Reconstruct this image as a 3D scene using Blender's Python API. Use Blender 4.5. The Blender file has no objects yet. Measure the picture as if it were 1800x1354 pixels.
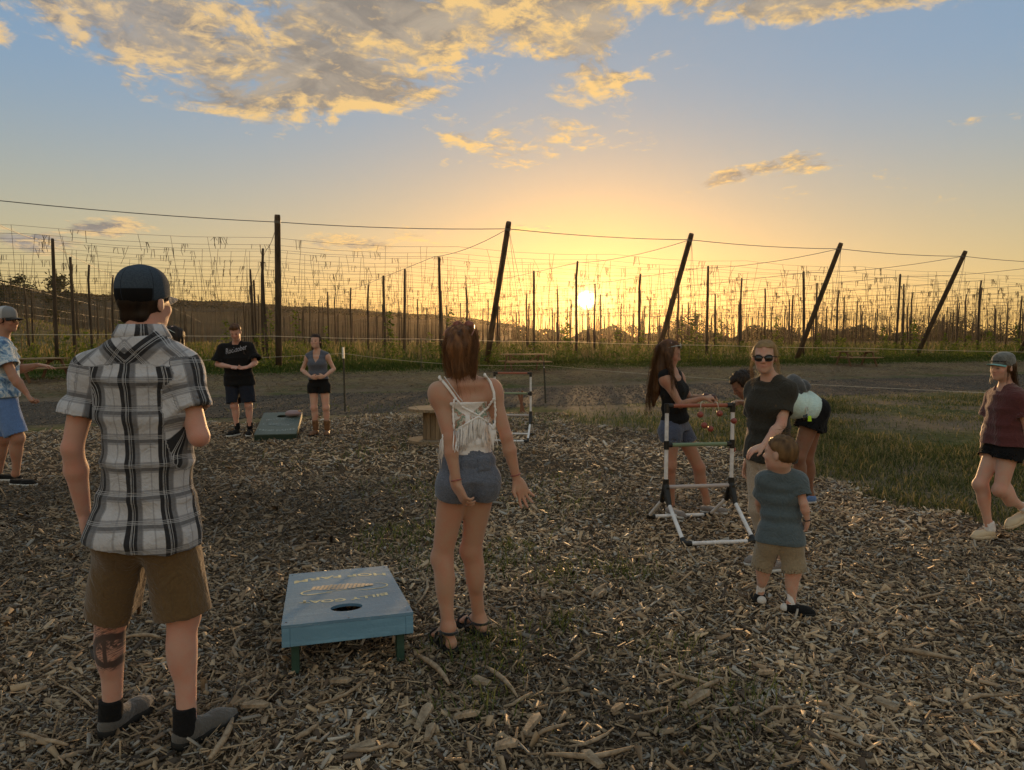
import bpy, math, random
import numpy as np
from mathutils import Vector, Matrix

random.seed(7)
rng = np.random.default_rng(11)
scene = bpy.context.scene
COL = scene.collection

# ------------------------------------------------------------------ camera
CAM_H, FPX, PITCH = 1.55, 1250.0, math.atan2(82, 1250)
cam_data = bpy.data.cameras.new('camera')
cam_data.sensor_width = 36.0
cam_data.lens = 25.0
cam_data.clip_start = 0.05
cam_data.clip_end = 6000
cam = bpy.data.objects.new('camera', cam_data)
cam.location = (0, 0, CAM_H)
cam.rotation_euler = (math.pi / 2 - PITCH, 0, 0)
COL.objects.link(cam)
scene.camera = cam

# ------------------------------------------------------------------ sky, sun, exposure
SUN_DIR = Vector((0.1035, 0.9935, 0.0530)).normalized()      # low sun a little right of the view axis
SUN_EL = math.asin(SUN_DIR.z)
SUN_AZ = math.atan2(SUN_DIR.x, SUN_DIR.y)
world = bpy.data.worlds.new('World')
scene.world = world
world.use_nodes = True
world.cycles.sampling_method = 'MANUAL'
world.cycles.sample_map_resolution = 512
WN = world.node_tree.nodes
WL = world.node_tree.links
WN.clear()


class NT:
    """tiny helper to write node graphs"""
    def __init__(self, nodes, links):
        self.n, self.l = nodes, links

    def new(self, typ, **kw):
        nd = self.n.new(typ)
        for k, v in kw.items():
            setattr(nd, k, v)
        return nd

    def put(self, sock, v):
        if hasattr(v, 'is_output'):
            self.l.new(v, sock)
        elif isinstance(v, (tuple, list)):
            v = tuple(v)
            if sock.type == 'RGBA' and len(v) == 3:
                v = v + (1,)
            sock.default_value = v
        else:
            if sock.type in ('RGBA',):
                sock.default_value = (v, v, v, 1)
            elif sock.type == 'VECTOR':
                sock.default_value = (v, v, v)
            else:
                sock.default_value = v

    def m(self, op, a, b=0.0, c=None, clamp=False):
        nd = self.new('ShaderNodeMath', operation=op, use_clamp=clamp)
        self.put(nd.inputs[0], a)
        self.put(nd.inputs[1], b)
        if c is not None:
            self.put(nd.inputs[2], c)
        return nd.outputs[0]

    def vm(self, op, a, b=None):
        nd = self.new('ShaderNodeVectorMath', operation=op)
        self.put(nd.inputs[0], a)
        if b is not None:
            self.put(nd.inputs[1], b)
        return nd.outputs['Value'] if op in ('DOT_PRODUCT', 'LENGTH', 'DISTANCE') else nd.outputs[0]

    def mix(self, f, a, b, blend='MIX', clamp=True):
        nd = self.new('ShaderNodeMix', data_type='RGBA', blend_type=blend)
        nd.clamp_factor = clamp
        self.put(nd.inputs[0], f)
        self.put(nd.inputs[6], a)
        self.put(nd.inputs[7], b)
        return nd.outputs[2]

    def sep(self, v):
        nd = self.new('ShaderNodeSeparateXYZ')
        self.put(nd.inputs[0], v)
        return nd.outputs

    def comb(self, x, y, z):
        nd = self.new('ShaderNodeCombineXYZ')
        for i, v in enumerate((x, y, z)):
            self.put(nd.inputs[i], v)
        return nd.outputs[0]

    def noise(self, vec, scale, detail=4.0, rough=0.55, dist=0.0, dim='3D'):
        nd = self.new('ShaderNodeTexNoise', noise_dimensions=dim)
        if vec is not None:
            self.put(nd.inputs['Vector'], vec)
        self.put(nd.inputs['Scale'], scale)
        nd.inputs['Detail'].default_value = detail
        nd.inputs['Roughness'].default_value = rough
        nd.inputs['Distortion'].default_value = dist
        return nd.outputs[0]

    def ramp(self, f, stops, interp='LINEAR'):
        nd = self.new('ShaderNodeValToRGB')
        nd.color_ramp.interpolation = interp
        el = nd.color_ramp.elements
        while len(el) < len(stops):
            el.new(0.5)
        for e, (p, c) in zip(el, stops):
            e.position = p
            e.color = tuple(c) + (1,) if len(c) == 3 else c
        self.put(nd.inputs[0], f)
        return nd.outputs[0]

    def smooth(self, x, lo, hi):
        nd = self.new('ShaderNodeMapRange', interpolation_type='SMOOTHSTEP')
        self.put(nd.inputs[0], x)
        self.put(nd.inputs[1], lo)
        self.put(nd.inputs[2], hi)
        return nd.outputs[0]


w = NT(WN, WL)
sky = w.new('ShaderNodeTexSky', sky_type='NISHITA')
sky.sun_disc = False
sky.sun_elevation = SUN_EL
sky.sun_rotation = SUN_AZ
sky.altitude = 300
sky.air_density = 1.0
sky.dust_density = 1.2
sky.ozone_density = 1.4
tc = w.new('ShaderNodeTexCoord')
D = w.vm('NORMALIZE', tc.outputs['Generated'])
dx, dy, dz = w.sep(D)
cosang = w.vm('DOT_PRODUCT', D, tuple(SUN_DIR))
# even out the brightness of the clear sky (thin summer haze) and keep the Nishita hues
gam = w.new('ShaderNodeGamma')
w.put(gam.inputs[0], sky.outputs[0])
gam.inputs[1].default_value = 0.33
elv = w.m('ARCSINE', dz)
tint = w.mix(w.smooth(elv, 0.02, 0.36), (2.16, 1.76, 0.98), (1.12, 1.58, 2.14))
clear = w.mix(1.0, gam.outputs[0], tint, 'MULTIPLY')
back = w.m('MAXIMUM', w.smooth(elv, 0.40, 0.95), w.smooth(w.m('MULTIPLY', dy, -1.0), -0.55, 0.35))
clear = w.mix(1.0, clear, w.mix(back, (1.0, 1.0, 1.0), (2.40, 1.74, 1.20)), 'MULTIPLY')   # out-of-view upper and eastern sky brightened and warmed as added fill light
ang0 = w.m('MULTIPLY', w.m('ARCCOSINE', w.m('MINIMUM', cosang, 0.9999999)), 57.29578)
dim = w.mix(w.m('EXPONENT', w.m('DIVIDE', ang0, -15.0)), (1.0, 1.0, 1.0), (0.60, 0.46, 0.36))
clear = w.mix(1.0, clear, dim, 'MULTIPLY')
# --- clouds: one broken layer, thick grey with thin gilded rims towards the sun
zz = w.m('ADD', w.m('MAXIMUM', dz, 0.0), 0.16)
px = w.m('DIVIDE', dx, zz)
py = w.m('DIVIDE', dy, zz)
az = w.m('ARCTAN2', dx, dy)
el = elv


def pix_ae(u, v):
    r = Vector(((u - 900) / FPX, 1.0, (677 - v) / FPX))
    c, s = math.cos(-PITCH), math.sin(-PITCH)
    r = Vector((r.x, r.y * c - r.z * s, r.y * s + r.z * c)).normalized()
    return math.atan2(r.x, r.y), math.asin(r.z)


blobs = None
for (u, v, ru, rv, tilt, amp) in [
        (300, 55, 300, 118, 0.30, 1.0), (520, 110, 260, 92, 0.02, 1.0), (640, 30, 300, 120, 0.0, 1.0),
        (930, 25, 250, 92, -0.15, 1.3), (1010, 55, 150, 62, -0.25, 1.1), (850, 125, 260, 45, -0.15, 0.45), (1450, -25, 560, 62, 0.05, 1.0),
        (-40, 60, 90, 40, 0.3, 0.7), (300, -220, 700, 160, 0.0, 1.0), (1060, 155, 80, 16, -0.25, 0.04),
        (925, 243, 110, 20, -0.05, 0.05), (1320, 300, 170, 15, -0.17, 0.62), (1400, 288, 70, 18, -0.1, 0.35), (195, 402, 82, 18, 0.0, 0.84),
        (620, 428, 84, 17, 0.05, 0.74), (55, 425, 75, 26, 0.0, 0.62), (1740, 210, 60, 7, 0.0, 0.2),
        (940, 402, 45, 6, 0.0, 0.2)]:
    a0, e0 = pix_ae(u, v)
    a1, e1 = pix_ae(u + ru, v)
    a2, e2 = pix_ae(u, v - rv)
    A = w.m('SUBTRACT', az, a0)
    E = w.m('SUBTRACT', el, e0)
    ct, st = math.cos(tilt), math.sin(tilt)
    A2 = w.m('ADD', w.m('MULTIPLY', A, ct), w.m('MULTIPLY', E, -st))
    E2 = w.m('ADD', w.m('MULTIPLY', A, st), w.m('MULTIPLY', E, ct))
    q = w.m('ADD', w.m('POWER', w.m('DIVIDE', A2, abs(a1 - a0)), 2.0), w.m('POWER', w.m('DIVIDE', E2, abs(e2 - e0)), 2.0))
    g = w.m('MULTIPLY', w.m('SUBTRACT', 1.0, q), amp)
    g = w.m('MAXIMUM', g, -2.0)
    blobs = g if blobs is None else w.m('MAXIMUM', blobs, g)
# sparse clouds of the same layer everywhere else
away = w.m('MULTIPLY', w.m('SUBTRACT', w.noise(w.comb(px, py, 3.0), 0.45, 2.0), 0.53), 4.0)
out_of_view = w.m('MAXIMUM', w.smooth(el, 0.50, 0.70), w.smooth(w.m('ABSOLUTE', az), 0.75, 1.0))
sparse = w.m('SUBTRACT', w.m('ADD', away, out_of_view), 1.0)
blobs = w.m('MAXIMUM', blobs, sparse)


def cloud_density(ox, oy):
    p = w.comb(w.m('ADD', px, ox), w.m('ADD', py, oy), 0.0)
    n1 = w.noise(p, 3.0, 8.0, 0.60, 0.7)
    n2 = w.noise(p, 14.0, 5.0, 0.68, 0.8)
    n = w.m('ADD', w.m('MULTIPLY', w.m('SUBTRACT', n1, 0.5), 5.2), w.m('MULTIPLY', w.m('SUBTRACT', n2, 0.5), 2.2))
    return w.m('ADD', w.m('MULTIPLY', blobs, 1.25), n)


d0 = cloud_density(0.0, 0.0)
d1 = cloud_density(0.010, 0.075)           # a step towards the sun
alpha = w.smooth(d0, -0.05, 0.85)
slope = w.m('SUBTRACT', d0, d1)
litf = w.smooth(w.m('ADD', w.m('MULTIPLY', slope, 1.25), w.m('MULTIPLY', w.m('SUBTRACT', 0.62, w.m('MINIMUM', d0, 1.35)), 0.55)), -0.50, 0.66)
grey = w.mix(w.smooth(cosang, 0.6, 1.0), (1.12, 1.13, 1.24), (1.6, 1.42, 1.15))
gold = w.mix(w.smooth(cosang, 0.75, 1.0), (3.9, 2.75, 1.42), (4.6, 3.0, 1.1))
thick = w.noise(w.comb(px, py, 5.0), 5.0, 6.0, 0.65, 0.8)
grey = w.mix(1.0, grey, w.mix(w.smooth(thick, 0.35, 0.66), (0.86, 0.86, 0.88), (1.45, 1.38, 1.28)), 'MULTIPLY')
ccol = w.mix(litf, grey, gold)
skyc = w.mix(w.m('MULTIPLY', alpha, 0.96), clear, ccol)
# --- the sun and its aureole in the low dust
ang = w.m('ARCCOSINE', w.m('MINIMUM', cosang, 0.9999999))
degs = w.m('MULTIPLY', ang, 57.29578)
disc = w.m('MULTIPLY', w.m('SUBTRACT', 1.0, w.smooth(degs, 0.40, 0.85)), 34.0)
aur1 = w.m('MULTIPLY', w.m('EXPONENT', w.m('DIVIDE', degs, -0.8)), 8.0)
aur2 = w.m('MULTIPLY', w.m('EXPONENT', w.m('DIVIDE', degs, -4.0)), 1.5)
aur3 = w.m('MULTIPLY', w.m('EXPONENT', w.m('DIVIDE', degs, -14.0)), 0.15)


def sc(col, f):
    nd = w.new('ShaderNodeVectorMath', operation='SCALE')
    w.put(nd.inputs[0], col)
    w.put(nd.inputs[3], f)
    return nd.outputs[0]


glow = w.vm('ADD', sc((1.0, 0.82, 0.40), w.m('ADD', disc, aur1)), sc((1.0, 0.45, 0.08), aur2))
glow = w.vm('ADD', glow, sc((1.0, 0.55, 0.20), aur3))
total = w.vm('ADD', skyc, glow)
bg = w.new('ShaderNodeBackground')
w.put(bg.inputs[0], total)
SKY_STRENGTH = 0.15
bg.inputs[1].default_value = SKY_STRENGTH
wo = w.new('ShaderNodeOutputWorld')
WL.new(bg.outputs[0], wo.inputs[0])

sun_data = bpy.data.lights.new('sun', 'SUN')
sun_data.energy = 5.0
sun_data.angle = math.radians(0.6)
sun_data.color = (1.0, 0.60, 0.26)
sun = bpy.data.objects.new('sun', sun_data)
sun.rotation_euler = SUN_DIR.to_track_quat('Z', 'Y').to_euler()
sun.location = (4, 30, 12)
COL.objects.link(sun)

scene.view_settings.view_transform = 'Standard'
scene.view_settings.look = 'None'
scene.view_settings.gamma = 1.0
scene.view_settings.use_curve_mapping = False
scene.view_settings.exposure = 0.42
scene.cycles.use_denoising = True
scene.cycles.max_bounces = 8
scene.cycles.transparent_max_bounces = 12
scene.cycles.volume_bounces = 1
scene.cycles.sample_clamp_indirect = 6.0
scene.cycles.use_adaptive_sampling = True

# ------------------------------------------------------------------ general helpers
CP, SP = math.cos(PITCH), math.sin(PITCH)


def W(u, v, y):
    """the world point seen at photograph pixel (u, v) at distance y in front of the camera"""
    r, up = (u - 900) / FPX, (677 - v) / FPX
    d = Vector((r, CP + up * SP, -SP + up * CP))
    t = y / d.y
    return Vector((d.x * t, y, CAM_H + d.z * t))


def G(u, v, z=0.0):
    """the point of the level ground (height z) seen at pixel (u, v)"""
    r, up = (u - 900) / FPX, (677 - v) / FPX
    d = Vector((r, CP + up * SP, -SP + up * CP))
    t = (z - CAM_H) / d.z
    return Vector((d.x * t, d.y * t, z))


def mesh_np(name, verts, faces, loop_sizes=None, smooth=False, attrs=None):
    """mesh from numpy arrays; faces is (n,3)/(n,4)"""
    me = bpy.data.meshes.new(name)
    verts = np.asarray(verts, np.float32)
    faces = np.asarray(faces, np.int32)
    n, k = faces.shape
    me.vertices.add(len(verts))
    me.vertices.foreach_set('co', verts.ravel())
    me.loops.add(n * k)
    me.loops.foreach_set('vertex_index', faces.ravel())
    me.polygons.add(n)
    me.polygons.foreach_set('loop_start', np.arange(0, n * k, k, dtype=np.int32))
    me.polygons.foreach_set('loop_total', np.full(n, k, np.int32))
    if smooth:
        me.polygons.foreach_set('use_smooth', np.ones(n, bool))
    me.update(calc_edges=True)
    me.validate()
    for an, arr in (attrs or {}).items():
        arr = np.asarray(arr, np.float32)
        if arr.ndim == 2 and arr.shape[1] == 3:
            a = me.attributes.new(an, 'FLOAT_COLOR', 'POINT')
            arr = np.concatenate([arr, np.ones((len(arr), 1), np.float32)], 1)
            a.data.foreach_set('color', arr.ravel())
        else:
            a = me.attributes.new(an, 'FLOAT', 'POINT')
            a.data.foreach_set('value', arr.ravel())
    return me


def link(name, me, mat=None, parent=None, loc=None, **props):
    o = bpy.data.objects.new(name, me)
    COL.objects.link(o)
    if mat is not None and me is not None:
        if not me.materials:
            me.materials.append(mat)
    if parent is not None:
        o.parent = parent
    if loc is not None:
        o.location = loc
    for k, v in props.items():
        o[k] = v
    return o


def empty(name, loc, rz=0.0, **props):
    o = bpy.data.objects.new(name, None)
    o.empty_display_size = 0.1
    o.location = loc
    o.rotation_euler = (0, 0, rz)
    COL.objects.link(o)
    for k, v in props.items():
        o[k] = v
    return o


class MB:
    """collects simple shapes into one mesh"""
    def __init__(self):
        self.v, self.f = [], []

    def add(self, verts, faces):
        b = len(self.v)
        self.v += [tuple(p) for p in verts]
        self.f += [tuple(i + b for i in fc) for fc in faces]
        return self

    def box(self, c, size, rot=None, taper=1.0):
        hx, hy, hz = [s / 2 for s in size]
        vs = []
        for sz in (-1, 1):
            t = taper if sz > 0 else 1.0
            for sx, sy in ((-1, -1), (1, -1), (1, 1), (-1, 1)):
                p = Vector((sx * hx * t, sy * hy * t, sz * hz))
                if rot is not None:
                    p = rot @ p
                vs.append(p + Vector(c))
        return self.add(vs, [(0, 3, 2, 1), (4, 5, 6, 7), (0, 1, 5, 4), (1, 2, 6, 5), (2, 3, 7, 6), (3, 0, 4, 7)])

    def tube(self, pts, radii, n=8, cap=True):
        pts = [Vector(p) for p in pts]
        if not hasattr(radii, '__len__'):
            radii = [radii] * len(pts)
        rings = []
        ref = None
        for i, p in enumerate(pts):
            t = (pts[min(i + 1, len(pts) - 1)] - pts[max(i - 1, 0)])
            t = t.normalized() if t.length > 1e-9 else Vector((0, 0, 1))
            if ref is None:
                ref = t.orthogonal().normalized()
            ref = (ref - t * ref.dot(t))
            ref = ref.normalized() if ref.length > 1e-6 else t.orthogonal().normalized()
            bi = t.cross(ref)
            rings.append([p + (ref * math.cos(a) + bi * math.sin(a)) * radii[i] for a in [2 * math.pi * k / n for k in range(n)]])
        vs = [q for r in rings for q in r]
        fs = []
        for i in range(len(pts) - 1):
            for k in range(n):
                k2 = (k + 1) % n
                fs.append((i * n + k, i * n + k2, (i + 1) * n + k2, (i + 1) * n + k))
        if cap:
            fs.append(tuple(range(n))[::-1])
            fs.append(tuple((len(pts) - 1) * n + k for k in range(n)))
        return self.add(vs, fs)

    def lathe(self, c, prof, n=24, rot=None):
        """profile of (radius, z) turned round the z axis"""
        vs, fs = [], []
        for r, z in prof:
            for k in range(n):
                a = 2 * math.pi * k / n
                p = Vector((r * math.cos(a), r * math.sin(a), z))
                if rot is not None:
                    p = rot @ p
                vs.append(p + Vector(c))
        for i in range(len(prof) - 1):
            for k in range(n):
                k2 = (k + 1) % n
                fs.append((i * n + k, i * n + k2, (i + 1) * n + k2, (i + 1) * n + k))
        fs.append(tuple(range(n))[::-1])
        fs.append(tuple((len(prof) - 1) * n + k for k in range(n)))
        return self.add(vs, fs)

    def build(self, name, mat, parent=None, smooth=False, bevel=0.0, **props):
        me = bpy.data.meshes.new(name)
        me.from_pydata(self.v, [], self.f)
        me.update()
        if smooth:
            me.polygons.foreach_set('use_smooth', [True] * len(me.polygons))
        o = link(name, me, mat, parent, **props)
        if bevel:
            b = o.modifiers.new('bevel', 'BEVEL')
            b.width = bevel
            b.segments = 2
            b.limit_method = 'ANGLE'
        return o


def material(name, base=(0.5, 0.5, 0.5), rough=0.8, spec=0.3, fn=None, metallic=0.0, sss=0.0, sss_r=(1, 0.35, 0.2), translucent=None, bump=None, sheen=0.0, wrinkle=0.0):
    """a principled material; fn(nt) may return a colour socket; bump=(scale, strength) adds fine relief"""
    m = bpy.data.materials.new(name)
    m.use_nodes = True
    nt = NT(m.node_tree.nodes, m.node_tree.links)
    b = m.node_tree.nodes['Principled BSDF']
    b.inputs['Roughness'].default_value = rough
    b.inputs['Specular IOR Level'].default_value = spec
    b.inputs['Metallic'].default_value = metallic
    b.inputs['Base Color'].default_value = tuple(base) + (1,)
    if sheen:
        b.inputs['Sheen Weight'].default_value = sheen
        b.inputs['Sheen Roughness'].default_value = 0.5
    colsock = None
    if fn is not None:
        colsock = fn(nt)
        if colsock is not None:
            nt.put(b.inputs['Base Color'], colsock)
    if sss:
        b.inputs['Subsurface Weight'].default_value = sss
        b.inputs['Subsurface Radius'].default_value = sss_r
        b.inputs['Subsurface Scale'].default_value = 0.015
    if bump:
        bn = nt.new('ShaderNodeBump')
        bn.inputs['Strength'].default_value = bump[1]
        bn.inputs['Distance'].default_value = 0.01
        t = nt.new('ShaderNodeTexCoord')
        hgt = nt.noise(t.outputs['Object'], bump[0], 5.0, 0.6)
        if wrinkle:
            q1 = nt.noise(t.outputs['Object'], 9.0, 3.0, 0.5, 1.8)
            q2 = nt.noise(t.outputs['Object'], 24.0, 2.0, 0.5, 2.2)
            rdg = nt.m('ABSOLUTE', nt.m('SUBTRACT', q1, 0.5))
            rd2 = nt.m('ABSOLUTE', nt.m('SUBTRACT', q2, 0.5))
            hgt = nt.m('ADD', nt.m('MULTIPLY', hgt, bump[1] * 0.12), nt.m('MULTIPLY', nt.m('ADD', nt.m('MULTIPLY', rdg, 3.0), rd2), wrinkle))
            bn.inputs['Strength'].default_value = 1.0
            bn.inputs['Distance'].default_value = 0.016
        nt.put(bn.inputs['Height'], hgt)
        nt.put(b.inputs['Normal'], bn.outputs[0])
    if translucent:
        tr = nt.new('ShaderNodeBsdfTranslucent')
        nt.put(tr.inputs[0], colsock if (colsock is not None and translucent[1] is None) else (translucent[1] or base))
        mx = nt.new('ShaderNodeMixShader')
        mx.inputs[0].default_value = translucent[0]
        out = m.node_tree.nodes['Material Output']
        nt.l.new(b.outputs[0], mx.inputs[1])
        nt.l.new(tr.outputs[0], mx.inputs[2])
        nt.l.new(mx.outputs[0], out.inputs[0])
    return m


def attr_col(nt, name='col'):
    a = nt.new('ShaderNodeAttribute', attribute_name=name)
    return a.outputs['Color']


def attr_fac(nt, name):
    a = nt.new('ShaderNodeAttribute', attribute_name=name)
    return a.outputs['Fac']


def obj_noise(nt, scale, detail=4, rough=0.6, stretch=(1, 1, 1)):
    t = nt.new('ShaderNodeTexCoord')
    mp = nt.new('ShaderNodeMapping')
    mp.inputs['Scale'].default_value = stretch
    nt.l.new(t.outputs['Object'], mp.inputs[0])
    return nt.noise(mp.outputs[0], scale, detail, rough)


def wood_fn(dark, light, scale=6.0, stretch=(1, 1, 12)):
    def fn(nt):
        n = obj_noise(nt, scale, 6, 0.65, stretch)
        return nt.ramp(n, [(0.3, dark), (0.7, light)])
    return fn


def nth(i):
    """1 -> first, 12 -> 12th"""
    w_ = ['first', 'second', 'third', 'fourth', 'fifth', 'sixth', 'seventh', 'eighth', 'ninth', 'tenth']
    if i <= 10:
        return w_[i - 1]
    return '%d%s' % (i, 'th' if 10 < i % 100 < 14 else {1: 'st', 2: 'nd', 3: 'rd'}.get(i % 10, 'th'))
# ------------------------------------------------------------------ terrain
RV = Vector((-0.365, 0.931, 0)).normalized()     # hop rows run this way (away from the camera)
EV = Vector((0.931, 0.365, 0)).normalized()      # the edge of the yard and the road run this way


def sstep(x, a, b):
    t = np.clip((np.asarray(x, float) - a) / (b - a), 0, 1)
    return t * t * (3 - 2 * t)


def height(x, y):
    x = np.asarray(x, float)
    y = np.asarray(y, float)
    wv = x * RV.x + y * RV.y
    ev = x * EV.x + y * EV.y
    z = 0.36 * sstep(wv, 20.5, 32.5)
    z = z - 0.05 * sstep(wv, 13.0, 15.5) * (1 - sstep(wv, 22.5, 24.5))
    # far hills on the left, falling towards the middle
    dist = np.hypot(x, y)
    azm = np.arctan2(x, y)
    ridge = np.interp(azm, [-1.6, -0.9, -0.62, -0.52, -0.40, -0.30, -0.16, -0.06, 0.0, 0.02, 1.6],
                      [48, 46, 41, 36, 33, 30, 24.5, 19.5, 13, 0, 0])
    wob = 1 + 0.02 * np.sin(azm * 47) + 0.012 * np.sin(azm * 113 + 1)
    z = z + ridge * wob * sstep(dist, 330, 700) * (1 - 0.6 * sstep(dist, 720, 1300))
    # a nearer shoulder at the far left
    z = z + 11 * sstep(-azm, 0.40, 0.80) * sstep(dist, 70, 190) * (1 - sstep(dist, 230, 420))
    return z


def grid_sheet(name, xs, ys, zf, mat, **props):
    X, Y = np.meshgrid(xs, ys)
    Z = zf(X, Y)
    nx, ny = len(xs), len(ys)
    v = np.stack([X.ravel(), Y.ravel(), Z.ravel()], 1)
    i = np.arange(nx * ny).reshape(ny, nx)
    f = np.stack([i[:-1, :-1].ravel(), i[:-1, 1:].ravel(), i[1:, 1:].ravel(), i[1:, :-1].ravel()], 1)
    return link(name, mesh_np(name, v, f, smooth=True), mat, **props)


def ground_fn(nt):
    t = nt.new('ShaderNodeTexCoord')
    P = t.outputs['Object']
    x, y, z = nt.sep(P)
    wv = nt.m('ADD', nt.m('MULTIPLY', x, RV.x), nt.m('MULTIPLY', y, RV.y))
    n1 = nt.noise(P, 0.35, 5, 0.6)
    n2 = nt.noise(P, 6.0, 5, 0.65)
    n3 = nt.noise(P, 60.0, 3, 0.6)
    dirt = nt.ramp(n2, [(0.25, (0.10, 0.072, 0.048)), (0.75, (0.21, 0.155, 0.105))])
    grass = nt.ramp(n2, [(0.3, (0.035, 0.045, 0.014)), (0.72, (0.10, 0.105, 0.035))])
    straw = nt.ramp(n3, [(0.3, (0.13, 0.10, 0.05)), (0.7, (0.26, 0.20, 0.10))])
    near = nt.mix(nt.smooth(n1, 0.36, 0.60), grass, dirt)
    verge = nt.smooth(wv, 22.8, 24.5)
    c = nt.mix(verge, near, nt.mix(nt.smooth(n1, 0.35, 0.62), dirt, straw))
    c = nt.mix(nt.smooth(wv, 26.5, 29.0), c, nt.mix(nt.smooth(n1, 0.45, 0.62), grass, straw))
    far = nt.ramp(nt.noise(P, 0.018, 6, 0.65), [(0.35, (0.034, 0.026, 0.015)), (0.6, (0.080, 0.056, 0.030))])
    dist = nt.vm('LENGTH', P)
    c = nt.mix(nt.smooth(dist, 60.0, 170.0), c, far)
    return c


ground_mat = material('field_ground', rough=1.0, spec=0.05, fn=ground_fn, bump=(40, 0.5))
lin = lambda a, b, n: np.linspace(a, b, n)
ys = np.concatenate([lin(-60, 0, 8)[:-1], lin(0, 60, 61)[:-1], lin(60, 200, 36)[:-1], lin(200, 900, 90)[:-1], lin(900, 1550, 10)])
xs = np.concatenate([-lin(900, 200, 90)[:-1], -lin(200, 60, 36)[:-1], lin(-60, 60, 61)[:-1], lin(60, 200, 22)[:-1], lin(200, 900, 30)])
xs = np.concatenate([[-1550, -1400, -1250, -1100, -1000], xs, [1100, 1300, 1550]])
grid_sheet('ground', xs, ys, lambda X, Y: height(X, Y) - 0.03, ground_mat, kind='structure')


def strip(name, w0, w1, e0, e1, dz, mat, nw=16, ne=120, jag=0.0, **props):
    ws, es = lin(w0, w1, nw), lin(e0, e1, ne)
    E, Wv = np.meshgrid(es, ws)
    if jag:
        k = (Wv - (w0 + w1) / 2) / ((w1 - w0) / 2)
        Wv = Wv + jag * k * (np.sin(E * 0.9) * 0.5 + np.sin(E * 2.3 + 1 + k) * 0.3 + np.sin(E * 5.1) * 0.2)
    X = Wv * RV.x + E * EV.x
    Y = Wv * RV.y + E * EV.y
    Z = height(X, Y) - 0.03 + dz
    i = np.arange(nw * ne).reshape(nw, ne)
    f = np.stack([i[:-1, :-1].ravel(), i[:-1, 1:].ravel(), i[1:, 1:].ravel(), i[1:, :-1].ravel()], 1)
    return link(name, mesh_np(name, np.stack([X.ravel(), Y.ravel(), Z.ravel()], 1), f, smooth=True), mat, **props)


def road_fn(nt):
    t = nt.new('ShaderNodeTexCoord')
    P = t.outputs['Object']
    x, y, z = nt.sep(P)
    wv = nt.m('ADD', nt.m('MULTIPLY', x, RV.x), nt.m('MULTIPLY', y, RV.y))
    ev = nt.m('ADD', nt.m('MULTIPLY', x, EV.x), nt.m('MULTIPLY', y, EV.y))
    n = nt.noise(nt.comb(nt.m('MULTIPLY', wv, 1.6), nt.m('MULTIPLY', ev, 0.25), 0.0), 1.0, 5, 0.6)
    n2 = nt.noise(P, 45.0, 4, 0.7)
    c = nt.ramp(n, [(0.3, (0.032, 0.026, 0.021)), (0.5, (0.066, 0.053, 0.041)), (0.72, (0.12, 0.094, 0.068))])
    g = nt.ramp(n2, [(0.35, (0.022, 0.019, 0.016)), (0.7, (0.15, 0.122, 0.095))])
    n3 = nt.noise(P, 9.0, 5, 0.7)
    c = nt.mix(0.45, c, g)
    return nt.mix(nt.m('MULTIPLY', nt.smooth(n3, 0.52, 0.62), 0.5), c, (0.055, 0.044, 0.034))


road_mat = material('gravel_road', rough=0.95, spec=0.1, fn=road_fn, bump=(50, 0.8))
strip('gravel_road', 15.6, 21.2, -70, 110, 0.006, road_mat, ne=260, jag=0.35, kind='structure')

# chip bed: everything near the camera up to the lawn on the right
CHIP_EDGE = [G(1000, 742), G(1100, 752), G(1210, 772), G(1330, 800), G(1430, 832), G(1560, 882), G(1700, 912), G(1800, 935)]


def chip_limit(x, y):
    """>0 inside the bed of chips (metres to its edge, roughly)"""
    x = np.asarray(x, float)
    y = np.asarray(y, float)
    wv = x * RV.x + y * RV.y
    a = 14.2 - wv + 0.25 * np.sin(x * 1.7) + 0.15 * np.sin(x * 4.3 + 1)
    ey = np.array([p.y for p in CHIP_EDGE])[::-1]
    ex = np.array([p.x for p in CHIP_EDGE])[::-1]
    edge_x = np.interp(y, np.concatenate([[4.2, 5.0], ey]), np.concatenate([[9.0, 6.2], ex]))
    b = edge_x - x + 0.12 * np.sin(y * 5.3) + 0.08 * np.sin(y * 13 + 2)
    b = np.where(y < 4.2, 5.0, b)
    return np.minimum(a, b)


def bed_fn(nt):
    t = nt.new('ShaderNodeTexCoord')
    P = t.outputs['Object']
    n = nt.noise(P, 2.0, 5, 0.65)
    n2 = nt.noise(P, 55.0, 5, 0.7, 1.2)
    n3 = nt.noise(P, 140.0, 3, 0.7)
    soil = nt.ramp(n2, [(0.30, (0.022, 0.015, 0.010)), (0.55, (0.085, 0.058, 0.036)), (0.75, (0.23, 0.165, 0.105))])
    c = nt.mix(nt.m('MULTIPLY', nt.smooth(n3, 0.5, 0.72), 0.6), soil, (0.20, 0.15, 0.10))
    return nt.mix(nt.m('MULTIPLY', nt.smooth(n, 0.5, 0.7), 0.35), c, (0.03, 0.022, 0.016))


bed_mat = material('chip_bed', rough=1.0, spec=0.05, fn=bed_fn, bump=(70, 1.0))


def bed_z(x, y):
    x = np.asarray(x, float)
    y = np.asarray(y, float)
    return 0.006 * (np.sin(x * 2.1 + 0.7) * np.sin(y * 1.9) + 0.6 * np.sin(x * 5.3 + y * 3.1) + 0.5 * np.sin(y * 7.7 - x * 4.1)) - 0.011


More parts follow.
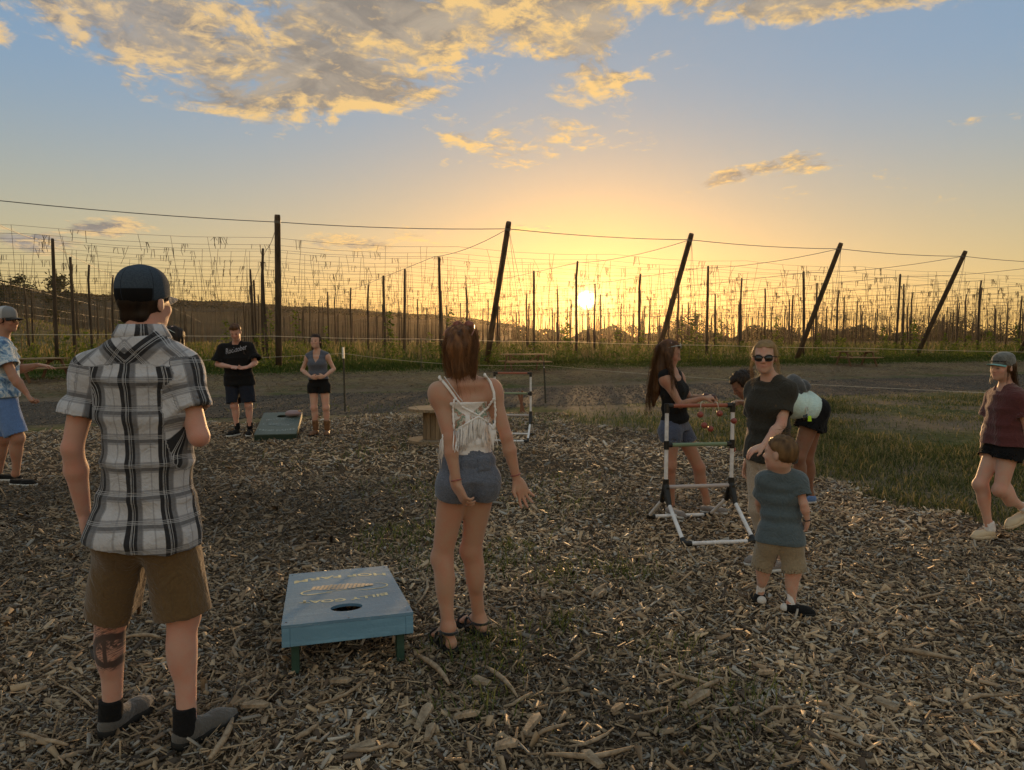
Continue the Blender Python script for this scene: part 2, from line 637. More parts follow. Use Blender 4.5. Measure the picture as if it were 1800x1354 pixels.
gx, gy = lin(-13, 9, 150), lin(-3, 15, 130)
X, Y = np.meshgrid(gx, gy)
lim = chip_limit(X, Y)
Zb = bed_z(X, Y) - 0.05 * sstep(-lim, 0.0, 0.3)
iv = np.arange(X.size).reshape(X.shape)
fb = np.stack([iv[:-1, :-1].ravel(), iv[:-1, 1:].ravel(), iv[1:, 1:].ravel(), iv[1:, :-1].ravel()], 1)
keep = (lim.ravel()[fb] > -0.3).any(1)
link('wood_chip_bed', mesh_np('wood_chip_bed', np.stack([X.ravel(), Y.ravel(), Zb.ravel()], 1), fb[keep], smooth=True), bed_mat, kind='structure')

# ------------------------------------------------------------------ hop yard
P0 = Vector((-9.84, 30.0, 0))
pole_mat = material('weathered_pole', rough=0.9, spec=0.15, fn=wood_fn((0.030, 0.022, 0.016), (0.095, 0.070, 0.050), 5.0, (1, 1, 0.12)), bump=(30, 0.5))
wire_mat = material('steel_wire', (0.12, 0.115, 0.11), rough=0.5, spec=0.4, metallic=0.6)
twine_mat = material('coir_twine', (0.13, 0.10, 0.065), rough=1.0, spec=0.05)

K_OFF = {k: (9.27 * k if k >= 0 else -10.3 + 9.7 * (k + 1)) for k in range(-16, 26)}
R_OFF = [9.1 + 7.55 * j for j in range(0, 60)]
TOPZ = 6.42


def lattice(k, rr):
    p = P0 + EV * K_OFF[k] + RV * rr
    return p


def zg(p):
    return float(height(p.x, p.y)) - 0.03


def in_view(p, margin=0.06):
    return p.y > 5 and abs(p.x / p.y) < 0.72 + margin


FRONT_LABEL = {0: 'tall black upright hop pole, thickest, left of the picture centre behind the vest wearer',
               1: 'leaning hop pole beside the head of the woman in the crochet top',
               2: 'leaning hop pole above the long haired girl at the toss game',
               3: 'leaning hop pole right of the woman in sunglasses',
               4: 'rightmost leaning hop pole above the lawn near the girl in the cap'}
front_top = {}
for k in range(-1, 6):
    b = lattice(k, 0)
    b.z = zg(b)
    lean = {0: 1.2}.get(k, 2.95)
    t = b - RV * lean
    t.z = 6.5
    front_top[k] = t
    r0 = 0.125 if k == 0 else 0.130
    ax = t - b
    mb = MB()
    mb.tube([b - ax * 0.05, b + ax * 0.25, b + ax * 0.5, b + ax * 0.75, b + ax * 0.985, b + ax], [r0 * 1.1, r0 * 1.04, r0, r0 * 0.96, r0 * 0.93, r0 * 0.8], 12)
    o = mb.build('hop_pole', pole_mat, smooth=True, label=FRONT_LABEL.get(k, 'leaning hop pole just beyond the %s edge of the picture' % ('left' if k < 0 else 'right')), category='pole', group='poles along the edge of the hop yard')
    # cable clamp and eye near the top
    c = MB()
    pc = b + ax * 0.955
    axn = ax.normalized()
    c.tube([pc - axn * 0.05, pc + axn * 0.05], r0 * 1.02, 12)
    c.build('cable_clamp', wire_mat, o)

pole_meshes = []
for i in range(4):
    mb = MB()
    rr = [0.088, 0.078, 0.096, 0.084][i]
    bend = [0.0, 0.04, -0.05, 0.03][i]
    mb.tube([(0, 0, -0.3), (bend, 0, 1.6), (bend * 1.6, bend, 3.2), (bend * 1.2, bend * 1.5, 4.8), (0, 0, 5.72), (0, 0, 5.78)], [rr * 1.15, rr * 1.06, rr, rr * 0.93, rr * 0.86, rr * 0.6], 8)
    me = bpy.data.meshes.new('hop_pole')
    me.from_pydata(mb.v, [], mb.f)
    me.polygons.foreach_set('use_smooth', [True] * len(me.polygons))
    me.materials.append(pole_mat)
    pole_meshes.append(me)

ROWNAME = {-1: 'in the row behind the plaid shirted man', 0: 'in the row receding behind the tall black pole', 1: 'in the row running back from the first leaning pole',
           2: 'in the row running back from the second leaning pole', 3: 'in the row running back from the third leaning pole', 4: 'in the row running back from the fourth leaning pole'}
inner, outer = [], []
for k in range(-16, 26):
    for j, rr in enumerate(R_OFF):
        p = lattice(k, rr) + EV * random.gauss(0, 0.30) + RV * random.gauss(0, 0.40)
        if j > 4:
            p += EV * random.gauss(0, 0.8) + RV * random.gauss(0, 1.2)
        d = p.length
        if d > 330 or not in_view(p):
            continue
        p.z = zg(p)
        (inner if d < 158 else outer).append((d, k, j, p))
inner.sort(key=lambda q: q[0])
outer += inner[292:]
inner = inner[:292]
for d, k, j, p in inner:
    o = bpy.data.objects.new('hop_pole', random.choice(pole_meshes))
    COL.objects.link(o)
    o.location = p
    o.rotation_euler = (random.gauss(0, 0.014), random.gauss(0, 0.014), random.uniform(0, 6.28))
    hs = (TOPZ + random.uniform(-0.12, 0.16) - 0.36) / 5.78
    o.scale = (1, 1, hs)
    where = ROWNAME.get(k) or ('in the %s row beyond the rightmost leaning pole' % nth(k - 4) if k > 4 else 'in the %s row left of the tall black pole' % nth(-k))
    o['label'] = '%s upright hop pole back %s' % (nth(j + 1), where)
    o['category'] = 'pole'
    o['group'] = 'upright poles of the hop yard'
mb = MB()
for d, k, j, p in outer:
    lx, ly = random.gauss(0, 0.09), random.gauss(0, 0.09)
    mb.tube([(p.x, p.y, p.z - 0.2), (p.x + lx, p.y + ly, p.z + TOPZ - 0.4 + random.uniform(-0.1, 0.15))], 0.085, 5)
mb.build('far_hop_poles', pole_mat, smooth=True, kind='stuff', label='far dark hop poles standing as a thin forest on the horizon', category='poles')


def wire_obj(name, pts, r, label, group, mat=wire_mat):
    mb = MB()
    mb.tube(pts, r, 5, cap=False)
    return mb.build(name, mat, smooth=True, label=label, category='wire', group=group)


# edge cable over the front poles
pts = []
ks = list(range(-1, 6))
clampz = {k: front_top[k] + (lattice(k, 0) - front_top[k]) * 0.0 - Vector((0, 0, 0.28)) + RV * 0.12 for k in ks}
p_l = clampz[-1] + (clampz[-1] - clampz[0]) * 0.9
seq = [p_l] + [clampz[k] for k in ks] + [clampz[5] * 2 - clampz[4]]
for a, b in zip(seq[:-1], seq[1:]):
    for i in range(8):
        t = i / 8
        p = a.lerp(b, t)
        p.z -= 0.10 * 4 * t * (1 - t)
        pts.append(p)
wire_obj('edge_cable', pts, 0.016, 'long steel cable strung over the tops of the front hop poles', 'edge cable')
# row cables: from each leaning pole back over its row
for k in range(-6, 16):
    a = clampz.get(k)
    pts = []
    if a is not None:
        q = lattice(k, R_OFF[0])
        q.z = TOPZ - 0.12
        for i in range(8):
            t = i / 8
            p = a.lerp(q, t)
            p.z -= 0.22 * 4 * t * (1 - t)
            pts.append(p)
    for rr in R_OFF[:26]:
        q = lattice(k, rr)
        q.z = TOPZ - 0.12
        pts.append(q)
    wire_obj('row_cable', pts, 0.014, 'steel cable over the pole tops ' + (ROWNAME.get(k) or ('of the %s row beyond the rightmost leaning pole' % nth(k - 4) if k > 4 else 'of the %s row left of the tall black pole' % nth(-k))), 'row cables')
# guy wires from the leaning poles down to the ground outside
for k in (1, 2, 3, 4):
    for s in (-0.35, 0.25):
        a = front_top[k] - Vector((0, 0, 0.3))
        b = lattice(k, -0.3) + EV * (2.2 + s)
        b.z = zg(b)
        wire_obj('guy_wire', [a, b], 0.008, ('left' if s < 0 else 'right') + ' one of two guy wires falling from the %s leaning hop pole' % nth(k), 'guy wires of the leaning poles')
# cross wires of the trellis
cross_w = [4.4 + 1.9 * i for i in range(0, 52)]
trellis_pts = []
for i, rr in enumerate(cross_w):
    pts = []
    for k in range(-9, 19):
        p = lattice(k, rr)
        p.z = TOPZ - 0.10
        n = 3
        nx = lattice(k + 1, rr)
        for s in range(n):
            t = s / n
            q = p.lerp(nx, t)
            q.z = TOPZ - 0.10 - 0.16 * 4 * t * (1 - t) - (0.10 if i % 3 else 0.0)
            pts.append(q)
    pts = [q for q in pts if q.y > 8 and abs(q.x / q.y) < 1.0]
    if len(pts) > 2:
        wire_obj('trellis_wire', pts, 0.0070 + 0.0001 * i, '%s trellis wire back from the leaning poles, strung level across the yard' % nth(i + 1), 'trellis wires')
        trellis_pts.append(pts)

# leftover twine hanging from the trellis (nobody could count it)
tv, tf = [], []


def ribbon(a, b, r):
    """a three sided thread"""
    base = len(tv)
    for p in (a, b):
        for k in range(3):
            an = k * 2.094
            tv.append((p[0] + r * math.cos(an), p[1] + r * math.sin(an), p[2]))
    for k in range(3):
        k2 = (k + 1) % 3
        tf.append((base + k, base + k2, base + 3 + k2, base + 3 + k))


R = random.Random(5)
for i, pts in enumerate(trellis_pts):
    for a, b in zip(pts[:-1], pts[1:]):
        L = (b - a).length
        x = 0.0
        dens = 1.0 if i < 14 else 0.75
        nclump = int(L * 0.60 * dens + R.random())
        for _ in range(nclump):
            c = a.lerp(b, R.random())
            kind = R.random()
            rad = 0.008 + 0.00013 * c.y
            if kind < 0.38:          # a cut bunch: bar with short ends
                wd = R.uniform(0.25, 0.75)
                p1, p2 = c - EV * wd / 2, c + EV * wd / 2
                ribbon((p1.x, p1.y, p1.z - 0.04), (p2.x, p2.y, p2.z - 0.05), rad * 1.3)
                ribbon((p1.x, p1.y, p1.z - 0.10), (p2.x, p2.y, p2.z - 0.09), rad)
                for _ in range(R.randint(3, 6)):
                    q = p1.lerp(p2, R.random())
                    l = R.uniform(0.15, 0.55)
                    ribbon((q.x, q.y, q.z), (q.x + R.gauss(0, 0.07), q.y + R.gauss(0, 0.07), q.z - l), rad)
            elif kind < 0.68:        # a strand hanging down
                l = R.uniform(0.7, 3.2)
                s = R.gauss(0, 0.22)
                m = (c.x + s * 0.6, c.y, c.z - l * 0.5)
                ribbon((c.x, c.y, c.z), m, rad * 0.8)
                ribbon(m, (c.x + s, c.y + R.gauss(0, 0.1), c.z - l), rad * 0.8)
            else:                    # still tied down to the ground
                g = float(height(c.x, c.y))
                s = R.gauss(0, 0.45)
                ribbon((c.x, c.y, c.z), (c.x + s, c.y + R.gauss(0, 0.3), g + 0.1), rad * 0.7)
me = mesh_np('hop_twine', tv, tf)
link('hop_twine', me, twine_mat, kind='stuff', label='frayed ends of coir twine hanging from the trellis wires', category='twine')
# ------------------------------------------------------------------ figures: implicit surfaces meshed on a grid
V3 = lambda p: np.array([p[0], p[1], p[2]], float)


def nrm(v):
    v = np.asarray(v, float)
    return v / (np.linalg.norm(v) + 1e-12)


class Field:
    def __init__(self, lo, hi, vox):
        self.vox = vox
        self.lo = np.asarray(lo, float)
        n = np.ceil((np.asarray(hi, float) - self.lo) / vox).astype(int) + 1
        self.ax = [self.lo[i] + vox * np.arange(n[i]) for i in range(3)]
        self.F = np.full(tuple(n), 1.0, np.float32)

    def sub(self, lo, hi):
        sl, pts = [], []
        for i in range(3):
            a = max(0, int(math.floor((lo[i] - self.lo[i]) / self.vox)))
            b = min(self.F.shape[i], int(math.ceil((hi[i] - self.lo[i]) / self.vox)) + 1)
            if b <= a:
                return None, None
            sl.append(slice(a, b))
            sh = [1, 1, 1]
            sh[i] = -1
            pts.append(self.ax[i][a:b].reshape(sh).astype(np.float32))
        return tuple(sl), pts

    def put(self, sl, d, k, op='u'):
        F = self.F[sl]
        if op == 's':                      # smooth subtraction
            d = -d
            h = np.clip(0.5 - 0.5 * (F - d) / k, 0, 1)
            self.F[sl] = F * (1 - h) + d * h + k * h * (1 - h)
        else:
            h = np.clip(0.5 + 0.5 * (F - d) / k, 0, 1)
            self.F[sl] = F * (1 - h) + d * h - k * h * (1 - h)

    def cap(self, a, b, ra, rb, k=0.02, op='u', flat=False):
        """tapered limb from a to b; flat: cut square at b"""
        a, b = V3(a), V3(b)
        m = max(ra, rb) + k + 0.03
        sl, P = self.sub(np.minimum(a, b) - m, np.maximum(a, b) + m)
        if sl is None:
            return
        ab = b - a
        L2 = float(ab @ ab) + 1e-9
        q = [P[i] - a[i] for i in range(3)]
        tr = (q[0] * ab[0] + q[1] * ab[1] + q[2] * ab[2]) / L2
        t = np.clip(tr, 0, 1)
        d2 = sum((q[i] - ab[i] * t) ** 2 for i in range(3))
        d = np.sqrt(d2) - (ra + (rb - ra) * t)
        if flat:
            d2 = sum((q[i] - ab[i] * tr) ** 2 for i in range(3))
            dr = np.sqrt(d2) - (ra + (rb - ra) * np.clip(tr, 0, 1.1))
            d = np.where(tr > 0.5, np.maximum(dr, (tr - 1) * math.sqrt(L2)), d)
        self.put(sl, d.astype(np.float32), k, op)

    def ell(self, c, r, R=None, k=0.02, op='u'):
        """ellipsoid; rows of R are its axes"""
        c = V3(c)
        r = np.asarray(r, float)
        m = r.max() + k + 0.03
        sl, P = self.sub(c - m, c + m)
        if sl is None:
            return
        q = [P[i] - c[i] for i in range(3)]
        if R is None:
            R = np.eye(3)
        e = [q[0] * R[j][0] + q[1] * R[j][1] + q[2] * R[j][2] for j in range(3)]
        k0 = np.sqrt(sum((e[j] / r[j]) ** 2 for j in range(3))) + 1e-6
        k1 = np.sqrt(sum((e[j] / r[j] ** 2) ** 2 for j in range(3))) + 1e-6
        self.put(sl, (k0 * (k0 - 1) / k1).astype(np.float32), k, op)

    def loft(self, st, k=0.03):
        """stations (centre, lateral axis, half width, half depth)"""
        for (c0, l0, a0, b0), (c1, l1, a1, b1) in zip(st[:-1], st[1:]):
            c0, c1 = V3(c0), V3(c1)
            m = max(a0, a1, b0, b1) + k + 0.03
            sl, P = self.sub(np.minimum(c0, c1) - m, np.maximum(c0, c1) + m)
            if sl is None:
                continue
            ab = c1 - c0
            L = np.linalg.norm(ab)
            ax = ab / L
            lat = nrm((l0 + l1) / 2)
            lat = nrm(lat - ax * (lat @ ax))
            dep = np.cross(ax, lat)
            q = [P[i] - c0[i] for i in range(3)]
            h = q[0] * ax[0] + q[1] * ax[1] + q[2] * ax[2]
            t = np.clip(h / L, 0, 1)
            A = a0 + (a1 - a0) * t
            B = b0 + (b1 - b0) * t
            x = q[0] * lat[0] + q[1] * lat[1] + q[2] * lat[2]
            y = q[0] * dep[0] + q[1] * dep[1] + q[2] * dep[2]
            k0 = np.sqrt((x / A) ** 2 + (y / B) ** 2) + 1e-6
            k1 = np.sqrt((x / A ** 2) ** 2 + (y / B ** 2) ** 2) + 1e-6
            d = k0 * (k0 - 1) / k1
            e = np.maximum(-h, h - L)
            dd = np.sqrt(np.maximum(d, 0) ** 2 + np.maximum(e, 0) ** 2) + np.minimum(np.maximum(d, e), 0)
            self.put(sl, dd.astype(np.float32), k)

    def cut(self, fn):
        """intersect with fn(x, y, z) <= 0"""
        X = [self.ax[0][:, None, None], self.ax[1][None, :, None], self.ax[2][None, None, :]]
        self.F = np.maximum(self.F, fn(*X).astype(np.float32))

    def sample(self, p):
        p = np.asarray(p, float)
        i = np.clip(np.round((p - self.lo) / self.vox).astype(int), 0, np.array(self.F.shape) - 1)
        return self.F[i[..., 0], i[..., 1], i[..., 2]]

    def mesh(self):
        F, vox = self.F, self.vox
        ins = F < 0
        nx, ny, nz = F.shape
        cnt = np.zeros((nx - 1, ny - 1, nz - 1), np.int8)
        for dx_ in (0, 1):
            for dy_ in (0, 1):
                for dz_ in (0, 1):
                    cnt += ins[dx_:nx - 1 + dx_, dy_:ny - 1 + dy_, dz_:nz - 1 + dz_]
        act = (cnt > 0) & (cnt < 8)
        ci = np.argwhere(act)
        if len(ci) == 0:
            return np.zeros((0, 3)), np.zeros((0, 4), int)
        idx = np.full(act.shape, -1, np.int64)
        idx[act] = np.arange(len(ci))
        cor = [(0, 0, 0), (1, 0, 0), (0, 1, 0), (1, 1, 0), (0, 0, 1), (1, 0, 1), (0, 1, 1), (1, 1, 1)]
        val = [F[ci[:, 0] + c[0], ci[:, 1] + c[1], ci[:, 2] + c[2]] for c in cor]
        acc = np.zeros((len(ci), 3))
        num = np.zeros(len(ci))
        for a, b in ((0, 1), (2, 3), (4, 5), (6, 7), (0, 2), (1, 3), (4, 6), (5, 7), (0, 4), (1, 5), (2, 6), (3, 7)):
            fa, fb = val[a], val[b]
            m = (fa < 0) != (fb < 0)
            t = np.where(m, fa / np.where(m, fa - fb, 1), 0)
            pa, pb = np.array(cor[a], float), np.array(cor[b], float)
            acc += np.where(m[:, None], pa + (pb - pa) * t[:, None], 0)
            num += m
        v = self.lo + (ci + acc / num[:, None]) * vox
        faces = []
        for ax in range(3):
            sl0 = [slice(None)] * 3
            sl1 = [slice(None)] * 3
            sl0[ax], sl1[ax] = slice(0, -1), slice(1, None)
            A, B = ins[tuple(sl0)], ins[tuple(sl1)]
            e = np.argwhere(A != B)
            u_, w_ = (ax + 1) % 3, (ax + 2) % 3
            ok = (e[:, u_] > 0) & (e[:, w_] > 0) & (e[:, u_] < F.shape[u_] - 1) & (e[:, w_] < F.shape[w_] - 1)
            e = e[ok]
            flip = ~A[e[:, 0], e[:, 1], e[:, 2]]
            q = []
            for du, dw in ((-1, -1), (0, -1), (0, 0), (-1, 0)):
                c = e.copy()
                c[:, u_] += du
                c[:, w_] += dw
                q.append(idx[c[:, 0], c[:, 1], c[:, 2]])
            q = np.stack(q, 1)
            q[flip] = q[flip][:, ::-1]
            faces.append(q)
        f = np.concatenate(faces)
        f = f[(f >= 0).all(1)]
        return v, f


def relax(v, f, it=2, lam=0.5):
    """laplacian smoothing"""
    n = len(v)
    e = np.concatenate([f[:, [0, 1]], f[:, [1, 2]], f[:, [2, 3]], f[:, [3, 0]]])
    for _ in range(it):
        s = np.zeros_like(v)
        c = np.bincount(e[:, 0], minlength=n) + np.bincount(e[:, 1], minlength=n)
        for i in range(3):
            s[:, i] = np.bincount(e[:, 0], v[e[:, 1], i], n) + np.bincount(e[:, 1], v[e[:, 0], i], n)
        v = v + lam * (s / np.maximum(c, 1)[:, None] - v)
    return v


def normals(v, f):
    a = np.cross(v[f[:, 2]] - v[f[:, 0]], v[f[:, 3]] - v[f[:, 1]])
    n = np.zeros_like(v)
    for k in range(4):
        for i in range(3):
            n[:, i] += np.bincount(f[:, k], a[:, i], len(v))
    return n / (np.linalg.norm(n, axis=1)[:, None] + 1e-12)


def waves(p, freq, seed, n=7, warp=0.6):
    """cheap smooth noise, about -1..1"""
    r = np.random.default_rng(seed)
    p = p * freq
    w1 = np.stack([np.sin(p @ nrm(r.normal(size=3)) * 1.3 + r.uniform(0, 6.28)) for _ in range(3)], 1) * warp
    q = p + w1
    s = 0
    for i in range(n):
        d = nrm(r.normal(size=3)) * r.uniform(0.7, 1.6)
        s = s + np.sin(q @ d + r.uniform(0, 6.28))
    return s / math.sqrt(n) * 0.9


# ---- materials for the figures
def skin_fn(nt):
    c = attr_col(nt)
    n = obj_noise(nt, 14, 4, 0.6)
    n2 = obj_noise(nt, 160, 3, 0.6)
    n3 = obj_noise(nt, 420, 2, 0.5)
    c = nt.mix(nt.m('MULTIPLY', nt.smooth(n3, 0.66, 0.72), 0.35), c, nt.mix(1.0, c, (0.55, 0.40, 0.32), 'MULTIPLY'))
    c = nt.mix(nt.m('MULTIPLY', nt.smooth(n, 0.38, 0.66), 0.40), c, nt.mix(1.0, c, (1.10, 0.70, 0.62), 'MULTIPLY'))
    return nt.mix(nt.m('MULTIPLY', n2, 0.18), c, nt.mix(1.0, c, (0.70, 0.62, 0.58), 'MULTIPLY'))


skin_mat = material('skin', rough=0.58, spec=0.28, fn=skin_fn, sss=0.22, sheen=0.22, bump=(220, 0.18))


def tattoo_fn(nt):
    c = skin_fn(nt)
    a, b, mk = nt.m('DIVIDE', attr_fac(nt, 'ta'), 1.25), nt.m('DIVIDE', attr_fac(nt, 'tb'), 1.25), attr_fac(nt, 'tm')
    vec = nt.comb(a, b, 0.0)
    wob = nt.m('MULTIPLY', nt.m('SUBTRACT', nt.noise(vec, 60.0, 4, 0.7), 0.5), 0.020)
    r = nt.m('ADD', nt.vm('LENGTH', vec), wob)
    ring = nt.m('SUBTRACT', 1.0, nt.smooth(nt.m('ABSOLUTE', nt.m('SUBTRACT', r, 0.044)), 0.008, 0.015))
    trunk = nt.m('MULTIPLY', nt.m('SUBTRACT', 1.0, nt.smooth(nt.m('ABSOLUTE', nt.m('ADD', a, 0.006)), 0.004, 0.007)), nt.m('SUBTRACT', 1.0, nt.smooth(nt.m('ABSOLUTE', b), 0.040, 0.048)))
    crown = nt.m('MULTIPLY', nt.smooth(nt.noise(vec, 130.0, 4, 0.7), 0.44, 0.50), nt.m('MULTIPLY', nt.smooth(b, -0.004, 0.010), nt.m('SUBTRACT', 1.0, nt.smooth(r, 0.040, 0.046))))
    hatch_n = nt.noise(nt.comb(nt.m('MULTIPLY', a, 60.0), nt.m('MULTIPLY', nt.m('ADD', b, nt.m('MULTIPLY', a, -0.45)), 330.0), 0.0), 1.0, 3, 0.6)
    box = nt.m('MULTIPLY', nt.m('SUBTRACT', 1.0, nt.smooth(nt.m('ABSOLUTE', nt.m('SUBTRACT', b, 0.012)), 0.070, 0.088)), nt.m('SUBTRACT', 1.0, nt.smooth(nt.m('ABSOLUTE', a), 0.038, 0.046)))
    hatch = nt.m('MULTIPLY', nt.m('MULTIPLY', nt.smooth(hatch_n, 0.48, 0.55), box), 0.85)
    ink = nt.m('MAXIMUM', nt.m('MAXIMUM', ring, trunk), nt.m('MAXIMUM', crown, hatch))
    ink = nt.m('MULTIPLY', nt.m('MULTIPLY', ink, mk), 0.9)
    return nt.mix(ink, c, (0.022, 0.018, 0.018))


tattoo_mat = material('tattooed_skin', rough=0.58, spec=0.28, fn=tattoo_fn, sss=0.22, sheen=0.22, bump=(220, 0.18))


def cloth(name, base, fleck=0.12, rough=0.95, scale=90, sheen=0.30):
    def fn(nt):
        n = obj_noise(nt, scale, 3, 0.6)
        n2 = obj_noise(nt, 9, 4, 0.6)
        d = tuple(c * (1 - fleck) for c in base)
        l = tuple(min(1, c * (1 + fleck)) for c in base)
        c = nt.ramp(n, [(0.3, d), (0.7, l)])
        return nt.mix(nt.m('MULTIPLY', nt.smooth(n2, 0.45, 0.75), 0.20), c, tuple(x * 0.72 for x in base))
    return material(name, base, rough, 0.12, fn, bump=(400, 0.15), sheen=sheen, wrinkle=0.30)


def hair_mat(name, dark, light, sc=1.0):
    def fn(nt):
        c = attr_fac(nt, 'tone')
        n = obj_noise(nt, 60 * sc, 4, 0.7, (1, 1, 0.15))
        return nt.ramp(nt.m('ADD', nt.m('MULTIPLY', c, 0.6), nt.m('MULTIPLY', n, 0.5)), [(0.2, dark), (0.85, light)])
    return material(name, dark, 0.5, 0.35, fn, translucent=(0.34, light))


def plaid_fn(nt):
    u, v = attr_fac(nt, 'pu'), attr_fac(nt, 'pv')

    def band(x, period, lo, hi, soft=0.0012):
        m = nt.m('MULTIPLY', nt.m('FRACT', nt.m('DIVIDE', x, period)), period)
        return nt.m('MULTIPLY', nt.smooth(m, lo - soft, lo + soft), nt.m('SUBTRACT', 1.0, nt.smooth(m, hi - soft, hi + soft)))
    white, grey, dgrey, black = (0.56, 0.56, 0.60), (0.20, 0.20, 0.22), (0.10, 0.10, 0.11), (0.012, 0.012, 0.015)
    c = white
    pv_, pu_ = 0.104, 0.140
    c = nt.mix(nt.m('MULTIPLY', band(v, pv_, 0.020, 0.062), 0.62), c, grey)
    c = nt.mix(nt.m('MULTIPLY', band(v, pv_, 0.028, 0.040), 0.75), c, dgrey)
    c = nt.mix(nt.m('MULTIPLY', band(u, pu_, 0.040, 0.104), 0.66), c, grey)
    c = nt.mix(nt.m('MULTIPLY', band(u, pu_, 0.040, 0.082), 0.97), c, black)
    c = nt.mix(nt.m('MULTIPLY', band(u, pu_, 0.080, 0.100), 0.55), c, dgrey)
    c = nt.mix(nt.m('MULTIPLY', band(u, pu_, 0.006, 0.012), 0.5), c, grey)
    for q in (0.057, 0.0605, 0.068):
        c = nt.mix(nt.m('MULTIPLY', band(u, pu_, q, q + 0.0016, 0.0005), 0.8), c, (0.62, 0.62, 0.65))
    for q in (0.042, 0.047, 0.053):
        c = nt.mix(nt.m('MULTIPLY', band(v, pv_, q, q + 0.0016, 0.0005), 0.7), c, (0.62, 0.62, 0.65))
    weave = obj_noise(nt, 700, 2, 0.5)
    return nt.mix(nt.m('MULTIPLY', weave, 0.25), c, (0.10, 0.10, 0.11))


plaid_mat = material('plaid_cotton', rough=0.95, spec=0.1, fn=plaid_fn, translucent=(0.12, None), sheen=0.2, bump=(500, 0.1), wrinkle=0.34)


def hawaii_fn(nt):
    P = nt.new('ShaderNodeTexCoord').outputs['Object']
    n = nt.noise(P, 9, 4, 0.7, 1.5)
    n2 = nt.noise(P, 26, 4, 0.7, 2.0)
    c = nt.ramp(n, [(0.36, (0.07, 0.14, 0.27)), (0.48, (0.24, 0.36, 0.50)), (0.56, (0.56, 0.60, 0.63)), (0.72, (0.22, 0.33, 0.48))])
    return nt.mix(nt.m('MULTIPLY', nt.smooth(n2, 0.60, 0.66), 0.85), c, (0.04, 0.065, 0.11))


hawaii_mat = material('palm_print_cotton', rough=0.95, spec=0.1, fn=hawaii_fn, bump=(500, 0.1), wrinkle=0.3)


def crochet_fn(nt):
    u, v, m = attr_fac(nt, 'pu'), attr_fac(nt, 'pv'), attr_fac(nt, 'cro')
    per = 0.085
    a = nt.m('SUBTRACT', nt.m('MULTIPLY', nt.m('FRACT', nt.m('DIVIDE', u, per)), per), per / 2)
    b = nt.m('SUBTRACT', nt.m('MULTIPLY', nt.m('FRACT', nt.m('DIVIDE', v, per)), per), per / 2)
    r = nt.vm('LENGTH', nt.comb(a, b, 0.0))
    ang = nt.m('ARCTAN2', a, b)
    pet = nt.m('ADD', r, nt.m('MULTIPLY', nt.m('SINE', nt.m('MULTIPLY', ang, 8.0)), 0.0045))
    c = nt.ramp(nt.m('DIVIDE', pet, 0.056), [(0.0, (0.42, 0.24, 0.18)), (0.16, (0.30, 0.17, 0.12)), (0.22, (0.52, 0.50, 0.44)), (0.40, (0.60, 0.58, 0.52)), (0.46, (0.22, 0.30, 0.24)), (0.60, (0.34, 0.42, 0.34)), (0.68, (0.45, 0.26, 0.20)), (0.80, (0.60, 0.58, 0.55)), (1.0, (0.66, 0.64, 0.62))], 'CONSTANT')
    knit = obj_noise(nt, 240, 2, 0.5)
    c = nt.mix(nt.m('MULTIPLY', nt.smooth(knit, 0.5, 0.6), 0.35), c, (0.25, 0.15, 0.11))
    return nt.mix(m, (0.76, 0.73, 0.73), c)


crochet_mat = material('crochet_cotton', rough=0.95, spec=0.1, fn=crochet_fn, bump=(300, 0.5))
white_yarn = material('white_yarn', (0.80, 0.77, 0.76), 0.95, 0.1, bump=(500, 0.4))

SKIN = {'warm': (0.42, 0.245, 0.165), 'fair': (0.52, 0.32, 0.24), 'tan': (0.36, 0.20, 0.135), 'brown': (0.22, 0.115, 0.072), 'pink': (0.50, 0.29, 0.225)}


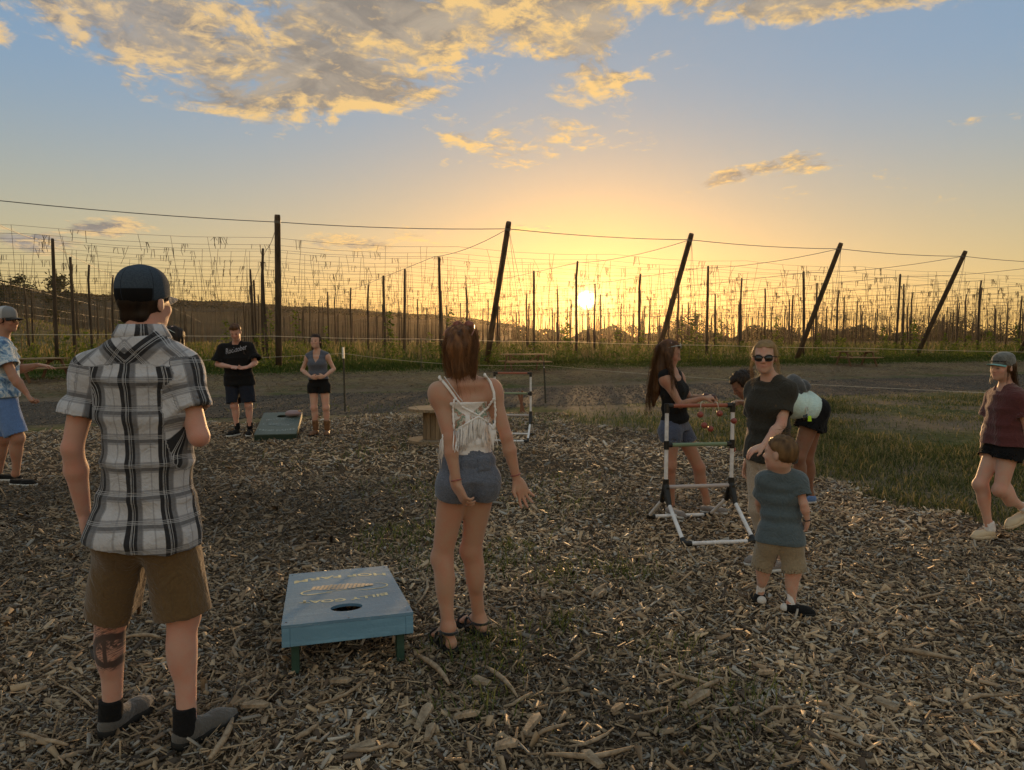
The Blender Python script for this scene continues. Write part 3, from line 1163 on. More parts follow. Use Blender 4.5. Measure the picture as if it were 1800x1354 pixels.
class Person:
    """joints come as photograph pixels plus a distance; sides a and b are the photo's left and right"""

    def __init__(self, label, base, vox, s, front, joints, skin='fair', hf=None, hu=(0, 0, 1), female=False, head_s=1.0, girth=1.0, bust=1.0, k=1.0):
        self.bust = bust
        s = s * k
        joints = {n_: (j[0], j[1], j[2] * k) for n_, j in joints.items()}
        self.vox, self.s, self.female, self.g = vox, s, female, girth
        self.J = {k: V3(W(*j)) for k, j in joints.items()}
        self.fr = nrm(V3(front))
        self.hf = nrm(V3(hf if hf is not None else front))
        self.hu = nrm(V3(hu))
        self.hr = nrm(np.cross(self.hf, self.hu))
        self.hu = np.cross(self.hr, self.hf)
        self.hs = s * head_s
        self.skin = np.array(SKIN[skin])
        self.root = empty('person', (base[0], base[1], 0.0), label=label, category='person')
        self.base = np.array([base[0], base[1], 0.0])
        J = self.J
        self.lat = nrm(J['sh_b'] - J['sh_a'])
        self.hlat = nrm(J['hip_b'] - J['hip_a'])
        self.neck = J['neck']
        self.pel = (J['hip_a'] + J['hip_b']) / 2
        self.hands = {}
        self.feet = {}
        allp = np.array(list(J.values()))
        self.lo, self.hi = allp.min(0) - 0.30, allp.max(0) + 0.30
        self.lo[2] = -0.03

    def H(self, x, y, z):
        """a point in head space: x right, y forward, z up, metres for an adult head"""
        return self.J['head'] + self.hs * (self.hr * x + self.hf * y + self.hu * z)

    def U(self, x, y, z):
        """head space kept upright, for hair that hangs"""
        f = nrm(self.hf * np.array([1, 1, 0]))
        rr = nrm(np.cross(f, [0, 0, 1]))
        return self.J['head'] + self.hs * (rr * x + f * y + np.array([0, 0, 1.0]) * z)

    def headR(self):
        return np.stack([self.hr, self.hf, self.hu])

    def stations(self, infl=0.0, top=1.0, hem=None):
        s, g = self.s, self.g
        up = self.neck - self.pel
        f = self.fr
        fem = self.female
        shw = np.linalg.norm(self.J['sh_b'] - self.J['sh_a']) / 2
        hipw = np.linalg.norm(self.J['hip_b'] - self.J['hip_a']) / 2
        L = lambda t: nrm(self.hlat * (1 - t) + self.lat * t)
        P = lambda t, o=0.0: self.pel + up * t + f * o * s
        i = infl
        hw = hipw + 0.075 * s * g
        return [(P(-0.13, -0.01), L(0), hw * 0.82 + i, 0.085 * s * g + i), (P(0.0, -0.012), L(0), hw + i, (0.112 if fem else 0.108) * s * g + i),
                (P(0.20, 0.0), L(0.2), hw * (0.90 if fem else 0.97) + i, 0.095 * s * g + i), (P(0.38, 0.005), L(0.4), (0.118 if fem else 0.145) * s * g + i, 0.088 * s * g + i),
                (P(0.62, 0.012), L(0.7), (0.128 if fem else 0.155) * s * g + i, 0.100 * s * g + i), (P(0.82, 0.0), L(1), shw * (0.86 if fem else 0.92) + i, 0.088 * s * g + i),
                (P(0.955, -0.012), L(1), shw * 0.66 + i * 0.8, 0.060 * s * g + i * 0.8), (P(1.03, -0.01), L(1), 0.055 * s + i * 0.5, 0.052 * s + i * 0.5)]

    def limbs(self, F, infl=0.0, parts='ab', which=('arm', 'leg')):
        s, g, J = self.s, self.g, self.J
        fem = 0.88 if self.female else 1.0
        for q in parts:
            if 'arm' in which and 'el_' + q in J:
                S, E, Wr = J['sh_' + q], J['el_' + q], J['wr_' + q]
                F.cap(S, E, 0.050 * s * fem * g, 0.036 * s * fem * g, 0.03)
                F.ell(S + (E - S) * 0.12, (0.056 * s * fem * g,) * 3, k=0.04)
                F.cap(E, E + (Wr - E) * 0.32, 0.036 * s * fem * g, 0.040 * s * fem * g, 0.015)
                F.cap(E + (Wr - E) * 0.32, Wr, 0.040 * s * fem * g, 0.0245 * s * fem, 0.015)
            if 'leg' in which and 'kn_' + q in J:
                Hp, K, A = J['hip_' + q], J['kn_' + q], J['an_' + q]
                lf = self.feet_dir.get(q, self.fr)
                F.cap(Hp, K, 0.086 * s * (0.98 if self.female else 1) * g, 0.054 * s * g, 0.04)
                F.ell(Hp + (K - Hp) * 0.03 - self.fr * 0.045 * s, (0.082 * s * g, 0.078 * s * g, 0.085 * s * g), k=0.05)
                F.ell(K + lf * 0.012 * s, (0.050 * s,) * 3, k=0.03)
                F.cap(K, A, 0.050 * s * g, 0.034 * s, 0.03)
                F.ell(K + (A - K) * 0.30 - lf * 0.022 * s, (0.045 * s * g, 0.045 * s * g, 0.105 * s), k=0.04)
                F.ell(A - lf * 0.012, (0.034 * s, 0.036 * s, 0.038 * s), k=0.02)

    def hand(self, F, q, d, pn, thumb, curl=0.35, spread=0.12):
        """wrist joint q, finger direction d, palm normal pn, thumb = +1/-1 side"""
        s = self.s * (0.92 if self.female else 1.0)
        Wr = self.J['wr_' + q]
        d = nrm(V3(d))
        pn = V3(pn)
        pn = nrm(pn - d * (pn @ d))
        side = np.cross(d, pn) * thumb
        kn = []
        F.ell(Wr + d * 0.05 * s, (0.040 * s, 0.050 * s, 0.016 * s), np.stack([side, d, pn]), 0.015)
        for i, (off, ln, ba) in enumerate(((0.030, 0.072, 0.094), (0.010, 0.080, 0.098), (-0.011, 0.074, 0.094), (-0.030, 0.058, 0.086))):
            kpt = Wr + (d * ba + side * off) * s
            F.cap(Wr + (d * 0.02 + side * off * 0.6) * s, kpt, 0.015 * s, 0.0115 * s, 0.010)
            dd = nrm(d + side * spread * off / 0.03)
            p = kpt
            ang = 0.0
            cu = curl * (1 + 0.18 * i)
            for seg, rr in ((0.45, 0.0098), (0.30, 0.0090), (0.25, 0.0080)):
                ang += cu
                dr = dd * math.cos(ang) + pn * math.sin(ang)
                p2 = p + dr * ln * seg * s
                F.cap(p, p2, rr * s, rr * 0.93 * s, 0.004)
                p = p2
        b = Wr + (d * 0.028 + side * 0.026) * s
        m = b + nrm(d * 0.75 + side * 0.65 + pn * 0.35) * 0.042 * s
        e = m + nrm(d * 0.95 + side * 0.15 + pn * 0.35) * 0.032 * s
        F.cap(b, m, 0.0145 * s, 0.0115 * s, 0.010)
        F.cap(m, e, 0.0112 * s, 0.009 * s, 0.005)

    def head(self, F, chin=1.0, smile=False):
        h, R = self.hs, self.headR()
        E = lambda c, r, k=0.018, op='u': F.ell(self.H(*c), np.array(r) * h, R, k, op)
        C = lambda a, b, ra, rb, k=0.012: F.cap(self.H(*a), self.H(*b), ra * h, rb * h, k)
        E((0, -0.014, 0.036), (0.0765, 0.096, 0.082))
        E((0, 0.030, -0.030), (0.060, 0.060, 0.076), 0.03)
        E((0, 0.034, -0.076), (0.045, 0.046, 0.034 * chin), 0.03)
        E((0, 0.069, -0.098), (0.020, 0.016, 0.016), 0.02)
        C((-0.034, 0.076, 0.013), (0.034, 0.076, 0.013), 0.013, 0.013, 0.015)
        for x in (-1, 1):
            E((x * 0.037, 0.062, -0.030), (0.022, 0.020, 0.022), 0.02)
            F.ell(self.H(x * 0.031, 0.096, -0.004), np.array((0.018, 0.013, 0.011)) * h, R, 0.010, 's')
            E((x * 0.031, 0.077, -0.004), (0.0125, 0.0115, 0.0105), 0.004)
            E((x * 0.078, -0.010, -0.010), (0.008, 0.017, 0.029), 0.012)
            E((x * 0.011, 0.094, -0.036), (0.009, 0.010, 0.007), 0.006)
        C((0, 0.084, 0.006), (0, 0.107, -0.031), 0.009, 0.0115, 0.010)
        E((0, 0.0865, -0.060), (0.023, 0.009, 0.0055), 0.006)
        E((0, 0.0850, -0.069), (0.020, 0.009, 0.0065), 0.006)
        nb = self.neck + (self.J['head'] - self.neck) * 0.0
        F.cap(nb - nrm(self.neck - self.pel) * 0.03 * self.s, self.H(0, -0.022, -0.055), 0.060 * self.s * (0.84 if self.female else 1.0), 0.056 * h * (0.86 if self.female else 1.0), 0.03)

    def body(self, toes, hands, hair_col=(0.05, 0.03, 0.02), barefoot=(), mat=None, tattoo=None, lipcol=(0.36, 0.13, 0.11)):
        """toes: foot direction per side"""
        self.feet_dir = {q: nrm(V3(t)) for q, t in toes.items()}
        s, J = self.s, self.J
        F = Field(self.lo, self.hi, self.vox)
        F.loft(self.stations()[1:], 0.05)
        for q in 'ab':
            F.cap(self.neck - nrm(self.neck - self.pel) * 0.03 * s, J['sh_' + q] + np.array([0, 0, 0.012]), 0.042 * s, 0.044 * s, 0.05)
        if self.female and self.bust:
            for sx in (-1, 1):
                c = self.pel + (self.neck - self.pel) * 0.66 + self.lat * sx * 0.068 * s + self.fr * 0.080 * s
                F.ell(c, (0.052 * s * self.bust,) * 3, k=0.05)
        self.limbs(F)
        self.head(F)
        for q, hd in hands.items():
            self.hand(F, q, *hd)
        for q in 'ab':
            A, d = J['an_' + q], self.feet_dir[q]
            if q in barefoot:
                heel = A - d * 0.035 * s
                heel[2] = 0.050 * s
                ball = A + d * 0.125 * s
                ball[2] = 0.042 * s
                F.ell(heel, (0.032 * s, 0.036 * s, 0.032 * s), k=0.03)
                F.cap(A + d * 0.01, ball, 0.034 * s, 0.024 * s, 0.03)
                sd = nrm(np.cross(d, [0, 0, 1]))
                for i in range(5):
                    o = (i - 2) * 0.0165 * s
                    st = ball + sd * o * 0.8
                    en = st + d * (0.055 - 0.006 * abs(i - 1.5)) * s
                    en[2] = 0.034 * s
                    F.cap(st, en, 0.014 * s, 0.0095 * s, 0.008)
        v, f = F.mesh()
        v = relax(v, f, 2, 0.45)
        self.field = F
        col = np.tile(self.skin, (len(v), 1))
        rel = (v - J['head']) / self.hs
        hx, hy, hz = rel @ self.hr, rel @ self.hf, rel @ self.hu
        lips = np.exp(-((hx / 0.021) ** 2 + ((hz + 0.0645) / 0.0085) ** 2)) * (hy > 0.06)
        col = col * (1 - lips[:, None] * 0.8) + np.array(lipcol) * lips[:, None] * 0.8
        brow = np.exp(-(((np.abs(hx) - 0.034) / 0.017) ** 4 + ((hz - 0.020 + np.abs(hx) * 0.06) / 0.0055) ** 2)) * (hy > 0.05)
        col = col * (1 - brow[:, None] * 0.85) + np.array(hair_col) * brow[:, None] * 0.85
        eye = np.exp(-(((np.abs(hx) - 0.031) / 0.0125) ** 4 + ((hz + 0.004) / 0.0062) ** 2)) * (hy > 0.06)
        col = col * (1 - eye[:, None]) + np.array((0.05, 0.035, 0.03)) * eye[:, None]
        cheek = np.exp(-(((np.abs(hx) - 0.04) / 0.02) ** 2 + ((hz + 0.035) / 0.02) ** 2)) * (hy > 0.03)
        col = col * (1 - cheek[:, None] * np.array([0.0, 0.16, 0.16]))
        for q in 'ab':
            for jn, rr in (('kn_', 0.075), ('el_', 0.055)):
                if jn + q in J:
                    dd = np.linalg.norm(v - J[jn + q], axis=1) / (rr * s)
                    col = col * (1 - np.exp(-dd ** 2)[:, None] * np.array([0.02, 0.10, 0.10]))
        at = {'col': col}
        if tattoo:
            q, cen, latv = tattoo
            cen = V3(cen)
            rr = v - cen
            latv = nrm(V3(latv))
            at['ta'] = rr @ latv
            at['tb'] = rr[:, 2]
            back = np.cross(latv, [0, 0, 1])
            at['tm'] = ((np.linalg.norm(rr, axis=1) < 0.16) & (rr @ back < 0.06)).astype(float)
        me = mesh_np('body', v - self.base, f, smooth=True, attrs=at)
        self.body_ob = link('body', me, mat or skin_mat, self.root)
        return self

    # ---- clothing
    def finish(self, name, F, mat, fold=0.004, freq=16, seed=1, hang=0.5, attrs=None, parent=None, rel_it=2, detail=None):
        v, f = F.mesh()
        if len(v) == 0:
            return None
        v = relax(v, f, rel_it, 0.5)
        n = normals(v, f)
        p = v.copy()
        p[:, 2] *= hang
        w_ = 0.9 * waves(p, freq * 0.55, seed + 3) + 0.7 * waves(p, freq, seed)
        w_ = w_ - 0.8 * np.abs(waves(p, freq * 1.5, seed + 9)) + 0.25 * waves(p, freq * 3.1, seed + 5)
        if detail is not None:
            w_ = w_ * detail(v)
        v = v + n * (w_ * fold)[:, None]
        at = attrs(v) if attrs else None
        self.last_v = v
        me = mesh_np(name, v - self.base, f, smooth=True, attrs=at)
        return link(name, me, mat, parent or self.root)

    def shirt(self, name, mat, infl=0.016, hem=-0.02, sleeve=0.62, sl_r=(0.068, 0.074), neck_cut=0.95, collar=0.05, seed=1, fold=0.005, attrs=None, loose=0.0, slope=0.0, vneck=0.0, bust=True, hem_curve=0.0, straight=0.8):
        """hem: spine fraction where it ends; sleeve: fraction of upper arm covered"""
        s, J = self.s, self.J
        F = Field(self.lo, self.hi, self.vox)
        up0 = nrm(self.neck - self.pel)
        st = self.stations(infl * s)
        if loose:
            st = [(c, l, a + loose * s * max(0, 0.75 - t), b + loose * s * max(0, 0.75 - t)) for (c, l, a, b), t in zip(st, (-0.13, 0, 0.2, 0.38, 0.62, 0.82, 0.95, 1.03))]
        if sleeve:
            for q in 'ab':
                if 'el_' + q not in J:
                    continue
                S, E = J['sh_' + q], J['el_' + q]
                F.ell(S + (E - S) * 0.1, ((0.058 + infl) * s * self.g,) * 3, k=0.05)
                e = S + (E - S) * sleeve
                F.cap(S, e, sl_r[0] * s * self.g, sl_r[1] * s * self.g, 0.025, flat=True)
                F.cap(e - (E - S) * 0.06, e + (E - S) * 0.2, (sl_r[1] - 0.010) * s * self.g, (sl_r[1] - 0.010) * s * self.g, 0.004, 's')
        if straight:          # cloth hangs past the waist instead of following it
            for i_ in (2, 3, 4):
                f_ = (i_ - 1) / 4
                c, l, a, b = st[i_]
                st[i_] = (c, l, a * (1 - straight) + straight * max(a, st[1][2] * (1 - f_) + st[5][2] * f_), b * (1 - straight) + straight * max(b, st[1][3] * (1 - f_) + st[5][3] * f_))
        F.loft(st, 0.05)
        for q in 'ab':
            F.cap(self.neck - nrm(self.neck - self.pel) * 0.03 * s, J['sh_' + q] + np.array([0, 0, 0.012]), (0.042 + infl * 0.8) * s, (0.044 + infl) * s, 0.05)
        if self.female and self.bust:
            for sx in (-1, 1):
                c = self.pel + (self.neck - self.pel) * 0.66 + self.lat * sx * 0.064 * s + self.fr * 0.080 * s
                F.ell(c, ((0.052 * self.bust + infl) * s,) * 3, k=0.07)
        if hem < 0.12:        # over the hips
            for q in 'ab':
                Hp, K = J['hip_' + q], J['kn_' + q]
                rh = (0.082 + infl + 0.008 + loose * 0.4) * s * self.g
                F.cap(Hp + up0 * 0.05 * s, Hp + (K - Hp) * 0.30, rh, rh, 0.05)
                F.ell(Hp + (K - Hp) * 0.03 - self.fr * 0.045 * s, ((0.078 + infl + 0.010) * s * self.g,) * 3, k=0.06)
        up = nrm(self.neck - self.pel)
        full = np.linalg.norm(self.neck - self.pel)
        # hem and neckline
        h0 = self.pel + up * full * hem
        n0 = self.neck + up * (neck_cut - 1.0) * full

        def cutf(x, y, z):
            a = -((x - h0[0]) * up[0] + (y - h0[1]) * up[1] + (z - h0[2]) * up[2])
            if slope or hem_curve:
                lx = (x - self.pel[0]) * self.lat[0] + (y - self.pel[1]) * self.lat[1]
                a = a + slope * lx + hem_curve * (lx / 0.16) ** 2
            arm = None
            # keep the sleeves out of the hem cut
            for q in 'ab':
                if sleeve and 'el_' + q in J:
                    S = J['sh_' + q]
                    m_ = 0.24 * s - np.sqrt((x - S[0]) ** 2 + (y - S[1]) ** 2 + (z - S[2]) ** 2)
                    arm = m_ if arm is None else np.maximum(arm, m_)
            if arm is not None:
                a = np.where(arm > 0, np.minimum(a, -0.01), a)
            fd = (x - self.neck[0]) * self.fr[0] + (y - self.neck[1]) * self.fr[1]
            ld = (x - self.neck[0]) * self.lat[0] + (y - self.neck[1]) * self.lat[1]
            lower = np.clip(fd / (0.08 * s), -0.3, 1) * collar + vneck * np.clip(1 - np.abs(ld) / (0.075 * s), 0, 1) * (fd > 0)
            side = np.clip((np.abs(ld) - 0.05 * s) / (0.03 * s), 0, 1)
            b = ((x - n0[0]) * up[0] + (y - n0[1]) * up[1] + (z - n0[2]) * up[2]) + lower - side * 0.2
            return np.maximum(a, b)
        F.cut(cutf)
        self.shirt_field = F
        return self.finish(name, F, mat, fold * s, 15, seed, 0.45, attrs)

    def shorts(self, name, mat, length=0.5, infl=0.014, flare=0.03, waist=0.22, seed=2, fold=0.004, leg_r=0.092):
        s, J = self.s, self.J
        F = Field(self.lo, self.hi, self.vox)
        F.loft(self.stations(infl * s)[1:4], 0.05)
        for q in 'ab':
            Hp, K = J['hip_' + q], J['kn_' + q]
            e = Hp + (K - Hp) * length
            F.cap(Hp, e, (leg_r + infl) * s * self.g, (leg_r * (1 - 0.34 * min(length, 1.1)) + infl + flare) * s * self.g, 0.014, flat=True)
            F.ell(Hp + (K - Hp) * 0.03 - self.fr * 0.045 * s, ((0.082 + infl) * s * self.g, (0.078 + infl) * s * self.g, (0.085 + infl) * s * self.g), k=0.05)
            if length < 1.6:
                rr = (leg_r * (1 - 0.34 * min(length, 1.1)) + infl + flare - 0.009) * s * self.g
                F.cap(e - (K - Hp) * 0.05, e + (K - Hp) * 0.2, rr, rr, 0.004, 's')
        up = nrm(self.neck - self.pel)
        w0 = self.pel + up * np.linalg.norm(self.neck - self.pel) * waist
        zr = self.pel[2] - 0.03
        F.cut(lambda x, y, z: np.minimum((x - w0[0]) * up[0] + (y - w0[1]) * up[1] + (z - w0[2]) * up[2], z - zr + 0 * x))
        self.crotch(F, length)
        self.shorts_field = F
        return self.finish(name, F, mat, fold * s, 17, seed, 0.5)

    def crotch(self, F, length):
        s, J = self.s, self.J
        km = (J['kn_a'] + J['kn_b']) / 2
        ax = nrm(km - self.pel)
        lt = nrm(self.hlat * 0.5 + 0.5 * nrm(J['kn_b'] - J['kn_a']))
        lt = nrm(lt - ax * (lt @ ax))
        c0 = self.pel + ax * (0.105 * self.g ** 0.5 + 0.02) * s
        sep = max(0.02, (np.linalg.norm((J['kn_b'] - J['kn_a']) @ lt) - 0.17 * s * self.g)) / 0.36 / s

        def fn(x, y, z):
            q = (x - c0[0], y - c0[1], z - c0[2])
            h = q[0] * ax[0] + q[1] * ax[1] + q[2] * ax[2]
            l = q[0] * lt[0] + q[1] * lt[1] + q[2] * lt[2]
            gap = 0.005 * s + np.maximum(h, 0) * min(0.30, 0.06 + sep * 0.5)
            return -np.maximum(np.abs(l) - gap, -h)
        F.cut(fn)

    def trousers(self, name, mat, infl=0.016, waist=0.22, seed=2, hem=0.93):
        s, J = self.s, self.J
        F = Field(self.lo, self.hi, self.vox)
        F.loft(self.stations(infl * s)[:4], 0.05)
        for q in 'ab':
            Hp, K, A = J['hip_' + q], J['kn_' + q], J['an_' + q]
            F.cap(Hp, K, (0.09 + infl) * s, (0.056 + infl) * s, 0.03)
            e = K + (A - K) * hem
            F.cap(K, e, (0.056 + infl) * s, (0.046 + infl) * s, 0.03, flat=True)
            F.ell(Hp + (K - Hp) * 0.03 - self.fr * 0.045 * s, ((0.082 + infl) * s,) * 3, k=0.05)
        up = nrm(self.neck - self.pel)
        w0 = self.pel + up * np.linalg.norm(self.neck - self.pel) * waist
        F.cut(lambda x, y, z: (x - w0[0]) * up[0] + (y - w0[1]) * up[1] + (z - w0[2]) * up[2])
        return self.finish(name, F, mat, 0.004, 18, seed, 0.5)

    def shoe(self, q, mat, sole_mat, length=0.275, collar=0.085, width=1.0, low=False, sole_h=0.024, tilt=0.0, name='shoe'):
        s, J = self.s, self.J
        d = self.feet_dir[q]
        A = J['an_' + q]
        sd = nrm(np.cross(d, [0, 0, 1]))
        zb = max(0.0, A[2] - 0.10 * s) if tilt else 0.0
        up = np.array([0, 0, 1.0])
        if tilt:
            up = nrm(up - d * tilt)
            d2 = nrm(d + np.array([0, 0, tilt]))
        else:
            d2 = d
        h = A.copy() - d * 0.052 * s
        h[2] = zb
        L = length * s
        F = Field(np.minimum(h, h + d2 * L) - 0.09, np.maximum(h, h + d2 * L) + np.array([0.09, 0.09, 0.20]), min(self.vox, 0.006))
        P = lambda t, z, o=0.0: h + d2 * L * t + up * z * s + sd * o * s
        wd = width * s
        F.cap(P(0.10, 0.042), P(0.30, 0.050), 0.037 * wd, 0.040 * wd, 0.02)
        F.cap(P(0.30, 0.046), P(0.68, 0.034), 0.040 * wd, 0.042 * wd, 0.03)
        F.cap(P(0.66, 0.030, 0.006), P(0.88, 0.026), 0.043 * wd, 0.030 * wd, 0.03)
        if not low:
            F.cap(P(0.16, 0.05), A * np.array([1, 1, 0]) + np.array([0, 0, zb + collar * s]), 0.040 * wd, 0.042 * wd, 0.02)
        top = collar + 0.006
        F.cut(lambda x, y, z: np.maximum((sole_h * s * 0.8) - ((x - h[0]) * up[0] + (y - h[1]) * up[1] + (z - h[2]) * up[2]), ((x - h[0]) * up[0] + (y - h[1]) * up[1] + (z - h[2]) * up[2]) - top * s))
        ob = self.finish(name, F, mat, 0.0012, 30, 5, 1.0)
        F2 = Field(np.minimum(h, h + d2 * L) - 0.09, np.maximum(h, h + d2 * L) + np.array([0.09, 0.09, 0.15]), min(self.vox, 0.006))
        F2.cap(P(0.10, 0.02), P(0.4, 0.02), 0.041 * wd, 0.040 * wd, 0.02)
        F2.cap(P(0.4, 0.02), P(0.68, 0.02, 0.004), 0.041 * wd, 0.047 * wd, 0.03)
        F2.cap(P(0.66, 0.02, 0.006), P(0.88, 0.02), 0.046 * wd, 0.034 * wd, 0.03)
        F2.cut(lambda x, y, z: np.maximum(-((x - h[0]) * up[0] + (y - h[1]) * up[1] + (z - h[2]) * up[2]) - 0.002, ((x - h[0]) * up[0] + (y - h[1]) * up[1] + (z - h[2]) * up[2]) - sole_h * s))
        self.finish('sole', F2, sole_mat, 0.0, 30, 5, 1.0, parent=ob)
        return ob

    def sock(self, q, mat, hi=0.13):
        s, A, K = self.s, self.J['an_' + q], self.J['kn_' + q]
        F = Field(A - 0.09, A + np.array([0.09, 0.09, 0.25]), min(self.vox, 0.006))
        ax = nrm(K - A)
        A = A - self.feet_dir[q] * 0.010 * s
        F.cap(A - ax * 0.03 * s, A + ax * (hi - 0.08) * s, 0.0445 * s, 0.0435 * s, 0.01, flat=True)
        return self.finish('sock', F, mat, 0.0012, 40, 3, 1.0)

    def hair(self, name, mat, prims, strands=(), cutf=None, rough=0.0025, seed=4, extra=0.0, vox=None, freq=60, fuzz=420, fuzz_len=0.035, fuzz_r=0.0006):
        """prims: ('e', centre, radii) / ('c', a, b, ra, rb) in head space; strands: (polyline world points, count, spread, radius)"""
        h, R = self.hs, self.headR()
        pts = [self.J['head']]
        for p in prims:
            for c in (p[1:2] if p[0] == 'e' else p[1:3]):
                pts.append(self.U(*c) if p[0] == 'w' else self.H(*c))
        pts = np.array(pts)
        vox = vox or min(self.vox, 0.006)
        F = Field(pts.min(0) - 0.15, pts.max(0) + 0.15, vox)
        for p in prims:
            if p[0] == 'e':
                F.ell(self.H(*p[1]), np.array(p[2]) * h, R, 0.02)
            elif p[0] == 'c':
                F.cap(self.H(*p[1]), self.H(*p[2]), p[3] * h, p[4] * h, 0.02)
            elif p[0] == 'w':
                F.cap(self.U(*p[1]), self.U(*p[2]), p[3] * h, p[4] * h, 0.03)
        if cutf:
            def cf(x, y, z):
                q = [x - self.J['head'][0], y - self.J['head'][1], z - self.J['head'][2]]
                ax = lambda a: (q[0] * a[0] + q[1] * a[1] + q[2] * a[2]) / h
                return cutf(ax(self.hr), ax(self.hf), ax(self.hu)) * h
            F.cut(cf)
        v, f = F.mesh()
        v = relax(v, f, 1, 0.5)
        n = normals(v, f)
        p = v.copy()
        p[:, 2] *= 0.12
        v = v + n * (waves(p, freq * 1.6, seed) * rough + waves(p, freq * 3.4, seed + 1) * rough * 0.6)[:, None]
        tone = 0.5 + 0.35 * waves(p, freq * 2.2, seed + 2)
        vs, fs, tn = [v], [f], [tone]
        base = len(v)
        r = np.random.default_rng(seed + 50)
        strands = list(strands)
        pick = r.integers(0, len(v), fuzz)
        fz = r.uniform(0.4, 1.2, fuzz) * fuzz_len * h
        dist_k = max(1.0, np.linalg.norm(self.J['head'][:2]) / 4.0)
        for i_ in range(fuzz):
            p0, nn_ = v[pick[i_]], n[pick[i_]]
            dwn = np.array([0, 0, -1.0]) - nn_ * (-nn_[2])
            dirv = nrm(nn_ * 0.35 + dwn * 0.9 + r.normal(size=3) * 0.35)
            strands.append(([p0 - nn_ * 0.002, p0 + dirv * fz[i_] * 0.5 + nn_ * fz[i_] * 0.12, p0 + dirv * fz[i_] + nn_ * fz[i_] * 0.05], 1, 0.0, fuzz_r * dist_k))
        for (pl, count, spread, rad) in strands:
            pl = np.array([V3(q) for q in pl])
            m = len(pl)
            for _ in range(count):
                o0 = r.normal(size=3) * spread
                o1 = r.normal(size=3) * spread * 1.5
                tt = np.linspace(0, 1, m)[:, None]
                ln = r.uniform(0.75, 1.08)
                q = pl[0] + (pl - pl[0]) * ln + o0 * (1 - tt) + o1 * tt + r.normal(size=(m, 3)) * spread * 0.12
                ring = []
                for i in range(m):
                    t = q[min(i + 1, m - 1)] - q[max(i - 1, 0)]
                    a = nrm(np.cross(t, [0.3, 1, 0.2]))
                    b = nrm(np.cross(t, a))
                    rr = rad * (1 - 0.75 * i / (m - 1))
                    ring += [q[i] + a * rr, q[i] - a * rr * 0.5 + b * rr * 0.87, q[i] - a * rr * 0.5 - b * rr * 0.87]
                vs.append(np.array(ring))
                ff = []
                for i in range(m - 1):
                    for k in range(3):
                        k2 = (k + 1) % 3
                        ff.append((base + i * 3 + k, base + i * 3 + k2, base + i * 3 + 3 + k2, base + i * 3 + 3 + k))
                fs.append(np.array(ff))
                tn.append(np.full(len(ring), r.uniform(0.1, 1.0)))
                base += len(ring)
        me = mesh_np(name, np.concatenate(vs) - self.base, np.concatenate(fs), smooth=True, attrs={'tone': np.concatenate(tn)})
        return link(name, me, mat, self.root)

    def surf(self, u, v, F=None, near=None, off=0.0):
        """the point of the figure's surface seen at photo pixel (u, v), lifted by off towards the camera"""
        F = F or self.field
        y0 = F.ax[1][0]
        y1 = F.ax[1][-1]
        ys_ = np.arange(y0, y1, 0.003)
        a, b = V3(W(u, v, y0)), V3(W(u, v, y1))
        P = a + (b - a) * ((ys_ - y0) / (y1 - y0))[:, None]
        d = F.sample(P)
        hit = np.argmax(d < 0)
        if d[hit] >= 0:
            return None
        p = P[hit]
        return p - nrm(b - a) * off

    def bits(self, name, mb, mat, parent=None, smooth=True, bevel=0.0):
        """an accessory made of simple shapes given in world coordinates"""
        mb.v = [tuple(V3(p) - self.base) for p in mb.v]
        return mb.build(name, mat, parent or self.root, smooth, bevel)

    def skull(self, x, y, z, k=1.0):
        return Vector(self.H(x, y, z))

    def glasses_up(self, mat, lens_mat, z=0.085, y=0.055, tilt=0.6, name='sunglasses'):
        """sunglasses pushed up on the hair"""
        mb = MB()
        for sx in (-1, 1):
            c = np.array([sx * 0.032, y, z])
            ring = [self.H(c[0] + 0.027 * math.cos(t), c[1] - 0.020 * math.sin(t) * tilt, c[2] + 0.022 * math.sin(t)) for t in np.linspace(0, 2 * math.pi, 17)]
            mb.tube(ring, 0.0032 * self.hs, 6)
            mb.tube([self.H(sx * 0.060, y, z), self.H(sx * 0.078, y - 0.05, z - 0.025), self.H(sx * 0.080, y - 0.10, z - 0.055)], 0.0028, 6)
        mb.tube([self.H(-0.008, y, z + 0.004), self.H(0.008, y, z + 0.004)], 0.003, 6)
        ob = self.bits(name, mb, mat)
        for sx in (-1, 1):
            ml = MB()
            c = (sx * 0.032, y, z)
            ring = [self.H(c[0] + 0.026 * math.cos(t), c[1] - 0.019 * math.sin(t) * tilt, c[2] + 0.021 * math.sin(t)) for t in np.linspace(0, 2 * math.pi, 17)[:-1]]
            n = len(ring)
            off = self.hf * 0.002
            ml.add([p + off for p in ring] + [p - off for p in ring], [tuple(range(n)), tuple(range(2 * n - 1, n - 1, -1))] + [(i, i + n, (i + 1) % n + n, (i + 1) % n) for i in range(n)])
            self.bits('lens', ml, lens_mat, ob)
        return ob

    def cap_hat(self, mat, brim_mat, back_mat=None, lift=0.0, brim_len=0.075, brim_drop=0.012, name='cap', brim_w=0.075, crown=1.0, panel=None):
        """baseball cap on the head"""
        h, R = self.hs, self.headR()
        F = Field(self.J['head'] - 0.2, self.J['head'] + 0.24, min(self.vox, 0.006))
        F.ell(self.H(0, -0.012, 0.040 + lift), np.array((0.088, 0.108, 0.092 * crown)) * h, R, 0.01)
        F.ell(self.H(0, -0.012, 0.085 + lift), np.array((0.074, 0.092, 0.056 * crown)) * h, R, 0.03)
        zc = 0.020 + lift

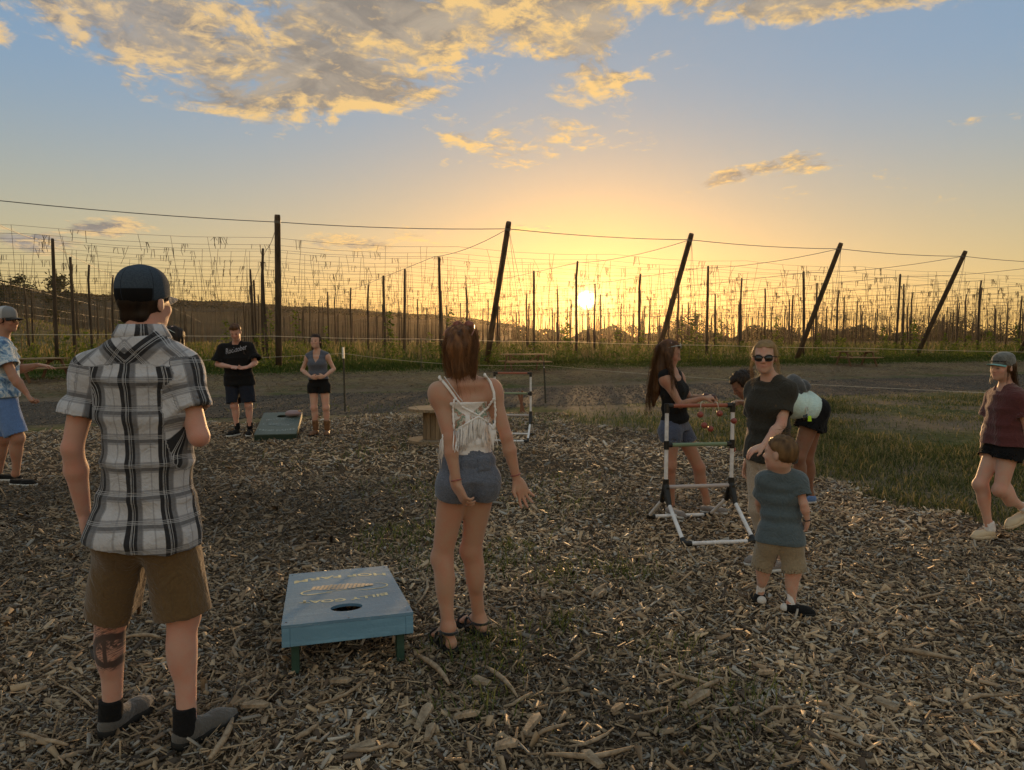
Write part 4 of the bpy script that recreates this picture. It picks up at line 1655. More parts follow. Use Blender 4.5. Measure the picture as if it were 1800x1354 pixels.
        def cf(x, y, z):
            q = [x - self.J['head'][0], y - self.J['head'][1], z - self.J['head'][2]]
            ax = lambda a: (q[0] * a[0] + q[1] * a[1] + q[2] * a[2]) / h
            return (zc + 0.16 * (ax(self.hf) - 0.05) - ax(self.hu)) * h
        F.cut(cf)

        def at(v):
            rel = (v - self.J['head']) / h
            return {'cx': rel @ self.hr, 'cy': rel @ self.hf, 'cz': rel @ self.hu}
        ob = self.finish(name, F, mat, 0.0016, 22, 3, 1.0, at, rel_it=1)
        # brim: a curved blade with thickness
        mb = MB()
        nu, nv = 13, 6
        top, bot = [], []
        for j in range(nv):
            for i in range(nu):
                t = -1 + 2 * i / (nu - 1)
                ang = t * 1.05
                rr = j / (nv - 1)
                x = math.sin(ang) * (0.086 + (brim_w - 0.075) * rr)
                y0 = math.cos(ang) * 0.098 - 0.014
                y = y0 + rr * brim_len * max(0.0, math.cos(t * 1.45))
                z = zc + 0.16 * (y0 - 0.05) + 0.006 - rr * brim_drop - 0.020 * (t * t) * (0.3 + rr * 0.7)
                top.append(self.H(x, y, z + 0.0016))
                bot.append(self.H(x, y, z - 0.0024))
        nn = len(top)
        fs = []
        for j in range(nv - 1):
            for i in range(nu - 1):
                a = j * nu + i
                fs.append((a, a + 1, a + nu + 1, a + nu))
                fs.append((nn + a, nn + a + nu, nn + a + nu + 1, nn + a + 1))
        for i in range(nu - 1):
            a = (nv - 1) * nu + i
            fs.append((a, a + 1, nn + a + 1, nn + a))
            fs.append((i, nn + i, nn + i + 1, i + 1))
        mb.add(top + bot, fs)
        self.bits('brim', mb, brim_mat, ob)
        mb = MB()
        mb.lathe((0, 0, 0), [(0.001, 0.006), (0.005, 0.005), (0.007, 0.001), (0.006, -0.002)], 10)
        M3 = np.stack([self.hr, self.hf, self.hu])
        c = self.H(0, -0.012, 0.134 * (0.5 + 0.5 * crown) + lift + 0.004)
        mb.v = [tuple(c + h * (M3.T @ np.array(p))) for p in mb.v]
        self.bits('button', mb, mat, ob)
        return ob


def text_mesh(txt, size=1.0, bold=0.02):
    cu = bpy.data.curves.new('lettering', 'FONT')
    cu.body = txt
    cu.size = size
    cu.offset = bold
    cu.align_x = 'CENTER'
    ob = bpy.data.objects.new('lettering', cu)
    COL.objects.link(ob)
    dg = bpy.context.evaluated_depsgraph_get()
    me = bpy.data.meshes.new_from_object(ob.evaluated_get(dg))
    bpy.data.objects.remove(ob)
    bpy.data.curves.remove(cu)
    co = np.empty(len(me.vertices) * 3, np.float32)
    me.vertices.foreach_get('co', co)
    return me, co.reshape(-1, 3)


def apply_text(me, co, name, mat, parent, base):
    me.vertices.foreach_set('co', np.asarray(co - base, np.float32).ravel())
    me.update()
    me.materials.clear()
    me.materials.append(mat)
    o = bpy.data.objects.new(name, me)
    COL.objects.link(o)
    o.parent = parent
    return o


# ------------------------------------------------------------------ things on the ground
Z = Vector((0, 0, 1))


def paint_fn(base, worn, wear=0.64, streak=(1, 9, 9)):
    def fn(nt):
        n = obj_noise(nt, 4.0, 6, 0.7, streak)
        n2 = obj_noise(nt, 22, 5, 0.75, streak)
        n3 = obj_noise(nt, 2.2, 3, 0.6)
        c = nt.mix(nt.m('MULTIPLY', nt.smooth(n, 0.42, 0.72), 0.45), base, tuple(min(1, x * 1.55 + 0.02) for x in base))
        c = nt.mix(nt.m('MULTIPLY', nt.smooth(n3, 0.45, 0.7), 0.30), c, tuple(x * 0.65 for x in base))
        return nt.mix(nt.smooth(n2, wear, wear + 0.08), c, worn)
    return fn


M_bluepaint = material('blue_paint', rough=0.55, spec=0.35, fn=paint_fn((0.110, 0.235, 0.340), (0.045, 0.070, 0.085), 0.66, (1, 9, 9)), bump=(60, 0.25))
M_bluetop = material('worn_blue_paint', rough=0.62, spec=0.22, fn=paint_fn((0.095, 0.185, 0.270), (0.24, 0.32, 0.39), 0.58, (1.2, 9, 9)), bump=(60, 0.25))
M_greenpaint = material('dark_green_paint', rough=0.55, spec=0.35, fn=paint_fn((0.016, 0.034, 0.022), (0.05, 0.06, 0.05), 0.68), bump=(60, 0.25))
M_greentop = material('worn_green_paint', rough=0.5, spec=0.4, fn=paint_fn((0.060, 0.085, 0.070), (0.16, 0.19, 0.17), 0.56, (1.5, 9, 9)), bump=(60, 0.25))
M_legpaint = material('forest_green_paint', rough=0.6, spec=0.3, fn=paint_fn((0.020, 0.055, 0.040), (0.05, 0.08, 0.06), 0.68), bump=(60, 0.25))
M_cream = material('cream_paint', rough=0.7, spec=0.2, fn=lambda nt: nt.ramp(obj_noise(nt, 40, 4, 0.7), [(0.30, (0.26, 0.25, 0.15)), (0.55, (0.62, 0.56, 0.34))]))
M_peach = material('peach_paint', rough=0.7, spec=0.2, fn=lambda nt: nt.ramp(obj_noise(nt, 40, 4, 0.7), [(0.30, (0.36, 0.28, 0.20)), (0.55, (0.70, 0.52, 0.34))]))
M_paleprint = material('pale_grey_paint', rough=0.7, spec=0.2, fn=lambda nt: nt.ramp(obj_noise(nt, 40, 4, 0.7), [(0.35, (0.10, 0.12, 0.10)), (0.6, (0.36, 0.39, 0.38))]))
M_screw = material('dark_screw', (0.03, 0.03, 0.03), 0.5, 0.4, metallic=0.5)


def glyphs(txt, x0, y0, size, width, arch=0.0, flip=False):
    """flat lettering laid out on a board: returns mesh and 2d points"""
    me, co = text_mesh(txt, 1.0, 0.028)
    wx = co[:, 0].max() - co[:, 0].min()
    X = co[:, 0] / wx * width
    Y = co[:, 1] * size + arch * (1 - (X / (width / 2)) ** 2)
    return me, x0 + X, y0 + Y


def cornhole(origin, yaw, length, width, z_hi, z_lo, label, top_mat, side_mat, leg_mat, letter_mat, emblem_mat, group=None):
    """origin: corner of the raised end; y runs down the slope away from the hole"""
    root = empty('cornhole_board', (origin[0], origin[1], 0), yaw, label=label, category='game board')
    sl = math.asin((z_hi - z_lo) / length)
    M = Matrix.Translation((0, 0, z_hi)) @ Matrix.Rotation(-sl, 4, 'X')
    T = lambda x, y, z: M @ Vector((x, y, z))
    hc, hr_, th = (width / 2, 0.232), 0.078, 0.014
    # deck with a round hole
    n = 48
    y1 = 2 * hc[1]
    mb = MB()
    ring_o, ring_i = [], []
    for i in range(n):
        a = 2 * math.pi * i / n
        c, s_ = math.cos(a), math.sin(a)
        k = min((width / 2) / abs(c) if abs(c) > 1e-6 else 9, hc[1] / abs(s_) if abs(s_) > 1e-6 else 9)
        ring_o.append((hc[0] + c * k, hc[1] + s_ * k))
        ring_i.append((hc[0] + c * hr_, hc[1] + s_ * hr_))
    # square off the corners
    for cx, cy in ((0, 0), (width, 0), (width, y1), (0, y1)):
        j = min(range(n), key=lambda i: (ring_o[i][0] - cx) ** 2 + (ring_o[i][1] - cy) ** 2)
        ring_o[j] = (cx, cy)
    vs, fs = [], []
    for z in (0.0, -th):
        for r in (ring_o, ring_i):
            vs += [T(x, y, z) for x, y in r]
    for i in range(n):
        k = (i + 1) % n
        fs += [(i, k, n + k, n + i), (2 * n + i, 3 * n + i, 3 * n + k, 2 * n + k), (n + i, n + k, 3 * n + k, 3 * n + i), (i, 2 * n + i, 2 * n + k, k)]
    mb.add(vs, fs)
    b = [(0, y1), (width, y1), (width, length), (0, length)]
    vs = [T(x, y, z) for z in (0.0, -th) for x, y in b]
    mb.add(vs, [(0, 1, 2, 3), (7, 6, 5, 4), (1, 5, 6, 2), (2, 6, 7, 3), (3, 7, 4, 0)])
    me = bpy.data.meshes.new('deck')
    me.from_pydata(mb.v, [], mb.f)
    deck = link('deck', me, top_mat, root)
    # frame boards
    fh, ft = 0.085, 0.036

    def board(x, y, sx, sy, name='frame_board'):
        m2 = MB()
        vs = [T(x + dx_ * sx, y + dy_ * sy, -th - 0.0005 - (fh if dz_ else 0)) for dz_ in (1, 0) for dx_, dy_ in ((0, 0), (1, 0), (1, 1), (0, 1))]
        m2.add(vs, [(0, 3, 2, 1), (4, 5, 6, 7), (0, 1, 5, 4), (1, 2, 6, 5), (2, 3, 7, 6), (3, 0, 4, 7)])
        return m2.build(name, side_mat, root, bevel=0.003)
    board(ft + 0.001, 0.001, width - 2 * ft - 0.002, ft)
    board(ft + 0.001, length - ft - 0.001, width - 2 * ft - 0.002, ft)
    board(0.001, 0.0, ft, length)
    board(width - ft - 0.001, 0.0, ft, length)
    # folding legs under the raised end
    for x in (ft + 0.022, width - ft - 0.022):
        m2 = MB()
        t_ = T(x, 0.075, -th - 0.02)
        bt = Vector((x, t_.y - 0.010, 0.0))
        d = (t_ - bt).normalized()
        q = d.to_track_quat('Z', 'Y').to_matrix()
        m2.box((t_ + bt) / 2, (0.036, 0.068, (t_ - bt).length), q)
        m2.build('leg', leg_mat, root, bevel=0.003)
        m3 = MB()
        m3.tube([T(x - 0.06 if x < 0.3 else x + 0.06, 0.075, -th - 0.045), T(x - 0.052 if x < 0.3 else x + 0.052, 0.075, -th - 0.045)], 0.008, 10)
        m3.build('bolt', M_screw, root)
    # lettering: its top points to the hole
    for txt, yb, wd, sz, ar in (('BILLY GOAT', 0.470, 0.45, 0.080, 0.045), ('HOP FARM', 1.000, 0.53, 0.105, -0.060)):
        me, gx_, gy_ = glyphs(txt, 0, 0, sz, wd, ar)
        pts = np.array([T(width / 2 - a_, yb - b_, 0.0012) for a_, b_ in zip(gx_, gy_)])
        apply_text(me, pts, 'lettering', letter_mat, root, np.zeros(3))
    # emblem: a scaly hop cone with a curling stem
    m2 = MB()
    Re = random.Random(8)
    c0 = Vector((width / 2, 0.72, 0))
    ang = math.radians(-10)
    ex = Vector((math.cos(ang), math.sin(ang), 0))
    ey = Vector((-math.sin(ang), math.cos(ang), 0))
    for r_ in range(15):
        for c in range(7):
            t = (r_ + 0.5) / 15
            half = 0.070 * math.sin(math.pi * min(1, t * 0.86 + 0.12)) ** 0.8
            px_ = -0.17 + 0.34 * t
            py_ = (c - 3 + (0.5 if r_ % 2 else 0.0)) / 3.3 * half
            if abs(py_) > half:
                continue
            q = c0 + ex * px_ + ey * py_
            w_, l_ = 0.0085 * Re.uniform(0.8, 1.1), 0.024 * Re.uniform(0.85, 1.1)
            k = len(m2.v)
            z = 0.0012 + 0.00004 * (r_ * 7 + c)
            pp = [q - ex * l_ * 0.5, q - ex * l_ * 0.1 + ey * w_, q + ex * l_ * 0.35 + ey * w_ * 0.6, q + ex * l_ * 0.55, q + ex * l_ * 0.35 - ey * w_ * 0.6, q - ex * l_ * 0.1 - ey * w_]
            m2.add([T(a_.x, a_.y, z) for a_ in pp], [(5, 4, 3, 2, 1, 0)] if False else [(0, 1, 2, 3, 4, 5)])
    m2.build('painted_cone', emblem_mat, root)
    m2 = MB()

    def stroke(pts, w0, w1):
        pts = [Vector(q) for q in pts]
        vs, fs = [], []
        for i, q in enumerate(pts):
            t = (pts[min(i + 1, len(pts) - 1)] - pts[max(i - 1, 0)]).normalized()
            o = Vector((-t.y, t.x, 0)) * (w0 + (w1 - w0) * i / (len(pts) - 1))
            vs += [T((q + o).x, (q + o).y, 0.0014), T((q - o).x, (q - o).y, 0.0014)]
        for i in range(len(pts) - 1):
            fs.append((2 * i, 2 * i + 1, 2 * i + 3, 2 * i + 2))
        m2.add(vs, fs)
    arc = [(width / 2 + 0.16 + 0.085 * math.sin(t), 0.665 + 0.075 * math.cos(t), 0) for t in np.linspace(0.2, 3.1, 14)]
    stroke(arc, 0.003, 0.006)
    stroke([(width / 2 + 0.215, 0.600, 0), (width / 2 + 0.14, 0.590, 0), (width / 2 + 0.08, 0.594, 0)], 0.009, 0.003)
    arc = [(width / 2 - 0.17 - 0.05 * math.sin(t), 0.640 + 0.055 * math.cos(t), 0) for t in np.linspace(0.0, 2.9, 12)]
    stroke(arc, 0.007, 0.004)
    stroke([(width / 2 - 0.19, 0.588, 0), (width / 2 - 0.12, 0.598, 0), (width / 2 - 0.06, 0.606, 0)], 0.010, 0.004)
    for sx in (-0.05, 0.02, 0.07):
        stroke([(width / 2 + sx - 0.04, 0.63 + sx * 0.1, 0), (width / 2 + sx + 0.04, 0.64 + sx * 0.2, 0)], 0.003, 0.003)
    m2.build('painted_curls', letter_mat, root)
    # screws
    for (x, y) in ((0.02, 0.05), (width - 0.02, 0.05), (0.02, length - 0.05), (width - 0.02, length - 0.05), (width / 2, 0.018), (width / 2, length - 0.02)):
        m2 = MB()
        m2.tube([T(x, y, -0.001), T(x, y, 0.0012)], 0.005, 8)
        m2.build('screw', M_screw, root)
    return root, T


blue_root, TB = cornhole((-1.048, 3.150), math.atan2(0.273, 0.962), 1.24, 0.600, 0.247, 0.088, 'blue painted wooden bag toss board with cream lettering, nearest the camera',
                         M_bluetop, M_bluepaint, M_legpaint, M_cream, M_peach)
gb = G(522, 771)
green_root, TG = cornhole((0, 0), 0.0, 1.22, 0.62, 0.30, 0.085, 'dark green wooden bag toss board with a bag on it, far left of the middle',
                          M_greentop, M_greenpaint, M_greenpaint, M_paleprint, M_paleprint)
# it faces the other way: the raised end lies away from the camera
yaw_g = math.pi + math.radians(12)
lo_r = G(521, 772)
d_ = Vector((math.cos(yaw_g), math.sin(yaw_g), 0))
n_ = Vector((-math.sin(yaw_g), math.cos(yaw_g), 0))
green_root.location = Vector((lo_r.x, lo_r.y, 0)) - n_ * 1.22 * 0.985
green_root.rotation_euler = (0, 0, yaw_g)
# bag resting on the green board beside the hole
M_bag = cloth('pink_grey_duck_cloth', (0.30, 0.215, 0.225))
bagc = green_root.matrix_basis @ TG(0.13, 0.26, 0.0)
F = Field(V3(bagc) - 0.2, V3(bagc) + 0.2, 0.008)
F.ell(V3(bagc) + np.array([0, 0, 0.045]), (0.135, 0.10, 0.042), k=0.02)
F.ell(V3(bagc) + np.array([0.05, 0.02, 0.062]), (0.07, 0.07, 0.035), k=0.03)
F.ell(V3(bagc) + np.array([-0.04, 0.0, 0.058]), (0.08, 0.07, 0.036), k=0.03)
vb, fb_ = F.mesh()
vb = vb + normals(vb, fb_) * (waves(vb, 30, 3) * 0.006)[:, None]
bag = link('bean_bag', mesh_np('bean_bag', vb - V3(bagc), fb_, smooth=True), M_bag, loc=bagc, label='crumpled pinkish bean bag lying beside the hole of the green board', category='bean bag')
m2 = MB()
m2.tube([(0.085, -0.01, 0.088), (0.11, 0.0, 0.092), (0.125, 0.02, 0.080), (0.12, 0.03, 0.06)], [0.014, 0.018, 0.014, 0.008], 8)
m2.build('bag_corner', material('peach_duck_cloth', (0.52, 0.33, 0.22), 0.9, 0.1), bag, smooth=True)

# ---- wire spool used as a table
M_spool = material('spool_wood', rough=0.85, spec=0.2, fn=wood_fn((0.15, 0.105, 0.065), (0.32, 0.235, 0.15), 5.0, (1, 12, 1)), bump=(50, 0.4))
M_spool2 = material('spool_staves', rough=0.85, spec=0.2, fn=wood_fn((0.12, 0.085, 0.052), (0.28, 0.20, 0.125), 6.0, (1, 1, 0.15)), bump=(50, 0.4))
sp = W(762, 700, 10.62)
spool = empty('wire_spool', (sp.x, 10.62, 0), 0.25, label='old wooden wire spool standing as a table left of the crochet top woman', category='spool table')


def disc_planks(z0, z1, R_, np_=6):
    for i in range(np_):
        xa, xb = -R_ + 2 * R_ * i / np_ + 0.002, -R_ + 2 * R_ * (i + 1) / np_ - 0.002
        pts = []
        xs_ = np.linspace(xa, xb, 6)
        for x in xs_:
            pts.append((x, math.sqrt(max(1e-5, R_ * R_ - x * x))))
        for x in xs_[::-1]:
            pts.append((x, -math.sqrt(max(1e-5, R_ * R_ - x * x))))
        n = len(pts)
        m2 = MB()
        dz_ = random.uniform(-0.002, 0.002)
        m2.add([(x, y, z0 + dz_) for x, y in pts] + [(x, y, z1 + dz_) for x, y in pts], [tuple(range(n)), tuple(range(2 * n - 1, n - 1, -1))] + [(i_, n + i_, n + (i_ + 1) % n, (i_ + 1) % n) for i_ in range(n)])
        m2.build('plank', M_spool, spool)


disc_planks(0.475, 0.515, 0.385)
disc_planks(0.006, 0.046, 0.385)
for i in range(14):
    a = 2 * math.pi * i / 14
    m2 = MB()
    m2.box((0.148 * math.cos(a), 0.148 * math.sin(a), 0.2605), (0.022, 0.063, 0.427), Matrix.Rotation(a, 3, 'Z'))
    m2.build('stave', M_spool2, spool, bevel=0.003)

# ---- ladder toss games
M_pvc = material('white_pipe', rough=0.35, spec=0.45, fn=lambda nt: nt.ramp(obj_noise(nt, 12, 4, 0.7), [(0.3, (0.50, 0.49, 0.50)), (0.6, (0.74, 0.73, 0.74))]))
M_joint = material('black_plastic', (0.012, 0.012, 0.012), 0.45, 0.4)
M_redpipe = material('red_pipe', (0.30, 0.095, 0.055), 0.5, 0.35)
M_greenpipe = material('green_pipe', (0.18, 0.245, 0.15), 0.5, 0.35)
M_greypipe = material('grey_pipe', (0.42, 0.37, 0.36), 0.45, 0.4)


def ladder_game(loc, yaw, label, hubz=0.37, wdt=0.56, spread=0.40, top=1.015):
    root = empty('ladder_toss_game', loc, yaw, label=label, category='ladder game')
    r = 0.0155

    def pipe(name, a, b, mat, rr=r):
        m2 = MB()
        m2.tube([a, b], rr, 12)
        return m2.build(name, mat, root, smooth=False)

    def joint(a, b, rr=0.0215, parent=root):
        m2 = MB()
        m2.tube([a, b], rr, 10)
        return m2.build('joint', M_joint, parent, smooth=False)
    for sx in (-1, 1):
        x = sx * wdt / 2
        midz = (hubz + top) / 2 + 0.01
        pipe('post', (x, 0, hubz + 0.05), (x, 0, midz - 0.03), M_pvc)
        pipe('post', (x, 0, midz + 0.03), (x, 0, top - 0.05), M_pvc)
        joint((x, 0, midz - 0.035), (x, 0, midz + 0.035))
        joint((x, 0, top - 0.055), (x, 0, top + 0.018))
        joint((x, 0, top), (x - sx * 0.05, 0, top), 0.020)
        joint((x, 0, midz), (x - sx * 0.045, 0, midz), 0.020)
        # hub: a forked black casting
        m2 = MB()
        m2.tube([(x, 0, hubz + 0.06), (x, 0, hubz - 0.01)], 0.024, 12)
        m2.tube([(x, 0, hubz + 0.01), (x, -0.05, hubz - 0.08), (x, -0.085, hubz - 0.14)], [0.026, 0.024, 0.020], 10)
        m2.tube([(x, 0, hubz + 0.01), (x, 0.05, hubz - 0.08), (x, 0.085, hubz - 0.14)], [0.026, 0.024, 0.020], 10)
        m2.box((x, 0, hubz - 0.045), (0.020, 0.085, 0.09))
        m2.build('hub', M_joint, root)
        for k in range(2):
            sy = (-1, 1)[k]
            a = Vector((x, sy * 0.078, hubz - 0.13))
            f = Vector((x, sy * spread, 0.022))
            pipe('leg', a, f, M_pvc)
            joint(f + (a - f).normalized() * 0.05, f, 0.020)
            joint(f, f - Vector((sx * 0.055, 0, 0)), 0.020)
        m2 = MB()
        m2.box((x, 0, hubz - 0.105), (0.014, 0.15, 0.012))
        for i in range(9):
            m2.box((x, -0.064 + i * 0.016, hubz - 0.117), (0.010, 0.007, 0.012))
        m2.build('toothed_brace', M_joint, root)
    xi = wdt / 2 - 0.048
    pipe('rung', (-xi, 0, top), (xi, 0, top), M_redpipe)
    pipe('rung', (-xi, 0, (hubz + top) / 2 + 0.01), (xi, 0, (hubz + top) / 2 + 0.01), M_greenpipe)
    pipe('rung', (-wdt / 2, 0, hubz - 0.005), (wdt / 2, 0, hubz - 0.005), M_greypipe)
    for sy in (-1, 1):
        pipe('ground_bar', (-xi, sy * spread, 0.022), (xi, sy * spread, 0.022), M_pvc)
    return root


lad = ladder_game((1.502, 5.654, 0), math.atan2(0.07, 0.52), 'near ladder toss game with red top rung, hung with red bolas', spread=0.41, wdt=0.55)
lad2 = ladder_game((0.01, 10.95, 0), math.radians(-8), 'far ladder toss game right of the crochet top woman')

M_redball = material('red_ball', rough=0.35, spec=0.45, fn=lambda nt: nt.ramp(obj_noise(nt, 30, 3, 0.6), [(0.3, (0.21, 0.045, 0.032)), (0.7, (0.29, 0.065, 0.045))]))
M_darkball = material('plum_ball', (0.06, 0.022, 0.018), 0.4, 0.4)
M_cord = material('white_cord', (0.55, 0.50, 0.42), 0.9, 0.1)


def bola(label, pix, ymid, ball_mat=M_redball, over=(0, 0, 0)):
    """two balls joined by a cord that hangs over the rung"""
    pts = [W(q[0], q[1], q[2] * 0.985) for q in pix]
    b0, b1 = pts[0], pts[-1]
    root = empty('bola', pts[len(pts) // 2], label=label, category='bola', group='bolas of the near toss game')
    o = root.location.copy()
    m2 = MB()
    m2.tube([q - o for q in pts], 0.0028, 6)
    m2.build('cord', M_cord, root, smooth=True)
    for b in (b0, b1):
        m2 = MB()
        n = 12
        prof = [(0.0255 * math.sin(math.pi * i / n) + 1e-5, -0.0255 * math.cos(math.pi * i / n)) for i in range(n + 1)]
        m2.lathe(b - o, prof, 18)
        m2.build('ball', ball_mat, root, smooth=True)
    return root


bola('bola over the red rung, its left ball highest of the four hanging red balls', [(1231, 729, 5.70), (1232, 708, 5.71), (1234, 706.5, 5.735), (1238, 708, 5.76), (1238, 748, 5.76)], 5.73)
bola('bola over the red rung with one ball high at right and one lowest', [(1265, 727, 5.72), (1261, 708, 5.73), (1258, 706.5, 5.755), (1255, 708, 5.78), (1249, 754, 5.78)], 5.75)
bola('bola hanging along the right post of the near toss game', [(1288, 790, 5.82), (1292, 712, 5.82), (1291, 706.5, 5.80), (1290, 708, 5.77), (1290, 740, 5.77)], 5.8)
bola('dark bola held in the hands of the long haired girl', [(1241, 696, 6.02), (1246, 701, 6.0), (1252, 706, 6.02), (1256, 702, 6.08), (1253, 698, 6.10)], 6.0, M_darkball)

# ---- little stakes by the far game
M_stake = material('stake_wood', rough=0.85, spec=0.2, fn=wood_fn((0.14, 0.06, 0.035), (0.26, 0.13, 0.08), 8.0, (1, 1, 0.2)))
for (u, v, lean, lab) in ((916, 722, 0.06, 'upright reddish wooden stake behind the far toss game'), (921, 724, -0.30, 'short wooden stake leaning behind the far toss game')):
    b = G(u, v)
    m2 = MB()
    m2.box((lean * 0.2, 0, 0.20), (0.05, 0.03, 0.46), Matrix.Rotation(lean, 3, 'Y'))
    m2.build('wooden_stake', M_stake, bevel=0.004, label=lab, category='stake').location = (b.x, b.y, 0)

# ---- picnic tables along the verge
M_table = material('table_boards', rough=0.8, spec=0.2, fn=wood_fn((0.16, 0.115, 0.065), (0.34, 0.25, 0.15), 5.0, (0.15, 1, 1)), bump=(40, 0.3))
M_tleg = material('table_frame', rough=0.85, spec=0.2, fn=wood_fn((0.10, 0.055, 0.03), (0.20, 0.115, 0.065), 5.0, (1, 1, 0.2)), bump=(40, 0.3))


def picnic_table(u, yaw, label):
    x_over = (u - 900) / FPX
    y = 27.0 / (RV.y + RV.x * x_over)
    p_ = Vector((x_over * y, y, 0))
    p_.z = zg(p_) - 0.01
    root = empty('picnic_table', p_, yaw, label=label, category='picnic table', group='picnic tables along the verge')
    L = 1.85
    for i in range(5):
        MB().box((0, -0.30 + i * 0.15, 0.735), (L, 0.142, 0.038)).build('top_board', M_table, root)
    for sy in (-1, 1):
        for k in range(2):
            MB().box((0, sy * (0.62 + k * 0.15), 0.445), (L, 0.14, 0.038)).build('bench_board', M_table, root)
    for sx in (-1, 1):
        x = sx * (L / 2 - 0.28)
        MB().box((x, 0, 0.690), (0.038, 0.72, 0.050)).build('top_batten', M_tleg, root)
        MB().box((x, 0, 0.400), (0.038, 1.50, 0.052)).build('bench_support', M_tleg, root)
        for sy in (-1, 1):
            a, b = Vector((x + 0.04 * sx, sy * 0.26, 0.70)), Vector((x + 0.04 * sx, sy * 0.66, 0.0))
            d = (a - b)
            MB().box((a + b) / 2, (0.038, 0.10, d.length), Matrix.Rotation(math.atan2(d.y, d.z) * -1, 3, 'X')).build('leg', M_tleg, root)
        a, b = Vector((x - 0.05 * sx, 0, 0.66)), Vector((sx * 0.12, 0, 0.42))
        d = a - b
        MB().box((a + b) / 2, (0.04, 0.07, d.length), Matrix.Rotation(math.atan2(d.x, d.z), 3, 'Y')).build('brace', M_tleg, root)
    return root


picnic_table(62, math.radians(70), 'wooden picnic table at the left edge by the palm print man')
picnic_table(922, math.radians(14), 'wooden picnic table in the sun glare behind the far toss game')
picnic_table(1505, math.radians(6), 'wooden picnic table on the grass under the leaning pole at right')

# ---- rope fence
M_tpost = material('green_steel_post', rough=0.7, spec=0.3, fn=lambda nt: nt.ramp(obj_noise(nt, 20, 4), [(0.3, (0.035, 0.040, 0.030)), (0.7, (0.085, 0.070, 0.050))]))
M_insul = material('white_insulator', (0.62, 0.62, 0.60), 0.5, 0.4)


def tpost(u, v, top_v, label, white=True):
    b = G(u, v)
    t = W(u - 3, top_v, b.y)
    root = empty('fence_post', (b.x, b.y, -0.02), label=label, category='fence post', group='posts of the rope fence')
    h = t.z
    m2 = MB()
    m2.box((0, 0, h / 2), (0.010, 0.036, h)).box((0, 0.020, h / 2), (0.038, 0.006, h))
    for i in range(int(h / 0.06)):
        m2.box((0, -0.021, 0.06 + i * 0.06), (0.010, 0.008, 0.018))
    po = m2.build('steel_post', M_tpost, root)
    po.rotation_euler = (0, (t.x - b.x) / h, 0)
    if white:
        m2 = MB()
        m2.box((0, 0, h - 0.11), (0.042, 0.050, 0.24))
        s_ = m2.build('white_sleeve', M_insul, root, bevel=0.008)
        s_.rotation_euler = po.rotation_euler
    m2 = MB()
    m2.tube([(0, -0.06, h - 0.14), (0, 0.06, h - 0.14)], 0.014, 8)
    m2.build('insulator', M_insul, root).rotation_euler = po.rotation_euler
    return Vector((t.x, b.y, h - 0.14))


pa = tpost(606, 722, 610, 'white topped steel fence post right of the vest wearing woman')
pb = tpost(959, 708, 634, 'thin steel fence post right of the far toss game', False)
M_rope = material('white_rope', (0.50, 0.45, 0.36), 0.9, 0.1)


def rope(pts, label, sag=0.08, r=0.0032):
    out = []
    for a, b in zip(pts[:-1], pts[1:]):
        for i in range(10):
            t = i / 10
            p_ = Vector(a).lerp(Vector(b), t)
            p_.z -= sag * 4 * t * (1 - t)
            out.append(p_)
    out.append(Vector(pts[-1]))
    m2 = MB()
    m2.tube(out, r, 6)
    return m2.build('fence_rope', M_rope, smooth=True, label=label, category='rope')


rope([(-14.5, 11.2, 1.05), pa, pb + Vector((0, 0, 0.03))], 'slack rope strung between the two steel fence posts', 0.10)
rope([pb + Vector((0, 0, 0.03)), (7.7, 5.2, 1.0)], 'white rope running from the thin post to the right across the lawn', 0.10)
far = []
for u, v in ((-60, 586), (200, 588), (480, 591), (740, 596), (1000, 601), (1250, 607), (1500, 612), (1880, 620)):
    xo = (u - 900) / FPX
    far.append(W(u, v, 28.2 / (RV.y + RV.x * xo)))
rope(far, 'yellowish rope stretched along the weeds in front of the hop poles', 0.03, 0.009)
for i in (1, 3, 5, 7):
    b = far[i].copy()
    m2 = MB()
    m2.tube([(0, 0, -0.1), (0, 0, b.z - zg(b) + 0.05)], 0.018, 6)
    o = m2.build('rope_stake', M_tpost, label='%s thin stake from the left carrying the rope along the weeds' % nth((i + 1) // 2), category='stake', group='stakes of the weed edge rope')
    o.location = (b.x, b.y, zg(b))
# ------------------------------------------------------------------ the people
M_brown_short = cloth('brown_twill', (0.115, 0.070, 0.030))
M_black = cloth('black_cotton', (0.010, 0.010, 0.011), sheen=0.04)
M_navy = cloth('navy_cotton', (0.016, 0.019, 0.030), sheen=0.06)
M_denim = cloth('washed_denim', (0.070, 0.085, 0.135), 0.3, scale=160)
M_denim_light = cloth('light_denim', (0.110, 0.125, 0.165), 0.3, scale=160)
M_blue_short = cloth('blue_cotton', (0.115, 0.205, 0.43))
M_charcoal = cloth('charcoal_jersey', (0.034, 0.031, 0.025), sheen=0.12)
M_khaki = cloth('khaki_twill', (0.26, 0.205, 0.135))
M_beige = cloth('beige_canvas', (0.40, 0.33, 0.26))
M_teal = cloth('slate_blue_jersey', (0.080, 0.105, 0.118))
M_maroon = cloth('maroon_jersey', (0.095, 0.030, 0.030))
M_mint = cloth('mint_jersey', (0.52, 0.66, 0.62))
M_vest = cloth('grey_blue_denim', (0.085, 0.095, 0.125), 0.25)
M_white_cloth = cloth('white_cotton', (0.66, 0.64, 0.64))
M_grey_shoe = cloth('grey_suede', (0.085, 0.080, 0.075))
M_dark_sole = material('dark_rubber', (0.018, 0.017, 0.016), 0.8, 0.2)
M_white_sole = material('white_rubber', (0.55, 0.53, 0.50), 0.7, 0.3)
M_black_shoe = cloth('black_canvas', (0.012, 0.012, 0.013), sheen=0.05)
